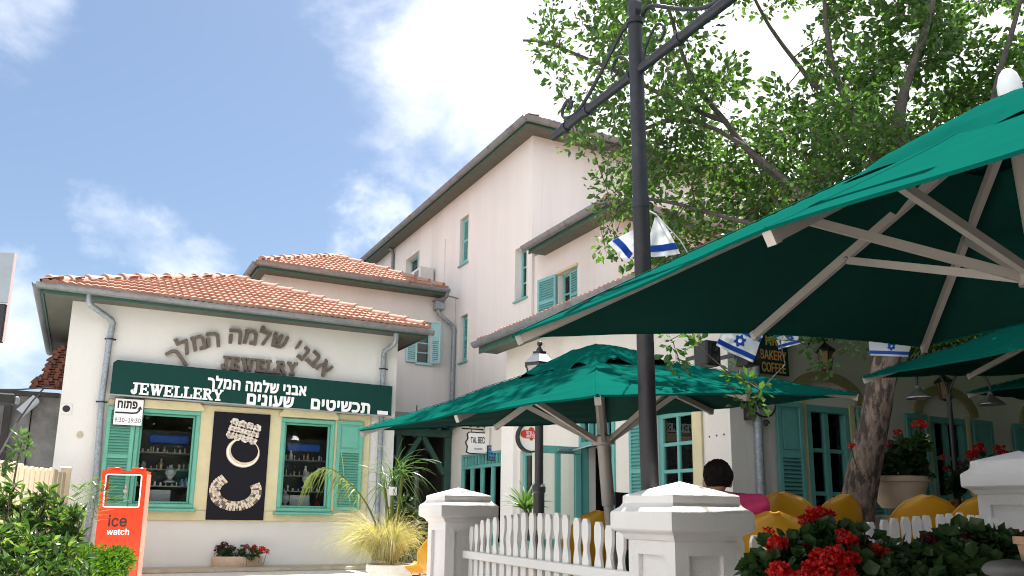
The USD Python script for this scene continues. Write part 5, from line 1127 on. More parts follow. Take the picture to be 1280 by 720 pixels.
sh.add('post', [bx(-1.46, -1.34, 18.52, 18.62, 0, zt - .08), bx(-4.55, -0.55, 18.5, 18.6, zt - .12, zt - .03)], 'dark_room')
sh.add('hanging_cloth', tm([(-1.25 + .12 * math.sin(a * 2.3) + .25 * b, 18.50 - .03 * math.sin(5 * a), zt - .1 - .30 * (1 - b) - .18 * a) for a in np.linspace(0, 1, 6) for b in (0, .5, 1)], [(i * 3 + j, i * 3 + j + 1, i * 3 + j + 4, i * 3 + j + 3) for i in range(5) for j in range(2)]), 'grey_card', smooth=True)
# tile courses seen end on
e0, e1 = shp(46, 484, 18.9), shp(77, 436, 18.9)
nt = 17
for k in range(nt):
    u = k / (nt - 1); p = e0 + (e1 - e0) * (u ** 1.15 * .72 + .28 * u); jit = rg.normal(0, .035)
    z = e0[2] + (e1[2] - e0[2]) * u
    t_m = slab4([(p[0] + jit - .06, 18.7, z - .02), (0.3, 18.7, z + .01 + rg.normal(0, .008)), (0.3, 20.4, z + .35), (p[0] + jit - .06, 20.4, z + .32)], .035)
    sh.add('old_tile_course', t_m, 'tile_old', smooth=False)
    ms = [tube([(p[0] + jit + .02 + .19 * q_, 18.66, z - .01), (p[0] + jit + .02 + .19 * q_, 18.9, z + .04)], .045, 7) for q_ in range(int(max(1, (-.42 - p[0]) / .19)) + 1)]
    sh.add('old_tile', ms, 'tile_old', smooth=False, kind='stuff')
wires = Thing('cable', 'black cable sagging from the dark shed down to the board fence', 'cable', shp(52, 484))
wires.add('wire', tube([onD(56, 484, 15), onD(40, 502, 14), onD(20, 530, 12.8), onD(4, 560, 11.8), onD(-12, 585, 11)], .016, 6), 'black_iron')
wires.add('wire', tube([onD(-5, 487, 13), onD(25, 487, 14), onD(60, 484, 15), onD(72, 484, 17)], .014, 6), 'black_iron')
fl = Thing('floodlight', 'dark floodlight housing on an arm at the left edge', 'floodlight', onD(8, 500, 12))
o = fl.loc
fl.add('housing', bx(o[0] - .12, o[0] + .10, o[1] - .1, o[1] + .1, o[2] - .07, o[2] + .09, .02), 'black_iron'); fl.add('visor', bx(o[0] + .1, o[0] + .16, o[1] - .08, o[1] + .08, o[2] - .05, o[2] + .06, .02), 'zinc'); fl.add('arm', tube([o + [-.1, 0, -.07], o + [-.05, 0, -.35], o + [-.2, 0, -.7], o + [-.2, 0, -1.5]], .02, 6), 'black_iron')
# grey hoarding panel
p0, p1 = onD(-60, 300, 11.5), onD(18, 316, 11.5)
hp = Thing('billboard', 'tall grey board on a post cut off by the left edge', 'billboard', (p0[0], p0[1], 0))
zb0 = onD(10, 432, 11.5)[2]
dirv = np.array([p1[0] - p0[0], p1[1] - p0[1], 0]); dirv /= np.linalg.norm(dirv); nrm = np.array([dirv[1], -dirv[0], 0])
A_, B_ = np.array([p0[0], p0[1], 0]), np.array([p1[0], p1[1], 0]) 
def quadbox(a, b, z0, z1, th): return slab4([a + [0, 0, z1], b + [0, 0, z1], b - nrm * th + [0, 0, z1], a - nrm * th + [0, 0, z1]], z1 - z0)
B2 = onD(0, 436, 11.5); 
hp.add('panel', quadbox(A_, B_, zb0 + .55, p1[2], .05), 'board_grey'); hp.add('panel_edge', quadbox(B_ + dirv * .001, B_ + dirv * .012, zb0 + .0, p1[2], .05), 'board_edge')
hp.add('lower_panel', quadbox(A_, B_ - dirv * .03, zb0, zb0 + .53, .08), 'black_iron'); hp.add('post', quadbox(B_ - dirv * .55, B_ - dirv * .43, 0, zb0 - .001, .10), 'board_grey')

# orange display stand
ic = Thing('display_stand', 'tall orange watch display stand with a glass window before the shop', 'display stand', (0.60, 13.75, 0), (0, 0, -13))
wI, dI, hI = .30, .19, 1.60
hw_ = sbox(-wI, 0, wI, hI).difference(sbox(-.215, 1.10, .215, 1.515).buffer(.035, join_style=1))
LFc = Face('Y', -dI)
ic.add('body', [LFc.prism(hw_, -.02, 0.0), bx(-wI, wI, -dI + .0205, dI, 0, 1.04), bx(-wI, -wI + .03, -dI + .0205, dI, 1.04, hI), bx(wI - .03, wI, -dI + .0205, dI, 1.04, hI), bx(-wI + .03, wI - .03, -dI + .0205, dI, hI - .04, hI)], 'orange_stand', local=True)
ic.add('lit_side_panel', bx(wI + .001, wI + .012, -dI + .02, dI - .02, .05, hI - .04, .004), 'stand_lit_side', local=True)  # sunlit tone put into the colour of the right side
rim = sbox(-.215, 1.10, .215, 1.515).buffer(.035, join_style=1)
ic.add('window_rim', LFc.prism(rim.difference(rim.buffer(-.018)), -.01, .012), 'white_print', local=True)
ic.add('pane', LFc.prism(rim.buffer(-.017), -.006, -.003), 'glass_shop', local=True)
ic.add('shelf', bx(-.25, .25, -dI + .05, dI - .02, 1.055, 1.075), 'white_print', local=True)
wt = ic.add('watch', [sphere((0, 0, 1.31), .03, 2, (1, .5, 1)), tube([(0, 0, 1.22), (0, .03, 1.26), (0, .04, 1.31), (0, .03, 1.36), (0, 0, 1.40)], .014, 6)], 'white_print', local=True)
for x in (-.17, .17): ic.add('stud', lathe([(.10, hI), (.10, hI + .04), (.09, hI + .05), (.001, hI + .05)], 20, (x, -.05, 0)), 'orange_stand', local=True)
t_, w = latin('ice', .155, .003, True, .25); ic.add('print', LFc.write(t_, -.15, .80, .0005), 'black_print', local=True, smooth=False)
t_, w = latin('watch', .085, .003, True, .30); ic.add('print', LFc.write(t_, -.155, .68, .0005), 'white_print', local=True, smooth=False)

# ------------------------------------------------------------------ lamp posts
lp = Thing('lamp_post', 'tall black iron lamp pole with a crossbar and scrolls in front of the umbrella', 'lamp post', (3.27, 4.42, -.2))
bx_, by_ = onD(813, 600, 5.15)[:2]; tp_ = onD(793.5, 24, 5.15)
p_top = tp_; p_bot = np.array([bx_, by_, 0.9]); dpo = (p_top - p_bot) / np.linalg.norm(p_top - p_bot)
at_ = lambda z: p_bot + dpo * ((z - p_bot[2]) / dpo[2])
zj = onD(805, 255, 5.15)[2]
lp.add('lower_shaft', tube([at_(-.3), at_(zj)], [.060, .0505], 20), 'lamp_dark'); lp.add('upper_shaft', tube([at_(zj + .001), at_(tp_[2])], [.047, .043], 20), 'lamp_post')
lp.add('collar', tube([at_(zj - .03), at_(zj + .03)], .054, 20), 'lamp_post'); lp.add('top_ring', tube([at_(tp_[2] - .03), at_(tp_[2])], .055, 20), 'lamp_post')
tz = at_(tp_[2])
lp.add('finial', lathe([(.03, 0), (.032, .02), (.046, .05), (.048, .10), (.04, .125), (.03, .13), (.004, .20)], 6, tz), 'lamp_post', smooth=False)
xb = onD(800, 88, 5.15)[0]
bl, br_ = onX(697, 170, xb + .02), onX(925, -6, xb + .02)
br_ = bl + (br_ - bl) * 1.55
zc_ = (bl[2] + onX(920, 0, xb)[2]) / 2
bl[2] = zc_; br_[2] = zc_; bl[0] = br_[0] = at_(zc_)[0] + 0.005
dB = (br_ - bl) / np.linalg.norm(br_ - bl)
arm = lp.add('crossbar', tube([bl, br_], .030, 14), 'lamp_post')
for u in (.18, .46, .97, 1.45, 2.0):
    c_ = bl + dB * u; lp.add('bar_collar', tube([c_ - dB * .02, c_ + dB * .02], .037, 14), 'lamp_post', parent=arm)
ctr = at_(zc_); du = (ctr - bl) @ dB
Zv = np.array([0, 0, 1.0])
def curve(pts, r, n=24):
    P = np.array([bl + dB * a + Zv * b for a, b in pts]); cs_ = CubicSpline(np.linspace(0, 1, len(P)), P)
    return tube(cs_(np.linspace(0, 1, n)), r, 7)
for s in (-1, 1):
    g_ = lambda a: du + s * a
    sc_ = lp.add('scroll', [curve([(g_(.05), .33), (g_(.16), .36), (g_(.34), .24), (g_(.62), .075), (g_(.80), .05), (g_(.90), .10), (g_(.89), .17), (g_(.82), .19), (g_(.78), .15), (g_(.81), .12)], .013, 40),
                             curve([(g_(.06), .02), (g_(.12), .15), (g_(.22), .20), (g_(.28), .14), (g_(.25), .09), (g_(.21), .12)], .009, 22)], 'lamp_post')
    e_ = bl + dB * g_(.80) + Zv * .15
    for k in range(5):
        a = k * 1.25; lp.add('leaf_ornament', bar(e_, e_ + dB * .05 * math.cos(a) + Zv * .05 * math.sin(a), .018, .006), 'lamp_post', parent=sc_)

def street_lantern(px, py, D, w, label, foot):
    o = onD(px, py, D); t = Thing('street_lantern', label, 'lamp post', (o[0], o[1], foot))
    r = w / 2; c = (o[0], o[1], o[2])     # o = rim of the roof
    pole = t.add('pole', lathe([(.13, foot - o[2]), (.13, foot - o[2] + .12), (.075, foot - o[2] + .2), (.07, -1.62), (.085, -1.60), (.085, -1.54), (.055, -1.50), (.052, -.62), (.075, -.60), (.075, -.56), (.05, -.52), (.04, -.40), (.09, -.36), (.10, -.33), (.001, -.33)], 18, c), 'black_iron')
    lant = t.add('lantern_glass', lathe([(r * .52, -.33), (r * .90, -.02)], 6, c), 'glass_lamp', smooth=False)
    ms = [tube([np.array(c) + [r * .52 * math.cos(a), r * .52 * math.sin(a), -.33], np.array(c) + [r * .92 * math.cos(a), r * .92 * math.sin(a), 0]], .011, 5) for a in np.arange(6) * np.pi / 3]
    t.add('lantern_frame', ms + [lathe([(r * .90, -.03), (r * 1.0, -.02), (r * 1.0, .012), (r * .9, .012)], 6, c), lathe([(r * .5, -.345), (r * .56, -.34), (r * .56, -.32), (r * .5, -.32)], 6, c)], 'black_iron', parent=lant, smooth=False)
    t.add('lantern_roof', lathe([(r * .99, .012), (r * .42, .145)], 6, c), 'shade_metal', parent=lant, smooth=False)
    t.add('lantern_crown', lathe([(r * .42, .145), (r * .46, .15), (r * .46, .165), (r * .25, .172), (r * .20, .205), (r * .07, .24), (.02, .25)], 6, c), 'black_iron', parent=lant, smooth=False)
    t.add('lantern_knob', sphere(np.array(c) + [0, 0, .275], .036, 2), 'black_iron', parent=lant)
    return t
street_lantern(674.5, 456, 10.6, .43, 'black street lamp with a six sided lantern behind the middle umbrella', 0.0)
def bollard_lamp(px, py, D, label):
    o = onD(px, py, D); t = Thing('iron_post', label, 'post', (o[0], o[1], 0))
    t.add('shaft', lathe([(.13, 0), (.12, .1), (.06, .16), (.05, o[2] - .3), (.075, o[2] - .28), (.075, o[2] - .22), (.04, o[2] - .18), (.035, o[2] + .85), (.001, o[2] + .86)], 14, (o[0], o[1], 0)), 'black_iron')
    t.add('ring', lathe([(.04, o[2] - .02), (.07, o[2]), (.07, o[2] + .02), (.04, o[2] + .04)], 14, (o[0], o[1], 0)), 'shade_metal')
bollard_lamp(519, 655, 13.5, 'slim black iron post standing in the dark alley mouth')

# ------------------------------------------------------------------ flags on a string
def flag(c, ex, ez, w, h, label, seed, k=0.06, pinch=0.0, star=True):
    """A cloth flag hung by its corners: ex, ez are its edges in space."""
    c, ex, ez = (np.asarray(v, float) for v in (c, ex, ez))
    n = np.cross(ex, ez); n /= np.linalg.norm(n)
    t = Thing('flag', label, 'flag', c)
    def P(u, v, off=0.0):
        wob = k * math.sin(u * 7 + seed) * (0.25 + .75 * (1 - v)) + k * .6 * math.sin(v * 5 + u * 3 + seed * 2)
        return c + ex * w * (u - .5) * (1 - pinch * v) + ez * h * (v - 1) + n * (wob + off)
    def sheet(u0, u1, v0, v1, off, nu=14, nv=8):
        V = [P(u0 + (u1 - u0) * i / nu, v0 + (v1 - v0) * j / nv, off) for i in range(nu + 1) for j in range(nv + 1)]
        return tm(V, [(i * (nv + 1) + j, (i + 1) * (nv + 1) + j, (i + 1) * (nv + 1) + j + 1, i * (nv + 1) + j + 1) for i in range(nu) for j in range(nv)])
    cl = t.add('cloth', sheet(0, 1, 0, 1, 0, 18, 14), 'flag_white', smooth=True)
    for off in (-.003, .003):
        for v0, v1 in (((.09, .25), (.75, .91)) if star else ((.13, .30),)): t.add('stripe', sheet(0, 1, v0, v1, off), 'flag_blue', parent=cl, smooth=True)
        R_ = .20
        for s in ((1, -1) if star else ()):
            pts = [(.5 + R_ * h / w * math.sin(a), .5 + s * R_ * math.cos(a)) for a in (0, 2 * np.pi / 3, 4 * np.pi / 3)]
            for i in range(3):
                (ua, va), (ub, vb) = pts[i], pts[(i + 1) % 3]
                du_, dv_ = ub - ua, vb - va; ln = math.hypot(du_ * w, dv_ * h); nx_, ny_ = -dv_ * h / ln * .007 / w, du_ * w / ln * .007 / h
                V = [P(ua + du_ * q_ + sgn * nx_, va + dv_ * q_ + sgn * ny_, off * 1.3) for q_ in np.linspace(-.03, 1.03, 8) for sgn in (-1, 1)]
                t.add('star', tm(V, [(2 * i_, 2 * i_ + 1, 2 * i_ + 3, 2 * i_ + 2) for i_ in range(7)]), 'flag_blue', parent=cl, smooth=True)
    return t
R3 = rt; U3 = np.array([0, 0, 1.0])
def flag_px(top, D, ang, w, h, label, seed, k=.03, pinch=0.0, star=True):
    a = math.radians(ang); ex = rt * math.cos(a) + up * math.sin(a) + fwd * .25; ez = -rt * math.sin(a) + up * math.cos(a)
    ex /= np.linalg.norm(ex); flag(onD(*top, D), ex, ez, w, h, label, seed, k, pinch, star)
flag_px((821, 272), 6.4, 8, .30, .30, 'pale white flag with one blue stripe hanging just right of the lamp pole', 1, .02, .85, False)
flag_px((806, 284), 6.6, -46, .22, .30, 'folded blue and white flag tip left of the lamp pole', 5, .02, .75, False)
flag_px((932, 409), 6.8, -24, .36, .24, 'blue and white star flag under the big umbrella above the loudspeakers', 2, .02)
flag_px((985, 412), 7.0, 14, .27, .14, 'small blue and white flag beside the bakery sign', 3, .02)
flag_px((1114, 420), 7.0, -2, .40, .17, 'blue and white flag hung in front of the tree trunk', 4, .02)
stg = Thing('flag_string', 'thin string carrying the flags beneath the tree', 'string', onD(820, 262, 6.4))
stg.add('string', tube([onD(808, 262, 5.3), onD(820, 268, 6.4), onD(850, 300, 6.5), onD(905, 390, 6.8), onD(960, 408, 6.9), onD(1040, 412, 7.0), onD(1140, 408, 7.0)], .005, 5), 'flag_white')

# ------------------------------------------------------------------ chairs and tables
def chair_shell():
    """Round scoop chair: one moulded sheet whose back is a wide leaning oval."""
    V, f = [], []; nu, nv = 17, 17
    def surf(u, v):
        # u across -1..1, v along 0 (front of seat) .. 1 (top of back)
        s = max(0.0, (v - .42) / .58)
        if v < .42: y = -.26 + v / .42 * .44; z = .45 - .035 * math.sin(v / .42 * np.pi)
        else: y = .18 + .06 * math.sin(min(1, s * 2.5) * np.pi / 2) + .13 * s; z = .45 + .47 * s
        hw = .27 + .03 * v / .42 if v < .42 else .275 + .03 * math.sin(np.pi * min(1, s * 1.6))
        if s > .42: hw *= math.sqrt(max(0.0, 1 - ((s - .42) / .585) ** 2)) * .985 + .015
        if v < .12: hw *= .80 + 1.66 * v
        curl = abs(u) ** 2.4; k = 1 - s * s * (3 - 2 * s)
        ky = min(1.0, s * 3)
        return np.array((u * hw, y - .11 * curl * ky * (1 - .6 * s), z + .085 * curl * k))
    for j in range(nv):
        for i in range(nu): V.append(surf(-1 + 2 * i / (nu - 1), j / (nv - 1)))
    V = np.array(V); q_ = [(j * nu + i, j * nu + i + 1, (j + 1) * nu + i + 1, (j + 1) * nu + i) for j in range(nv - 1) for i in range(nu - 1)]
    m = tm(V, q_); 
    _, _, N = meshkit.arrays(m, True)
    K = len(V); low = V - N * .018
    edge = [j * nu for j in range(nv)] + [(nv - 1) * nu + i for i in range(1, nu)] + [j * nu + nu - 1 for j in range(nv - 2, -1, -1)] + [i for i in range(nu - 2, 0, -1)]
    f = q_ + [(d + K, c + K, b + K, a + K) for a, b, c, d in q_] + [(edge[k], edge[(k + 1) % len(edge)], edge[(k + 1) % len(edge)] + K, edge[k] + K) for k in range(len(edge))]
    return tm(np.vstack([V, low]), f), tube(np.array([V[e] - N[e] * .009 for e in edge + edge[:1]]), .013, 6, caps=False)
def make_chair(loc, rot, label):
    t = Thing('terrace_chair', label, 'chair', loc, (0, 0, rot), group='yellow scoop chairs on the terrace')
    s, e = chair_shell()
    sp = t.add('shell', s, 'chair_yellow', local=True, smooth=60); t.add('shell_rim', e, 'chair_yellow', parent=sp, local=True)
    for sx in (-1, 1):
        for yy, y2 in ((-.17, -.24), (.15, .26)):
            t.add('leg', tube([(sx * .16, yy * .8, .42), (sx * .21, yy, .38), (sx * .245, y2, 0.0)], .012, 8), 'chair_leg', local=True)
    t.add('underframe', [tube([(-.16, -.14, .405), (.16, -.14, .405)], .011, 6), tube([(-.16, .12, .405), (.16, .12, .405)], .011, 6)], 'chair_leg', local=True)
    return t
FLOOR = 0.15
def fl_xy(px, D): p = onD(px, 640, D); return (p[0], p[1], FLOOR)
lookdir = math.degrees(math.atan2(fwd[1], fwd[0])) - 90   # chair turned so that we see its back
CH = make_chair(fl_xy(957, 6.0), lookdir - 8 + 180, 'yellow scoop chair in which the person in pink sits')
CHZ = [((988, 7.2), 150, 'bright yellow chair in sunlight right behind the seated person\'s chair'), ((1022, 7.7), 205, 'ochre chair back between the bright yellow chair and the tree trunk'), ((742, 7.4), 186, 'yellow chair behind the left picket fence under the middle umbrella'), ((1144, 7.5), 172, 'ochre scoop chair just right of the tree trunk behind the pickets'), ((1203, 7.3), 186, 'wide ochre chair next to the right gate post behind the pickets'), ((1180, 8.6), 20, 'dark chair in deep shade behind the two ochre chairs'), ((1228, 8.3), 10, 'yellow chair half hidden behind the right gate post')]
for (px, D), r_, lb in CHZ: dup(CH, (*fl_xy(px, D)[:2], .32 if px > 960 else FLOOR), (0, 0, lookdir + r_), label=lb)
pz = onZ(519, 722, 0.0)
dup(CH, (onD(526, 690, 9.7)[0], onD(526, 690, 9.7)[1], -0.06), (0, 0, lookdir + 238), label='yellow chair seen edge-on left of the white gate post')
def table(loc, label, top='white_print'):
    t = Thing('terrace_table', label, 'table', loc)
    t.add('tabletop', lathe([(.001, .72), (.36, .72), (.375, .728), (.375, .742), (.36, .75), (.001, .75)], 28), top, local=True)
    t.add('pedestal', lathe([(.24, 0), (.23, .02), (.04, .05), (.03, .70), (.12, .715), (.001, .719)], 18), 'black_iron', local=True)
table((*fl_xy(1172, 7.8)[:2], .32), 'round white terrace table between the ochre chairs')
table(fl_xy(800, 8.3), 'round table under the middle umbrella behind the centre post', 'wood_warm')
o = fl_xy(770, 7.9)
mb = Thing('menu_board', 'black framed menu board leaning behind the centre gate post', 'board', o)
c = onD(793, 625, 7.2); mb.add('board', bar([c[0], c[1], .25], [c[0] + .03, c[1] + .1, 1.24], .34, .02, up_=(0, 1, 0)), 'speaker_black'); mb.add('foot', bar([c[0], c[1] + .3, 0], [c[0] + .03, c[1] + .11, 1.1], .04, .03), 'black_iron')

# ------------------------------------------------------------------ foliage helpers
def leaves(C, D, size, r, width=.55, fold=.18, up_bias=.5, curl=0.0):
    """One mesh of small folded leaves at points C growing along D."""
    C = np.asarray(C, float); n = len(C); D = np.asarray(D, float)
    D = D / (np.linalg.norm(D, axis=1, keepdims=True) + 1e-9)
    N = r.normal(0, 1, (n, 3)) + np.array([0, 0, up_bias * 2]); N -= D * (N * D).sum(1, keepdims=True); N /= np.linalg.norm(N, axis=1, keepdims=True) + 1e-9
    S = np.cross(D, N); s = (size * np.exp(r.normal(0, .22, n)))[:, None]; w = s * width / 2
    b = C; m = C + D * s * .55 - N * s * fold * .5; tip = C + D * s - N * s * curl
    L = C + D * s * .58 - S * w + N * s * fold * .4; R = C + D * s * .58 + S * w + N * s * fold * .4
    L0 = C + D * s * .25 - S * w * .6; R0 = C + D * s * .25 + S * w * .6
    V = np.stack([b, R0, R, tip, L, L0, m], 1).reshape(-1, 3)
    T = np.array([(0, 1, 6), (1, 2, 6), (2, 3, 6), (3, 4, 6), (4, 5, 6), (5, 0, 6)])
    return trimesh.Trimesh(V, (T[None] + 7 * np.arange(n)[:, None, None]).reshape(-1, 3), process=False)

def blades(base, tips, r, width, sag=.25, seg=5):
    """Long strap leaves from base points to tips, drooping towards the end."""
    V, f, o = [], [], 0
    for b, e in zip(base, tips):
        b, e = np.asarray(b, float), np.asarray(e, float); L = np.linalg.norm(e - b); h = np.array([e[0] - b[0], e[1] - b[1], 0.0])
        side = np.cross(h + [1e-5, 0, 0], [0, 0, 1.0]); side /= np.linalg.norm(side) + 1e-9
        side = side * math.cos(t_ := r.uniform(-.7, .7)) + np.array([0, 0, 1.0]) * math.sin(t_)
        for k in range(seg + 1):
            u = k / seg; p = b + (e - b) * u + np.array([0, 0, 1.0]) * L * sag * 4 * u * (1 - u) * (.6 + .4 * (1 - u)); w_ = width * (1 - u) ** .6 * (.55 + .45 * min(1, u * 4)) / 2 + .0006
            V += [p - side * w_, p + side * w_]
            if k: f.append((o - 2, o - 1, o + 1, o))
            o += 2
    return tm(V, f)

def sprig_leaves(centers, radius, per, size, r, squash=.8, outward=None, **kw):
    C, D = [], []
    for c, rad in zip(centers, np.broadcast_to(radius, (len(centers),))):
        u = r.normal(0, 1, (per, 3)); u /= np.linalg.norm(u, axis=1, keepdims=True); q_ = u * (r.random((per, 1)) ** .5) * rad; q_[:, 2] *= squash
        C.append(np.asarray(c) + q_); D.append(q_ / rad + r.normal(0, .5, (per, 3)))
    return leaves(np.vstack(C), np.vstack(D), size, r, **kw)

def limb(P, r0, r1, n=14, sides=8, seed=0, wob=.03):
    P = np.array(P, float); cs_ = CubicSpline(np.linspace(0, 1, len(P)), P); u = np.linspace(0, 1, n); p = cs_(u)
    p += (meshkit.fbm(np.stack([u * 6 + seed, u * 0, u * 0], -1), 2)[:, None] - .5) * wob * np.array([1, -1, .4])
    return tube(p, r0 + (r1 - r0) * u ** .8, sides), p

# ------------------------------------------------------------------ the tree on the terrace
r = np.random.default_rng(42)
tb = onD(1068, 690, 8.0)
tree = Thing('terrace_tree', 'leafy tree with rough grey brown trunk rising through the terrace umbrellas', 'tree', (tb[0], tb[1], 0.1))
tp = [onD(1058, 720, 8.0) - [0, 0, .5], onD(1070, 650, 8.0), onD(1086, 560, 8.0), onD(1104, 470, 8.0), onD(1126, 380, 8.1), onD(1140, 330, 8.2)]
cs_ = CubicSpline(np.arange(6), np.array(tp)); u = np.linspace(0, 5, 46); path = cs_(u)
_, tt, ta, tb_ = frames(path); sides = 26; V = []
for i in range(len(path)):
    for j in range(sides):
        a = j * 2 * np.pi / sides; base = .178 - .018 * u[i] + .05 * math.exp(-u[i] * 2.2)
        d = np.cos(a) * ta[i] + np.sin(a) * tb_[i]; p = path[i] + d * base
        k = meshkit.fbm((p * [7, 7, 3.0])[None], 4)[0] - .5; rid = abs(math.sin(a * 6.5 + u[i] * 1.3 + 2 * meshkit.noise((p * 3)[None])[0])) - .5
        V.append(path[i] + d * base * (1 + .22 * k + .07 * rid))
tree.add('trunk', tm(V, [(i * sides + j, i * sides + (j + 1) % sides, (i + 1) * sides + (j + 1) % sides, (i + 1) * sides + j) for i in range(len(path) - 1) for j in range(sides)]), 'bark', smooth=True)
fork = path[-1]
limbs_px = [[(1140, 330, 8.2), (1128, 230, 8.2), (1126, 140, 8.3), (1150, 60, 8.3), (1172, -30, 8.4), (1180, -120, 8.6)],
            [(1140, 335, 8.2), (1060, 280, 8.6), (960, 210, 9.6), (905, 150, 10.2), (862, 90, 10.5), (840, 20, 10.6), (800, -60, 10.8)],
            [(1142, 330, 8.2), (1200, 250, 7.9), (1235, 150, 7.6), (1262, 50, 7.4), (1290, -60, 7.3)],
            [(1128, 250, 8.2), (1085, 180, 8.6), (1045, 90, 8.8), (1030, 10, 9.0), (1020, -90, 9.2)],
            [(1100, 300, 8.3), (1000, 290, 8.8), (900, 270, 9.4), (820, 250, 9.8), (770, 262, 9.9)],
            [(1040, 270, 8.7), (940, 190, 9.6), (850, 150, 10.4), (780, 175, 10.8), (735, 180, 10.9)],
            [(905, 150, 10.2), (830, 120, 10.6), (760, 85, 10.8), (700, 60, 10.8), (655, 50, 10.8)],
            [(1142, 330, 8.2), (1240, 300, 8.6), (1360, 230, 8.9), (1480, 150, 9.0)],
            [(1142, 330, 8.2), (1220, 290, 9.2), (1300, 150, 10.2), (1360, 20, 10.8)],
            [(1128, 240, 8.2), (1060, 150, 9.6), (980, 60, 10.6), (930, -40, 11.0)]]
LP = []
for i, L in enumerate(limbs_px):
    r0 = [.085, .06, .06, .05, .035, .04, .035, .07, .06, .05][i]
    m_, p_ = limb([onD(*q_) for q_ in L], r0, .016, 22, 8, i)
    tree.add('limb', m_, 'limb_bark', smooth=True); LP.append(p_)
LP = np.vstack(LP)
# where leaf sprays grow: denser inside the crown, open towards its edge
def dens(px, py):
    left = np.interp(py, [-160, 0, 50, 90, 140, 200, 250, 310, 340, 600], [730, 690, 640, 690, 705, 725, 745, 740, 800, 860])
    if px < left: return 0
    d = min(1.0, .34 + (px - left) / 190)
    for hx, hy, hr, k in ((950, 55, 62, 1.05), (1010, 30, 34, .8), (900, 25, 38, .7), (722, 62, 40, .5), (1115, 110, 26, .8), (1180, 100, 20, .6), (985, 95, 26, .7), (1250, 20, 30, .5), (800, 210, 25, .4), (770, 110, 25, .4), (1070, 20, 25, .7)):
        d -= k * math.exp(-((px - hx) ** 2 + (py - hy) ** 2) / hr ** 2)
    if py > 330: d *= .25
    return d
cl = []
while len(cl) < 1130:
    px, py = r.uniform(630, 1560), r.uniform(-210, 400)
    if r.random() > dens(px, py): continue
    D_ = np.interp(px, [700, 950, 1120, 1560], [10.9, 10.5, 9.0, 8.6]) + r.normal(0, .85)
    if py < -20 and r.random() < .3: continue
    p = onD(px, py, np.clip(D_, 6.8, 12.5))
    if p[1] < 4.7 or p[2] < 2.9: continue
    cl.append(p)
# drooping sprays in front of the middle umbrella and wall
droop = [(845, 440, 5.9), (838, 425, 5.9), (868, 428, 6.0), (850, 455, 5.9), (935, 478, 5.9), (925, 500, 5.9), (945, 505, 5.9), (950, 488, 5.9), (915, 470, 6.0), (1020, 452, 7.0), (1035, 462, 7.0), (1010, 432, 7.0), (1060, 432, 7.2), (1085, 436, 7.2), (775, 262, 9.8), (760, 285, 9.8), (770, 300, 9.8), (790, 275, 9.9), (748, 255, 9.9), (850, 318, 9.6), (840, 305, 9.6), (1100, 425, 7.2), (975, 425, 6.9)]
dp = [onD(*q_) for q_ in droop]
for _ in range(900): cl.append(np.array([r.uniform(6.7, 13), r.uniform(3.9, 7.2), r.uniform(3.2, 4.7)]))  # dense low crown layer, mostly hidden, added to shade the terrace wall
dp += [np.array([r.uniform(5.3, 8.2), r.uniform(4.2, 5.4), r.uniform(3.45, 4.7)]) for _ in range(520)]  # further low sprays added to shade the right picket fence
allc = np.array(cl + dp); rad = np.concatenate([r.uniform(.14, .27, len(cl)), np.full(len(dp), .085)]); rad[-520:] = .098
C, Dd = [], []
Cs, Ds = [], []
tw = []
dist0 = np.array([np.min(((LP - c) ** 2).sum(1)) for c in allc]); order = np.argsort(dist0)
nodes = np.vstack([LP, np.zeros((len(allc), 3))]); nn_ = len(LP)
for oi in order:
    c, q_ = allc[oi], rad[oi]
    dd_ = ((nodes[:nn_] - c) ** 2).sum(1); j = np.argmin(dd_); a = nodes[j].copy(); nodes[nn_] = c; nn_ += 1
    d = c - a; Ld = np.linalg.norm(d); d /= Ld + 1e-9
    r0_ = .006 + .006 * (j < len(LP))
    if Ld < 1.6: tw.append(tube([a, a + d * Ld * .5 + r.normal(0, .05 * Ld, 3) + [0, 0, .03], c, c + (d + r.normal(0, .35, 3)) * q_ * .7], [r0_, r0_ * .75, r0_ * .5, .002], 4, caps=False))
    n_ = int(30 * (q_ / .2) ** 1.6) if q_ > .1 else 15
    u_ = r.normal(0, 1, (n_, 3)); u_ /= np.linalg.norm(u_, axis=1, keepdims=True)
    t_ = r.random((n_, 1)) ** .45; off = u_ * t_ * q_; off[:, 2] *= .85
    (Cs if q_ < .1 else C).append(c + off); (Ds if q_ < .1 else Dd).append(u_ * .8 + d * .5 + r.normal(0, .4, (n_, 3)) - [0, 0, .15])
tree.add('twigs', tw, 'twig', kind='stuff', smooth=True)
C, Dd = np.vstack(C), np.vstack(Dd); big_ = r.random(len(C)) < .72
LC = cat([leaves(C[big_], Dd[big_], .092, r, width=.60, fold=.25, up_bias=.55), leaves(C[~big_], Dd[~big_], .06, r, width=.66, fold=.3, up_bias=.4), leaves(np.vstack(Cs), np.vstack(Ds), .060, r, width=.60, fold=.25, up_bias=.5)])
tree.add('crown', LC, 'leaf_tree', smooth=False, kind='stuff')

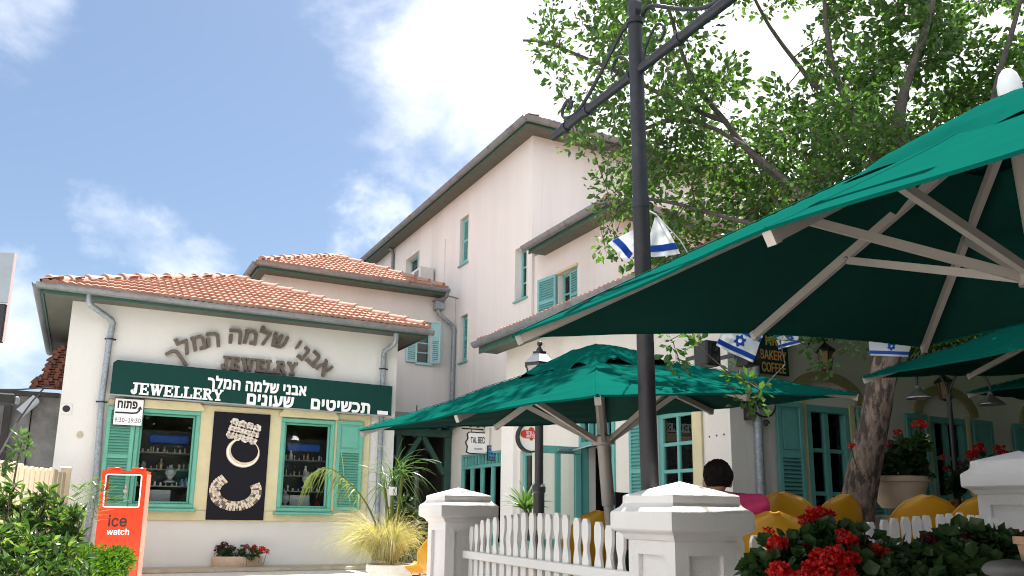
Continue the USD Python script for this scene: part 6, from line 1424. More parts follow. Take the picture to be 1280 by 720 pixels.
# second tree added beyond the right edge: its crown is placed to shade the terrace
r = np.random.default_rng(77)
t2 = Thing('terrace_tree', 'second leafy tree added beyond the right edge so its low crown shades the terrace doors', 'tree', (11.2, 2.9, 0.1))
trp = np.array([(11.2, 2.9, 0.0), (11.15, 3.0, 1.4), (11.0, 3.2, 2.6), (10.9, 3.3, 3.4)])
m_, p_ = limb(trp, .19, .13, 14, 12, 3); t2.add('trunk', m_, 'bark', smooth=True)
L2 = []
for i, e in enumerate([(8.2, 2.4, 4.8), (8.6, 5.6, 5.0), (11.2, 6.2, 5.2), (13.8, 4.6, 5.0), (13.6, 1.8, 4.8), (10.8, 1.0, 4.9), (11.0, 3.6, 6.4)]):
    m_, p_ = limb([trp[-1], (trp[-1] + e) / 2 + [0, 0, .25], np.array(e)], .085, .02, 12, 7, i); t2.add('limb', m_, 'bark', smooth=True); L2.append(p_)
L2 = np.vstack(L2)
cs2 = []
while len(cs2) < 1100:
    p = np.array([r.uniform(7.2, 15), r.uniform(.4, 6.9), r.uniform(3.0, 6.4)])
    if ((p - [11.1, 3.6, 4.6]) / [4.0, 3.4, 1.9]) @ ((p - [11.1, 3.6, 4.6]) / [4.0, 3.4, 1.9]) < 1: cs2.append(p)
t2.add('twigs', [tube([L2[np.argmin(((L2 - c) ** 2).sum(1))], c], [.008, .003], 4, caps=False) for c in cs2[::3]], 'twig', kind='stuff')
t2.add('crown', sprig_leaves(cs2, .24, 30, .10, r, width=.6, fold=.25, up_bias=.55), 'leaf_tree', smooth=False, kind='stuff')

r = np.random.default_rng(78)
hg = Thing('added_hedge', 'unseen tall dark leaf screen added right of the near umbrella to block low sky', 'added_hedge', (10.5, -.4, -.5))  # added out of view to cut low sky reaching under the umbrellas
hp0 = np.stack([r.uniform(6.0, 16, 1900), np.where(r.random(1900) < .5, r.uniform(-.85, -.55, 1900), r.uniform(-.15, .12, 1900)), r.uniform(-.5, 2.5, 1900)], -1)
hg.add('branches', [bx(6.05, 15.95, -.55, -.15, -.6, 2.35, .1)], 'twig'); hg.add('foliage', sprig_leaves(hp0, .22, 20, .11, r, width=.6), 'leaf_dark', smooth=False, kind='stuff')

# unseen trees added behind the viewer (they show in the shop glass and close off the low sky)
r = np.random.default_rng(5)
sx_ = Thing('sky_block_tree', 'unseen dense tree added behind the viewer to block low sky', 'tree', (-13.0, -8.5, -.62), group='street trees across the road')
sx_.add('trunk', tube([(0, 0, 0), (.05, 0, 1.0), (0, .05, 2.2)], [.2, .17, .15], 10), 'bark', local=True)
pts_ = []
while len(pts_) < 700:
    p = np.array([r.uniform(-2.6, 2.6), r.uniform(-1.9, 1.9), r.uniform(.5, 7.2)])
    if (p[0] / 2.6) ** 2 + (p[1] / 1.9) ** 2 + ((p[2] - 3.7) / 3.5) ** 2 < 1: pts_.append(p)
sx_.add('crown', sprig_leaves(pts_, .42, 22, .24, r, width=.7), 'leaf_dark', local=True, smooth=False, kind='stuff')
for k in range(1, 11): dup(sx_, (-13.0 + 3.9 * k, -8.5 + .7 * (k % 2) - .05 * k, -.62), (0, 0, 70 * k))
for k, (x_, y_) in enumerate(((15.6, 5.6), (15.9, 2.6), (14.9, -.2))): dup(sx_, (x_, y_, .1), (0, 0, 50 + 80 * k), label='unseen dense tree added past the right hand end of the terrace to block light', group='unseen trees added past the terrace to block light')  # out-of-view trees added to keep open sky off the terrace wall

# ------------------------------------------------------------------ shrubs at lower left
def shrub(name, label, blobs, lm, size, per, n, seed, cat_='shrub', stems=True, width=.5, up_bias=.4, second=None):
    rg_ = np.random.default_rng(seed); P = []
    cs_ = [onD(px, py, D) for px, py, D, _ in blobs]
    base = np.mean(cs_, axis=0)
    t = Thing(name, label, cat_, (base[0], base[1], gz(base[0], base[1])))
    for (px, py, D, rad), c in zip(blobs, cs_):
        u_ = rg_.normal(0, 1, (n, 3)); u_ /= np.linalg.norm(u_, axis=1, keepdims=True); P.append(c + u_ * rad * (rg_.random((n, 1)) ** .4) * [1, 1, .9])
    P = np.vstack(P)
    t.add('foliage', sprig_leaves(P, .075, per, size, rg_, width=width, up_bias=up_bias), lm, smooth=False, kind='stuff')
    if second: t.add('new_growth', sprig_leaves(P[::3] + [0, 0, .04], .06, per // 2, size * .9, rg_, width=width), second, smooth=False, kind='stuff')
    if stems:
        g0 = gz(base[0], base[1]); ms = []
        for p in P[:: max(1, len(P) // 40)]:
            f0 = np.array([base[0] + (p[0] - base[0]) * .4, base[1] + (p[1] - base[1]) * .4, g0]); ms.append(tube([f0, (f0 + p) / 2 + rg_.normal(0, .05, 3), p], [.014, .010, .005], 5, caps=False))
        t.add('stem', ms, 'twig', kind='stuff')
    return t
rg = np.random.default_rng(17)
vb = onD(40, 720, 6.0)
vs = Thing('variegated_shrub', 'large loose cream and green variegated shrub filling the lower left corner', 'shrub', (vb[0], vb[1], gz(vb[0], vb[1])))
tips, C1, D1, C2, D2, st = [], [], [], [], [], []
blobs = [(10, 668, 6.2, .19, 26), (42, 680, 6.0, .2, 30), (75, 700, 5.9, .18, 26), (15, 705, 5.7, .24, 30), (50, 722, 5.6, .22, 26), (88, 668, 6.3, .12, 14), (30, 640, 6.5, .14, 14), (-20, 690, 5.9, .24, 20), (104, 722, 5.7, .15, 14), (64, 645, 6.4, .11, 10), (48, 622, 6.5, .08, 6), (6, 624, 6.5, .10, 7), (78, 632, 6.5, .07, 5), (18, 606, 6.5, .06, 3), (60, 606, 6.5, .05, 2), (95, 640, 6.3, .07, 4)]
for px, py, D, rad, n_ in blobs:
    c = onD(px, py, D)
    for _ in range(n_):
        u_ = rg.normal(0, 1, 3); u_ /= np.linalg.norm(u_); tp_ = c + u_ * rad * rg.random() ** .4; ax_ = u_ * .6 + np.array([0, 0, .8]) + rg.normal(0, .25, 3); ax_ /= np.linalg.norm(ax_)
        low = np.array([vb[0] + (tp_[0] - vb[0]) * .55, vb[1] + (tp_[1] - vb[1]) * .55, gz(vb[0], vb[1]) + .1])
        st.append(tube([low, (low + tp_) / 2 + rg.normal(0, .04, 3), tp_ - ax_ * .10, tp_], [.010, .007, .005, .003], 4, caps=False))
        for k in range(13):
            a_ = rg.random() * 2 * np.pi; s1 = np.cross(ax_, [.3, .2, 1.0]); s1 /= np.linalg.norm(s1); s2 = np.cross(ax_, s1)
            dd_ = (s1 * math.cos(a_) + s2 * math.sin(a_)) * rg.uniform(.5, 1.1) + ax_ * rg.uniform(.1, .8)
            (C2 if rg.random() < .33 else C1).append(tp_ - ax_ * rg.uniform(0, .13)); (D2 if len(C2) > len(D2) else D1).append(dd_)
vs.add('stem', st, 'twig', kind='stuff')
vs.add('foliage', leaves(C1, D1, .088, rg, width=.30, fold=.2, up_bias=.8, curl=.02), 'leaf_shrub', smooth=False, kind='stuff')
vs.add('pale_foliage', leaves(C2, D2, .080, rg, width=.30, fold=.2, up_bias=.8, curl=.02), 'leaf_cream', smooth=False, kind='stuff')
shrub('conifer_shrub', 'bright yellow green feathery shrub in front of the orange stand', [(112, 704, 6.6, .15), (140, 706, 6.7, .09), (95, 712, 6.4, .14), (148, 698, 6.8, .05), (128, 722, 6.5, .15)], 'leaf_bright', .05, 16, 90, 2, width=.22, up_bias=.8)
rg = np.random.default_rng(21)
c0 = onD(98, 668, 7.4)
fp = Thing('palm_plant', 'small fan of narrow palm leaves between shrub and orange stand', 'plant', (c0[0], c0[1], gz(*c0[:2])))
bs_, ts_ = [], []
for k in range(7):
    a = k / 6; e = onD(75 + 70 * a, 640 - 34 * math.sin(a * np.pi * .9), 7.2 + .5 * rg.random()); rach = CubicSpline([0, .5, 1], np.array([c0 - [0, 0, .3], (c0 + e) / 2 + [0, 0, .08], e]))
    for q_ in np.linspace(.35, 1, 13):
        p = rach(q_)
        for s_ in (-1, 1): bs_.append(p); ts_.append(p + (e - c0) * .18 + s_ * rt * .09 + [0, 0, -.02] + rg.normal(0, .015, 3))
fp.add('frond', blades(bs_, ts_, rg, .014, .05, 3), 'leaf_strap', kind='stuff')
fp.add('stem', [tube([[c0[0], c0[1], gz(*c0[:2])], c0 - [0, 0, .3]], .03, 6)], 'twig')
c0 = onD(27, 552, 7.6)
tl = Thing('tall_sprig', 'leafy sprig standing up above the cream board fence', 'plant', (c0[0], c0[1], gz(*c0[:2])))
tl.add('stem', tube([[c0[0], c0[1], gz(*c0[:2])], onD(16, 610, 7.6), onD(22, 575, 7.6), c0], [.014, .011, .009, .006], 6), 'twig')
tl.add('foliage', sprig_leaves([onD(27, 548, 7.6), onD(33, 560, 7.6), onD(22, 562, 7.6), onD(8, 582, 7.5), onD(4, 590, 7.5)], .055, 26, .065, rg, width=.42), 'leaf_shrub', smooth=False, kind='stuff')

# ------------------------------------------------------------------ flowers
def flower_head(t, c, rad, m, rg_, petals=70):
    """Round umbel of many small petals."""
    u_ = rg_.normal(0, 1, (petals, 3)); u_ /= np.linalg.norm(u_, axis=1, keepdims=True); u_[:, 2] = np.where(u_[:, 2] < -.45, -u_[:, 2], u_[:, 2])
    C = np.asarray(c) + u_ * rad * rg_.uniform(.72, 1.0, (petals, 1)) * [1, 1, .85]
    tang = np.cross(u_, rg_.normal(0, 1, (petals, 3))); D = tang + u_ * .45
    mm = leaves(C - tang * rad * .12, D, rad * .42, rg_, width=.9, fold=.16, up_bias=0)
    core = sphere(c, rad * .45, 1)
    return t.add('flower_head', [mm, core], m, smooth=False)

def geranium(name, label, heads, fol, box_, seed, lm='leaf_geranium', leafs=.06, per=10, n=26):
    """heads: (px, py, D, radius in px, material); fol: (px, py, D, radius m)"""
    rg_ = np.random.default_rng(seed)
    cs_ = [onD(a, b, D) for a, b, D, _ in fol]; b0 = np.mean(cs_, axis=0)
    t = Thing(name, label, 'flowers', (b0[0], b0[1], box_))
    P = np.vstack([c + (lambda u_: u_ / np.linalg.norm(u_, axis=1, keepdims=True))(rg_.normal(0, 1, (n, 3))) * rd * rg_.random((n, 1)) ** .4 for c, (_, _, _, rd) in zip(cs_, fol)])
    t.add('foliage', sprig_leaves(P, leafs * 1.0, per, leafs, rg_, width=1.0, fold=.12, up_bias=.9), lm, smooth=False, kind='stuff')
    ms = []
    for a, b, D, pr, m_ in heads:
        c = onD(a, b, D); rd = pr * D / F; flower_head(t, c, rd, m_, rg_, 60 if pr < 9 else 110)
        s0 = np.array([c[0] * .9 + b0[0] * .1, c[1] * .9 + b0[1] * .1, c[2] - .22]); ms.append(tube([s0, (s0 + c) / 2 + rg_.normal(0, .008, 3), c], .0045, 5))
    t.add('stalk', ms, 'leaf_dark', kind='stuff')
    return t
R_, K_, W_, Q_ = 'petal_red', 'petal_dark', 'petal_white', 'petal_pink'
heads = [(1021, 647, 4.6, 15, R_), (1007, 652, 4.5, 9, R_), (1033, 644, 4.6, 9, R_), (972, 682, 4.2, 13, R_), (966, 694, 4.2, 9, R_), (1011, 684, 4.3, 9, R_), (961, 664, 4.3, 6, R_), (956, 706, 4.2, 6, R_), (1030, 702, 4.0, 17, R_), (1052, 708, 4.0, 15, R_), (1014, 712, 4.0, 12, R_), (1045, 694, 4.0, 12, R_), (1064, 700, 4.05, 11, R_), (1060, 676, 4.2, 11, R_), (1066, 688, 4.2, 9, R_), (1051, 668, 4.25, 8, R_), (1083, 675, 4.3, 7, K_), (1094, 688, 4.2, 9, R_), (1106, 694, 4.2, 9, R_), (975, 716, 4.0, 14, R_), (988, 722, 4.0, 10, R_), (1003, 724, 3.9, 13, R_), (1032, 722, 3.9, 14, R_), (1060, 722, 3.95, 12, R_), (1160, 675, 4.3, 9, K_), (1168, 680, 4.3, 7, K_), (1204, 675, 4.3, 10, K_), (1211, 680, 4.3, 8, 'petal_red'), (1266, 671, 4.3, 9, R_), (1275, 673, 4.3, 6, R_), (1098, 679, 4.3, 5, W_), (1112, 681, 4.3, 5, W_), (1121, 686, 4.3, 4, W_), (1144, 693, 4.2, 4, K_)]
fol = [(1012, 684, 4.5, .06), (1030, 676, 4.5, .07), (1040, 690, 4.4, .12), (985, 700, 4.3, .11), (1075, 705, 4.3, .13), (1120, 710, 4.3, .13), (1160, 708, 4.3, .13), (1200, 702, 4.3, .13), (1220, 682, 4.35, .07), (1225, 705, 4.3, .12), (1250, 695, 4.3, .08), (1000, 715, 4.2, .12), (1045, 715, 4.2, .13), (1090, 720, 4.2, .13), (1140, 722, 4.2, .13), (1190, 722, 4.2, .13), (1278, 690, 4.3, .07), (960, 715, 4.2, .07), (1240, 722, 4.2, .10), (1060, 690, 4.45, .10), (1180, 690, 4.4, .09)]
geranium('geranium_bed', 'bank of red geraniums with dark leaves in front of the right picket fence', heads, fol, .55, 5, n=30, per=11)
pbx = Thing('flower_box', 'long plaster flower box beneath the red geraniums', 'flower box', (4.4, 3.3, -.5))
pbx.add('box', [bx(3.45, 5.75, 3.05, 3.10, -.6, .62, .006), bx(3.45, 5.75, 3.50, 3.55, -.6, .62, .006), bx(3.45, 3.50, 3.101, 3.499, -.6, .62), bx(5.70, 5.75, 3.101, 3.499, -.6, .62)], 'plaster_post'); pbx.add('soil', bx(3.5, 5.7, 3.1, 3.5, -.3, .56), 'soil')
# carved stone bowls with flowers
def bowl(px, py, D, w, h, label, m='stone_bowl', sx=1.0, rounded=False):
    o = onD(px, py, D); t = Thing('flower_bowl', label, 'planter', (o[0], o[1], o[2] - h))
    R0 = w / 2; prof = [(.001, 0), (R0 * .52, 0), (R0 * .56, .02), (R0 * .74, h * .35), (R0 * .90, h * .70), (R0 * .93, h * .80), (R0 * 1.0, h * .83), (R0 * 1.0, h * .97), (R0 * .97, h), (R0 * .90, h), (R0 * .86, h * .85), (.001, h * .84)]
    if rounded: prof = [(.001, 0), (R0 * .50, 0), (R0 * .66, h * .06), (R0 * .82, h * .22), (R0 * .94, h * .48), (R0 * .99, h * .75), (R0, h * .93), (R0 * .97, h), (R0 * .90, h), (R0 * .86, h * .85), (.001, h * .84)]
    L = lathe(prof, 32); v = np.asarray(L.vertices) * [1, sx, 1]
    t.add('bowl', trimesh.Trimesh(v, L.faces, process=False), m, local=True, smooth=35)
    t.add('soil', trimesh.Trimesh(np.asarray(lathe([(R0 * .85, h * .9), (.001, h * .93)], 24).vertices) * [1, sx, 1], lathe([(R0 * .85, h * .9), (.001, h * .93)], 24).faces, process=False), 'soil', local=True)
    return t, o
bowl(1121, 596, 8.3, .62, .31, 'large round stone flower bowl with chipped relief right of the tree trunk')
o = onD(1118, 633, 8.3)
pb = Thing('stone_plinth', 'rough pale stone plinth under the large flower bowl', 'plinth', (o[0], o[1], .1))
for k in range(3): pb.add('stone', bx(o[0] - .34 + (k % 2) * .015, o[0] + .34 - (k % 2) * .01, o[1] - .3, o[1] + .3, .02 + k * .355, .02 + k * .355 + .35, .015), 'stone_block')
geranium('geranium_plant', 'tall geranium with red heads growing in the large stone bowl', [(1150, 532, 8.2, 8, R_), (1122, 542, 8.3, 6, R_), (1112, 556, 8.3, 5, 'petal_pink'), (1064, 558, 7.75, 5, R_), (1156, 582, 8.2, 5, R_), (1098, 566, 8.3, 5, K_)], [(1120, 578, 8.3, .14), (1140, 572, 8.3, .13), (1105, 580, 8.3, .12), (1148, 555, 8.2, .06), (1130, 562, 8.3, .11), (1145, 588, 8.2, .10), (1100, 590, 8.3, .10), (1122, 592, 8.2, .16)], 1.4, 6, n=20, per=9, lm='leaf_geranium')
bowl(1243, 606, 8.4, .50, .26, 'smaller stone flower bowl beside the right gate post')
geranium('geranium_plant', 'geranium with scarlet heads in the bowl beside the right gate post', [(1214, 570, 8.2, 8, R_), (1224, 562, 8.3, 8, R_), (1250, 564, 8.3, 8, R_), (1202, 581, 8.2, 5, Q_), (1178, 572, 8.4, 4, R_), (1183, 586, 8.4, 4, R_)], [(1205, 596, 8.2, .12), (1225, 588, 8.3, .13), (1245, 590, 8.3, .13), (1198, 606, 8.2, .08), (1260, 585, 8.3, .1)], 1.4, 7, n=16, per=8, lm='leaf_dark')
_, o = bowl(297, 695, 14.9, .90, .33, 'oval stone planter of mixed flowers against the shop wall', sx=.55, rounded=True)
for dx in (-.25, .25):
    pass
geranium('flower_clump', 'red, pink and maroon flowers in the planter against the shop wall', [(318, 686, 14.8, 4.5, R_), (327, 688, 14.7, 5, R_), (334, 690, 14.8, 4, R_), (308, 684, 14.8, 4, Q_), (280, 682, 14.8, 5, K_), (273, 686, 14.8, 5, K_), (288, 685, 14.8, 4, K_), (295, 690, 14.7, 3, W_), (310, 691, 14.6, 3, W_)], [(278, 690, 14.8, .10), (298, 690, 14.8, .10), (318, 691, 14.8, .10), (288, 693, 14.8, .10), (308, 693, 14.8, .1)], .35, 8, n=16, per=8, leafs=.05)

# ------------------------------------------------------------------ feather grass, strap leaved plant and pot
rg = np.random.default_rng(31)
DG = 9.6
pc = onD(492, 706, DG)
pot, _ = bowl(488, 705, DG, .56, .46, 'round pale pot holding the feather grass left of the gate post', m='plaster_post')
c0 = pc - [0, 0, .02]
fg = Thing('feather_grass', 'blond feather grass spilling over a pale pot beside the shop', 'grass', c0)
bs_, ts_ = [], []
gb = onD(482, 700, DG)
def arch_blades(bs, ds, hs, rg_, width, seg=6):
    V, f, o = [], [], 0
    for b, d, h_ in zip(bs, ds, hs):
        side = np.cross([d[0], d[1], 0.001], [0, 0, 1.0]); side /= np.linalg.norm(side) + 1e-9; side = side * math.cos(q_ := rg_.uniform(-1.2, 1.2)) + np.array([0, 0, 1.0]) * math.sin(q_)
        dr_ = rg_.uniform(.55, 1.15)
        for k in range(seg + 1):
            u = k / seg; p = b + np.array([d[0], d[1], 0]) * (u ** 1.35) * h_ + np.array([0, 0, 1.0]) * h_ * (d[2] * u - dr_ * .75 * u ** 2.6)
            w_ = width * (1 - .85 * u) / 2; V += [p - side * w_, p + side * w_]
            if k: f.append((o - 2, o - 1, o + 1, o))
            o += 2
    return tm(V, f)
bs_, ds_, hs_ = [], [], []
for k in range(3000):
    a = rg.random() * 2 * np.pi; q_ = rg.random() ** .6
    bs_.append(gb + np.array([.15 * q_ * math.cos(a), .15 * q_ * math.sin(a), 0])); a += rg.normal(0, .5)
    spread = rg.uniform(.15, .72) * (.4 + .6 * q_); ds_.append(np.array([math.cos(a) * spread, math.sin(a) * spread, 0]) - rt * .26 * rg.random() + np.array([0, 0, rg.uniform(.62, .98)])); hs_.append(rg.uniform(.6, 1.2))
fg.add('blades', arch_blades(bs_[:2500], ds_[:2500], hs_[:2500], rg, .0055), 'grass_dry', kind='stuff'); fg.add('green_blades', arch_blades(bs_[2500:], ds_[2500:], np.array(hs_[2500:]) * .85, rg, .006), 'leaf_dry', kind='stuff')
dr = Thing('strap_leaf_plant', 'tall plant with long arching green strap leaves behind the feather grass', 'plant', (onD(488, 690, 10.1)[0], onD(488, 690, 10.1)[1], 0))
crowns = [((490, 602), 28, .56), ((503, 592), 22, .52), ((481, 610), 16, .5)]
sb_ = onD(484, 705, 10.1)
bs_, ts_ = [], []
for (px, py), n_, ln in crowns:
    c = onD(px, py, 10.1); dr.add('stem', tube([sb_ - [0, 0, .4], sb_ + (c - sb_) * .5 + [.03, 0, 0], c], [.035, .028, .018], 7), 'leaf_dry')
    for k in range(n_):
        a = rg.random() * 2 * np.pi; el = rg.uniform(-1.0, .95)
        d = rt * math.cos(a) * math.cos(el * .8) + fwd * math.sin(a) * math.cos(el * .8) * .8 + np.array([0, 0, math.sin(el)]) 
        bs_.append(c + rg.normal(0, .015, 3)); ts_.append(c + d * ln * rg.uniform(.7, 1.1))
for tgt in ((536, 562), (528, 570), (534, 592), (518, 556), (506, 545), (460, 548), (466, 575), (453, 600), (530, 640), (522, 655), (545, 578)):
    bs_.append(onD(492, 592, 10.1)); ts_.append(onD(*tgt, 10.0 + rg.uniform(-.4, .4)))
dr.add('strap_leaves', blades(bs_, ts_, rg, .016, .27, 7), 'leaf_strap', kind='stuff')
tag_ = onD(495.5, 614, 9.9); dr.add('plant_tag', bar(tag_ - [.045, 0, .05], tag_ - [.045, 0, -.05], .10, .004, up_=(0, 1, 0)), 'white_print', smooth=False)
dr.add('lower_foliage', sprig_leaves([onD(px, py, 10.3) for px, py in ((500, 640), (508, 655), (498, 665), (512, 672), (520, 690), (505, 628), (515, 640), (522, 668), (500, 690), (526, 700))], .14, 34, .085, rg, width=.5), 'leaf_dark', smooth=False, kind='stuff')
pf = Thing('drooping_palm', 'yellowing palm frond arching left across the display window', 'plant', (sb_[0] - .1, sb_[1], 0))
rach = CubicSpline([0, .3, .6, .85, 1], np.array([onD(478, 690, 9.9), onD(458, 630, 9.8), onD(430, 597, 9.7), (onD(405, 585, 9.6)), onD(385, 596, 9.5)]))
pf.add('rachis', tube(rach(np.linspace(0, 1, 18)), np.linspace(.014, .004, 18), 6), 'leaf_dry')
bs_, ts_ = [], []
for q_ in np.linspace(.38, 1, 30):
    p = rach(q_); tdir = rach(min(1, q_ + .02)) - rach(q_ - .02); tdir /= np.linalg.norm(tdir)
    for s_ in (-1, 1):
        bs_.append(p); ts_.append(p + tdir * .14 + s_ * fwd * .12 + rt * rg.normal(0, .04) + np.array([0, 0, -.30 * rg.uniform(.6, 1.2) if s_ < 0 else -.24 * rg.uniform(.3, 1.2)]))
for tgt in ((425, 560), (418, 640), (440, 650), (400, 628)): bs_.append(rach(.6)); ts_.append(onD(*tgt, 9.7))
pf.add('leaflets', blades(bs_, ts_, rg, .020, .18, 4), 'leaf_dry', kind='stuff')
c = onD(657, 626, 10.8)
dp_ = Thing('potted_palm', 'small dark leafy pot plant beside the teal door behind the pickets', 'plant', (c[0], c[1], 0))
bs_ = [c - [0, 0, .12]] * 70; ts_ = [c + rt * rg.normal(0, .20) + fwd * rg.normal(0, .18) + np.array([0, 0, rg.uniform(-.12, .22)]) for _ in range(70)]
dp_.add('leaves', blades(bs_, ts_, rg, .045, .15, 4), 'leaf_strap', kind='stuff'); dp_.add('pot', lathe([(.001, 0), (.15, 0), (.21, .42), (.23, .43), (.23, .48), (.001, .47)], 20, (c[0], c[1], 0)), 'terracotta'); dp_.add('stem', tube([[c[0], c[1], .45], c - [0, 0, .1]], .02, 6), 'twig')
cp = onD(1303, 694, 3.9)
cpt = Thing('clay_pot', 'orange clay pot cut off by the right edge among the geraniums', 'pot', (cp[0], cp[1], .55))
cpt.add('pot', lathe([(.001, cp[2] - .12), (.07, cp[2] - .12), (.10, cp[2] + .05), (.115, cp[2] + .05), (.115, cp[2] + .085), (.10, cp[2] + .085), (.09, cp[2] + .02), (.001, cp[2] + .02)], 24, (cp[0], cp[1], 0)), 'terracotta')
gp = onD(1262, 712, 3.85); gs = Thing('grey_stone', 'smooth grey stone at the lower right among the geraniums', 'stone', gp)
s_ = sphere(gp, .11, 3, (1.1, 1, .45)); v = np.asarray(s_.vertices); v = v + (meshkit.fbm(v * 7, 3)[:, None] - .5) * .03
gs.add('stone', trimesh.Trimesh(v, s_.faces, process=False), 'tarp', smooth=True)

# ------------------------------------------------------------------ the person in pink, seen from behind
def hull_chain(bones, joints, ref=.03):
    parts = []
    for a, b in bones:
        sp = []
        for c, rad in (joints[a], joints[b]):
            rad = np.broadcast_to(np.asarray(rad, float), (3,)); sp.append(sphere(c, 1.0, 2, tuple(rad)).vertices)
        parts.append(manifold3d.Manifold.hull_points(np.vstack(sp)))
    m = manifold3d.Manifold.batch_boolean(parts, manifold3d.OpType.Add).refine_to_length(ref)
    q_ = m.to_mesh(); t = trimesh.Trimesh(q_.vert_properties[:, :3], q_.tri_verts, process=True)
    trimesh.smoothing.filter_taubin(t, lamb=.5, nu=.52, iterations=8)
    return t
hp_ = onD(897, 599, 5.95); seat = onD(945, 640, 5.95)
fx, fy = fwd[0], fwd[1]; nf = math.hypot(fx, fy); fh = np.array([fx / nf, fy / nf, 0]); rh = np.array([fh[1], -fh[0], 0])
base = np.array([onD(932, 640, 5.9)[0], onD(932, 640, 5.9)[1], FLOOR]) + fh * .12
hx = (hp_ - base) @ rh
LJ = lambda x, f_, z: base + rh * x + fh * f_ + np.array([0, 0, z])
zh = hp_[2] - FLOOR
J = {'pelvis': (LJ(0, 0, .56), (.16, .13, .12)), 'waist': (LJ(-.02, .03, .72), (.15, .11, .10)), 'chest': (LJ(-.05, .07, .92), (.18, .125, .13)), 'shL': (LJ(-.24, .10, 1.005), .065), 'shR': (LJ(.145, .08, .985), .068), 'neck0': (LJ(-.075, .10, 1.02), .062), 'neck1': (LJ(hx + .02, .13, zh - .11), .055),
     'elL': (LJ(-.34, .25, .78), .045), 'wrL': (LJ(-.20, .46, .80), .030), 'elR': (LJ(.23, .22, .76), .045), 'wrR': (LJ(.06, .45, .79), .030), 'hipL': (LJ(-.10, .04, .55), .09), 'hipR': (LJ(.10, .04, .55), .09), 'knL': (LJ(-.13, .46, .54), .062), 'knR': (LJ(.13, .46, .54), .062), 'anL': (LJ(-.13, .44, .10), .042), 'anR': (LJ(.13, .44, .10), .042), 'toL': (LJ(-.14, .62, .045), .035), 'toR': (LJ(.14, .62, .045), .035)}
hc = hp_.copy()
J['headb'] = (hc + rh * .0 - fh * .015 + [0, 0, .015], (.082, .082, .098)); J['headf'] = (hc + fh * .035 - rh * .02 + [0, 0, -.035], (.066, .066, .075)); J['chin'] = (hc + fh * .055 - rh * .03 + [0, 0, -.095], .034)
J['nose'] = (hc + fh * .115 - rh * .045 + [0, 0, -.03], .013); J['noseb'] = (hc + fh * .085 - rh * .035 + [0, 0, .0], .014)
for s_, k in ((-1, 'L'), (1, 'R')): J['ear' + k] = (hc + rh * s_ * .086 + fh * (.015 - .02 * s_) + [0, 0, -.03], (.014, .02, .03)); J['earb' + k] = (hc + rh * s_ * .07 + fh * .015 + [0, 0, -.03], .018)
bones = [('pelvis', 'waist'), ('waist', 'chest'), ('chest', 'shL'), ('chest', 'shR'), ('chest', 'neck0'), ('shL', 'neck0'), ('shR', 'neck0'), ('neck0', 'neck1'), ('neck1', 'headb'), ('headb', 'headf'), ('headf', 'chin'), ('headf', 'nose'), ('noseb', 'nose'), ('earL', 'earbL'), ('earR', 'earbR'), ('shL', 'elL'), ('elL', 'wrL'), ('shR', 'elR'), ('elR', 'wrR'), ('pelvis', 'hipL'), ('pelvis', 'hipR'), ('hipL', 'knL'), ('hipR', 'knR'), ('knL', 'anL'), ('knR', 'anR'), ('anL', 'toL'), ('anR', 'toR')]
for side_, s_ in (('L', 1), ('R', -1)):
    w0 = J['wr' + side_][0]; aim = fh * .8 + rh * s_ * .35 - np.array([0, 0, .12]); aim /= np.linalg.norm(aim); acr = np.cross(aim, [0, 0, 1.0]); acr /= np.linalg.norm(acr)
    J['pm' + side_] = (w0 + aim * .055, (.034, .034, .016)); bones.append(('wr' + side_, 'pm' + side_))
    for k in range(4):
        o = (k - 1.5) * .019; ln = (.074, .084, .080, .062)[k]
        pts = [w0 + aim * .075 + acr * o, w0 + aim * (.085 + ln * .5) + acr * o * 1.1 - [0, 0, .010], w0 + aim * (.085 + ln * .9) + acr * o * 1.15 - [0, 0, .032]]
        for i, (p, rr) in enumerate(zip(pts, (.010, .009, .008))): J[f'f{side_}{k}{i}'] = (p, rr)
        bones += [(f'pm{side_}', f'f{side_}{k}0'), (f'f{side_}{k}0', f'f{side_}{k}1'), (f'f{side_}{k}1', f'f{side_}{k}2')]
    th_ = acr * s_ * .9
    J['t0' + side_] = (w0 + aim * .03 + th_ * .03, .012); J['t1' + side_] = (w0 + aim * .06 + th_ * .055 - [0, 0, .01], .010); J['t2' + side_] = (w0 + aim * .09 + th_ * .058 - [0, 0, .02], .009)
    bones += [('pm' + side_, 't0' + side_), ('t0' + side_, 't1' + side_), ('t1' + side_, 't2' + side_)]
pe = Thing('person', 'person with short black hair and pink shirt seated with back to us', 'person', base)
pe.add('body', hull_chain(bones, J, .012), 'skin', smooth=True)
big = lambda k, e: (J[k][0], np.asarray(J[k][1]) + e)
JS = {k: big(k, .017) for k in ('pelvis', 'waist', 'chest', 'shL', 'shR')}; JS['neck0'] = (J['neck0'][0] - [0, 0, .03], .078)
for s_ in 'LR': JS['ua' + s_] = (J['sh' + s_][0] * .4 + J['el' + s_][0] * .6, .066)
sm = hull_chain([('pelvis', 'waist'), ('waist', 'chest'), ('chest', 'shL'), ('chest', 'shR'), ('shL', 'neck0'), ('shR', 'neck0'), ('chest', 'neck0'), ('shL', 'uaL'), ('shR', 'uaR')], JS, .02)
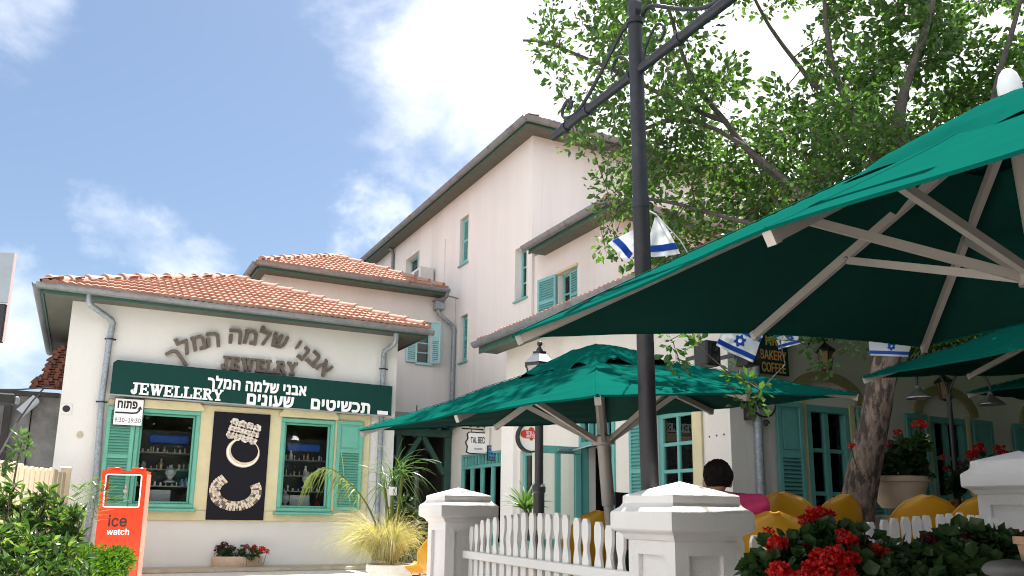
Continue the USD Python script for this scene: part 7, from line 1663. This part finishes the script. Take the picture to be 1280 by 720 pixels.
sv = np.asarray(sm.vertices); sn = np.asarray(sm.vertex_normals); sm = trimesh.Trimesh(sv + sn * ((meshkit.fbm(sv * [14, 14, 7], 3) - .5) * .022)[:, None], sm.faces, process=False)
pe.add('shirt', sm, 'shirt_pink', smooth=True)
JT = {k: big(k, .014) for k in ('pelvis', 'hipL', 'hipR', 'knL', 'knR', 'anL', 'anR')}; JT['pelvis'] = (J['pelvis'][0] - [0, 0, .03], (.172, .142, .11))
pe.add('trousers', hull_chain([('pelvis', 'hipL'), ('pelvis', 'hipR'), ('hipL', 'knL'), ('hipR', 'knR'), ('knL', 'anL'), ('knR', 'anR')], JT, .025), 'trousers', smooth=True)
for s_ in 'LR': pe.add('shoe', hull_chain([('a', 'b')], {'a': (J['an' + s_][0] - [0, 0, .045], .05), 'b': (J['to' + s_][0], .042)}, .03), 'black_iron', smooth=True)
hm = sphere(hc - fh * .018 + [0, 0, .026], 1.0, 5, (.104, .104, .116)); v = np.asarray(hm.vertices).copy(); cc = hc - fh * .018 + [0, 0, .022]; rel = v - cc
fo = rel @ fh; lowz = rel[:, 2]
k = (meshkit.fbm(v * [70, 70, 28], 4) - .5) * .026
nn = rel / np.linalg.norm(rel, axis=1, keepdims=True)
shrink = np.clip((fo - .035) / .05, 0, 1) * np.clip((.055 - lowz) / .05, 0, 1) + np.clip((-.075 - lowz) / .03, 0, 1)
v = v + nn * k[:, None] - nn * (np.clip(shrink, 0, 1) * .045)[:, None]
pe.add('hair', trimesh.Trimesh(v, hm.faces, process=False), 'hair', smooth=True)
for s_ in (-1, 1):
    ec = hc + fh * .088 + rh * (s_ * .033 - .038) + np.array([0, 0, -.002]); ey = pe.add('eye', sphere(ec, .012, 2), 'white_print', smooth=True); pe.add('iris', sphere(ec + fh * .009, .006, 1), 'black_print', parent=ey, smooth=True)
pe.add('mouth', tube([hc + fh * .097 - rh * .065 + [0, 0, -.075], hc + fh * .103 - rh * .045 + [0, 0, -.077], hc + fh * .097 - rh * .022 + [0, 0, -.075]], .006, 6), 'red_print')
print('built', len(_used))
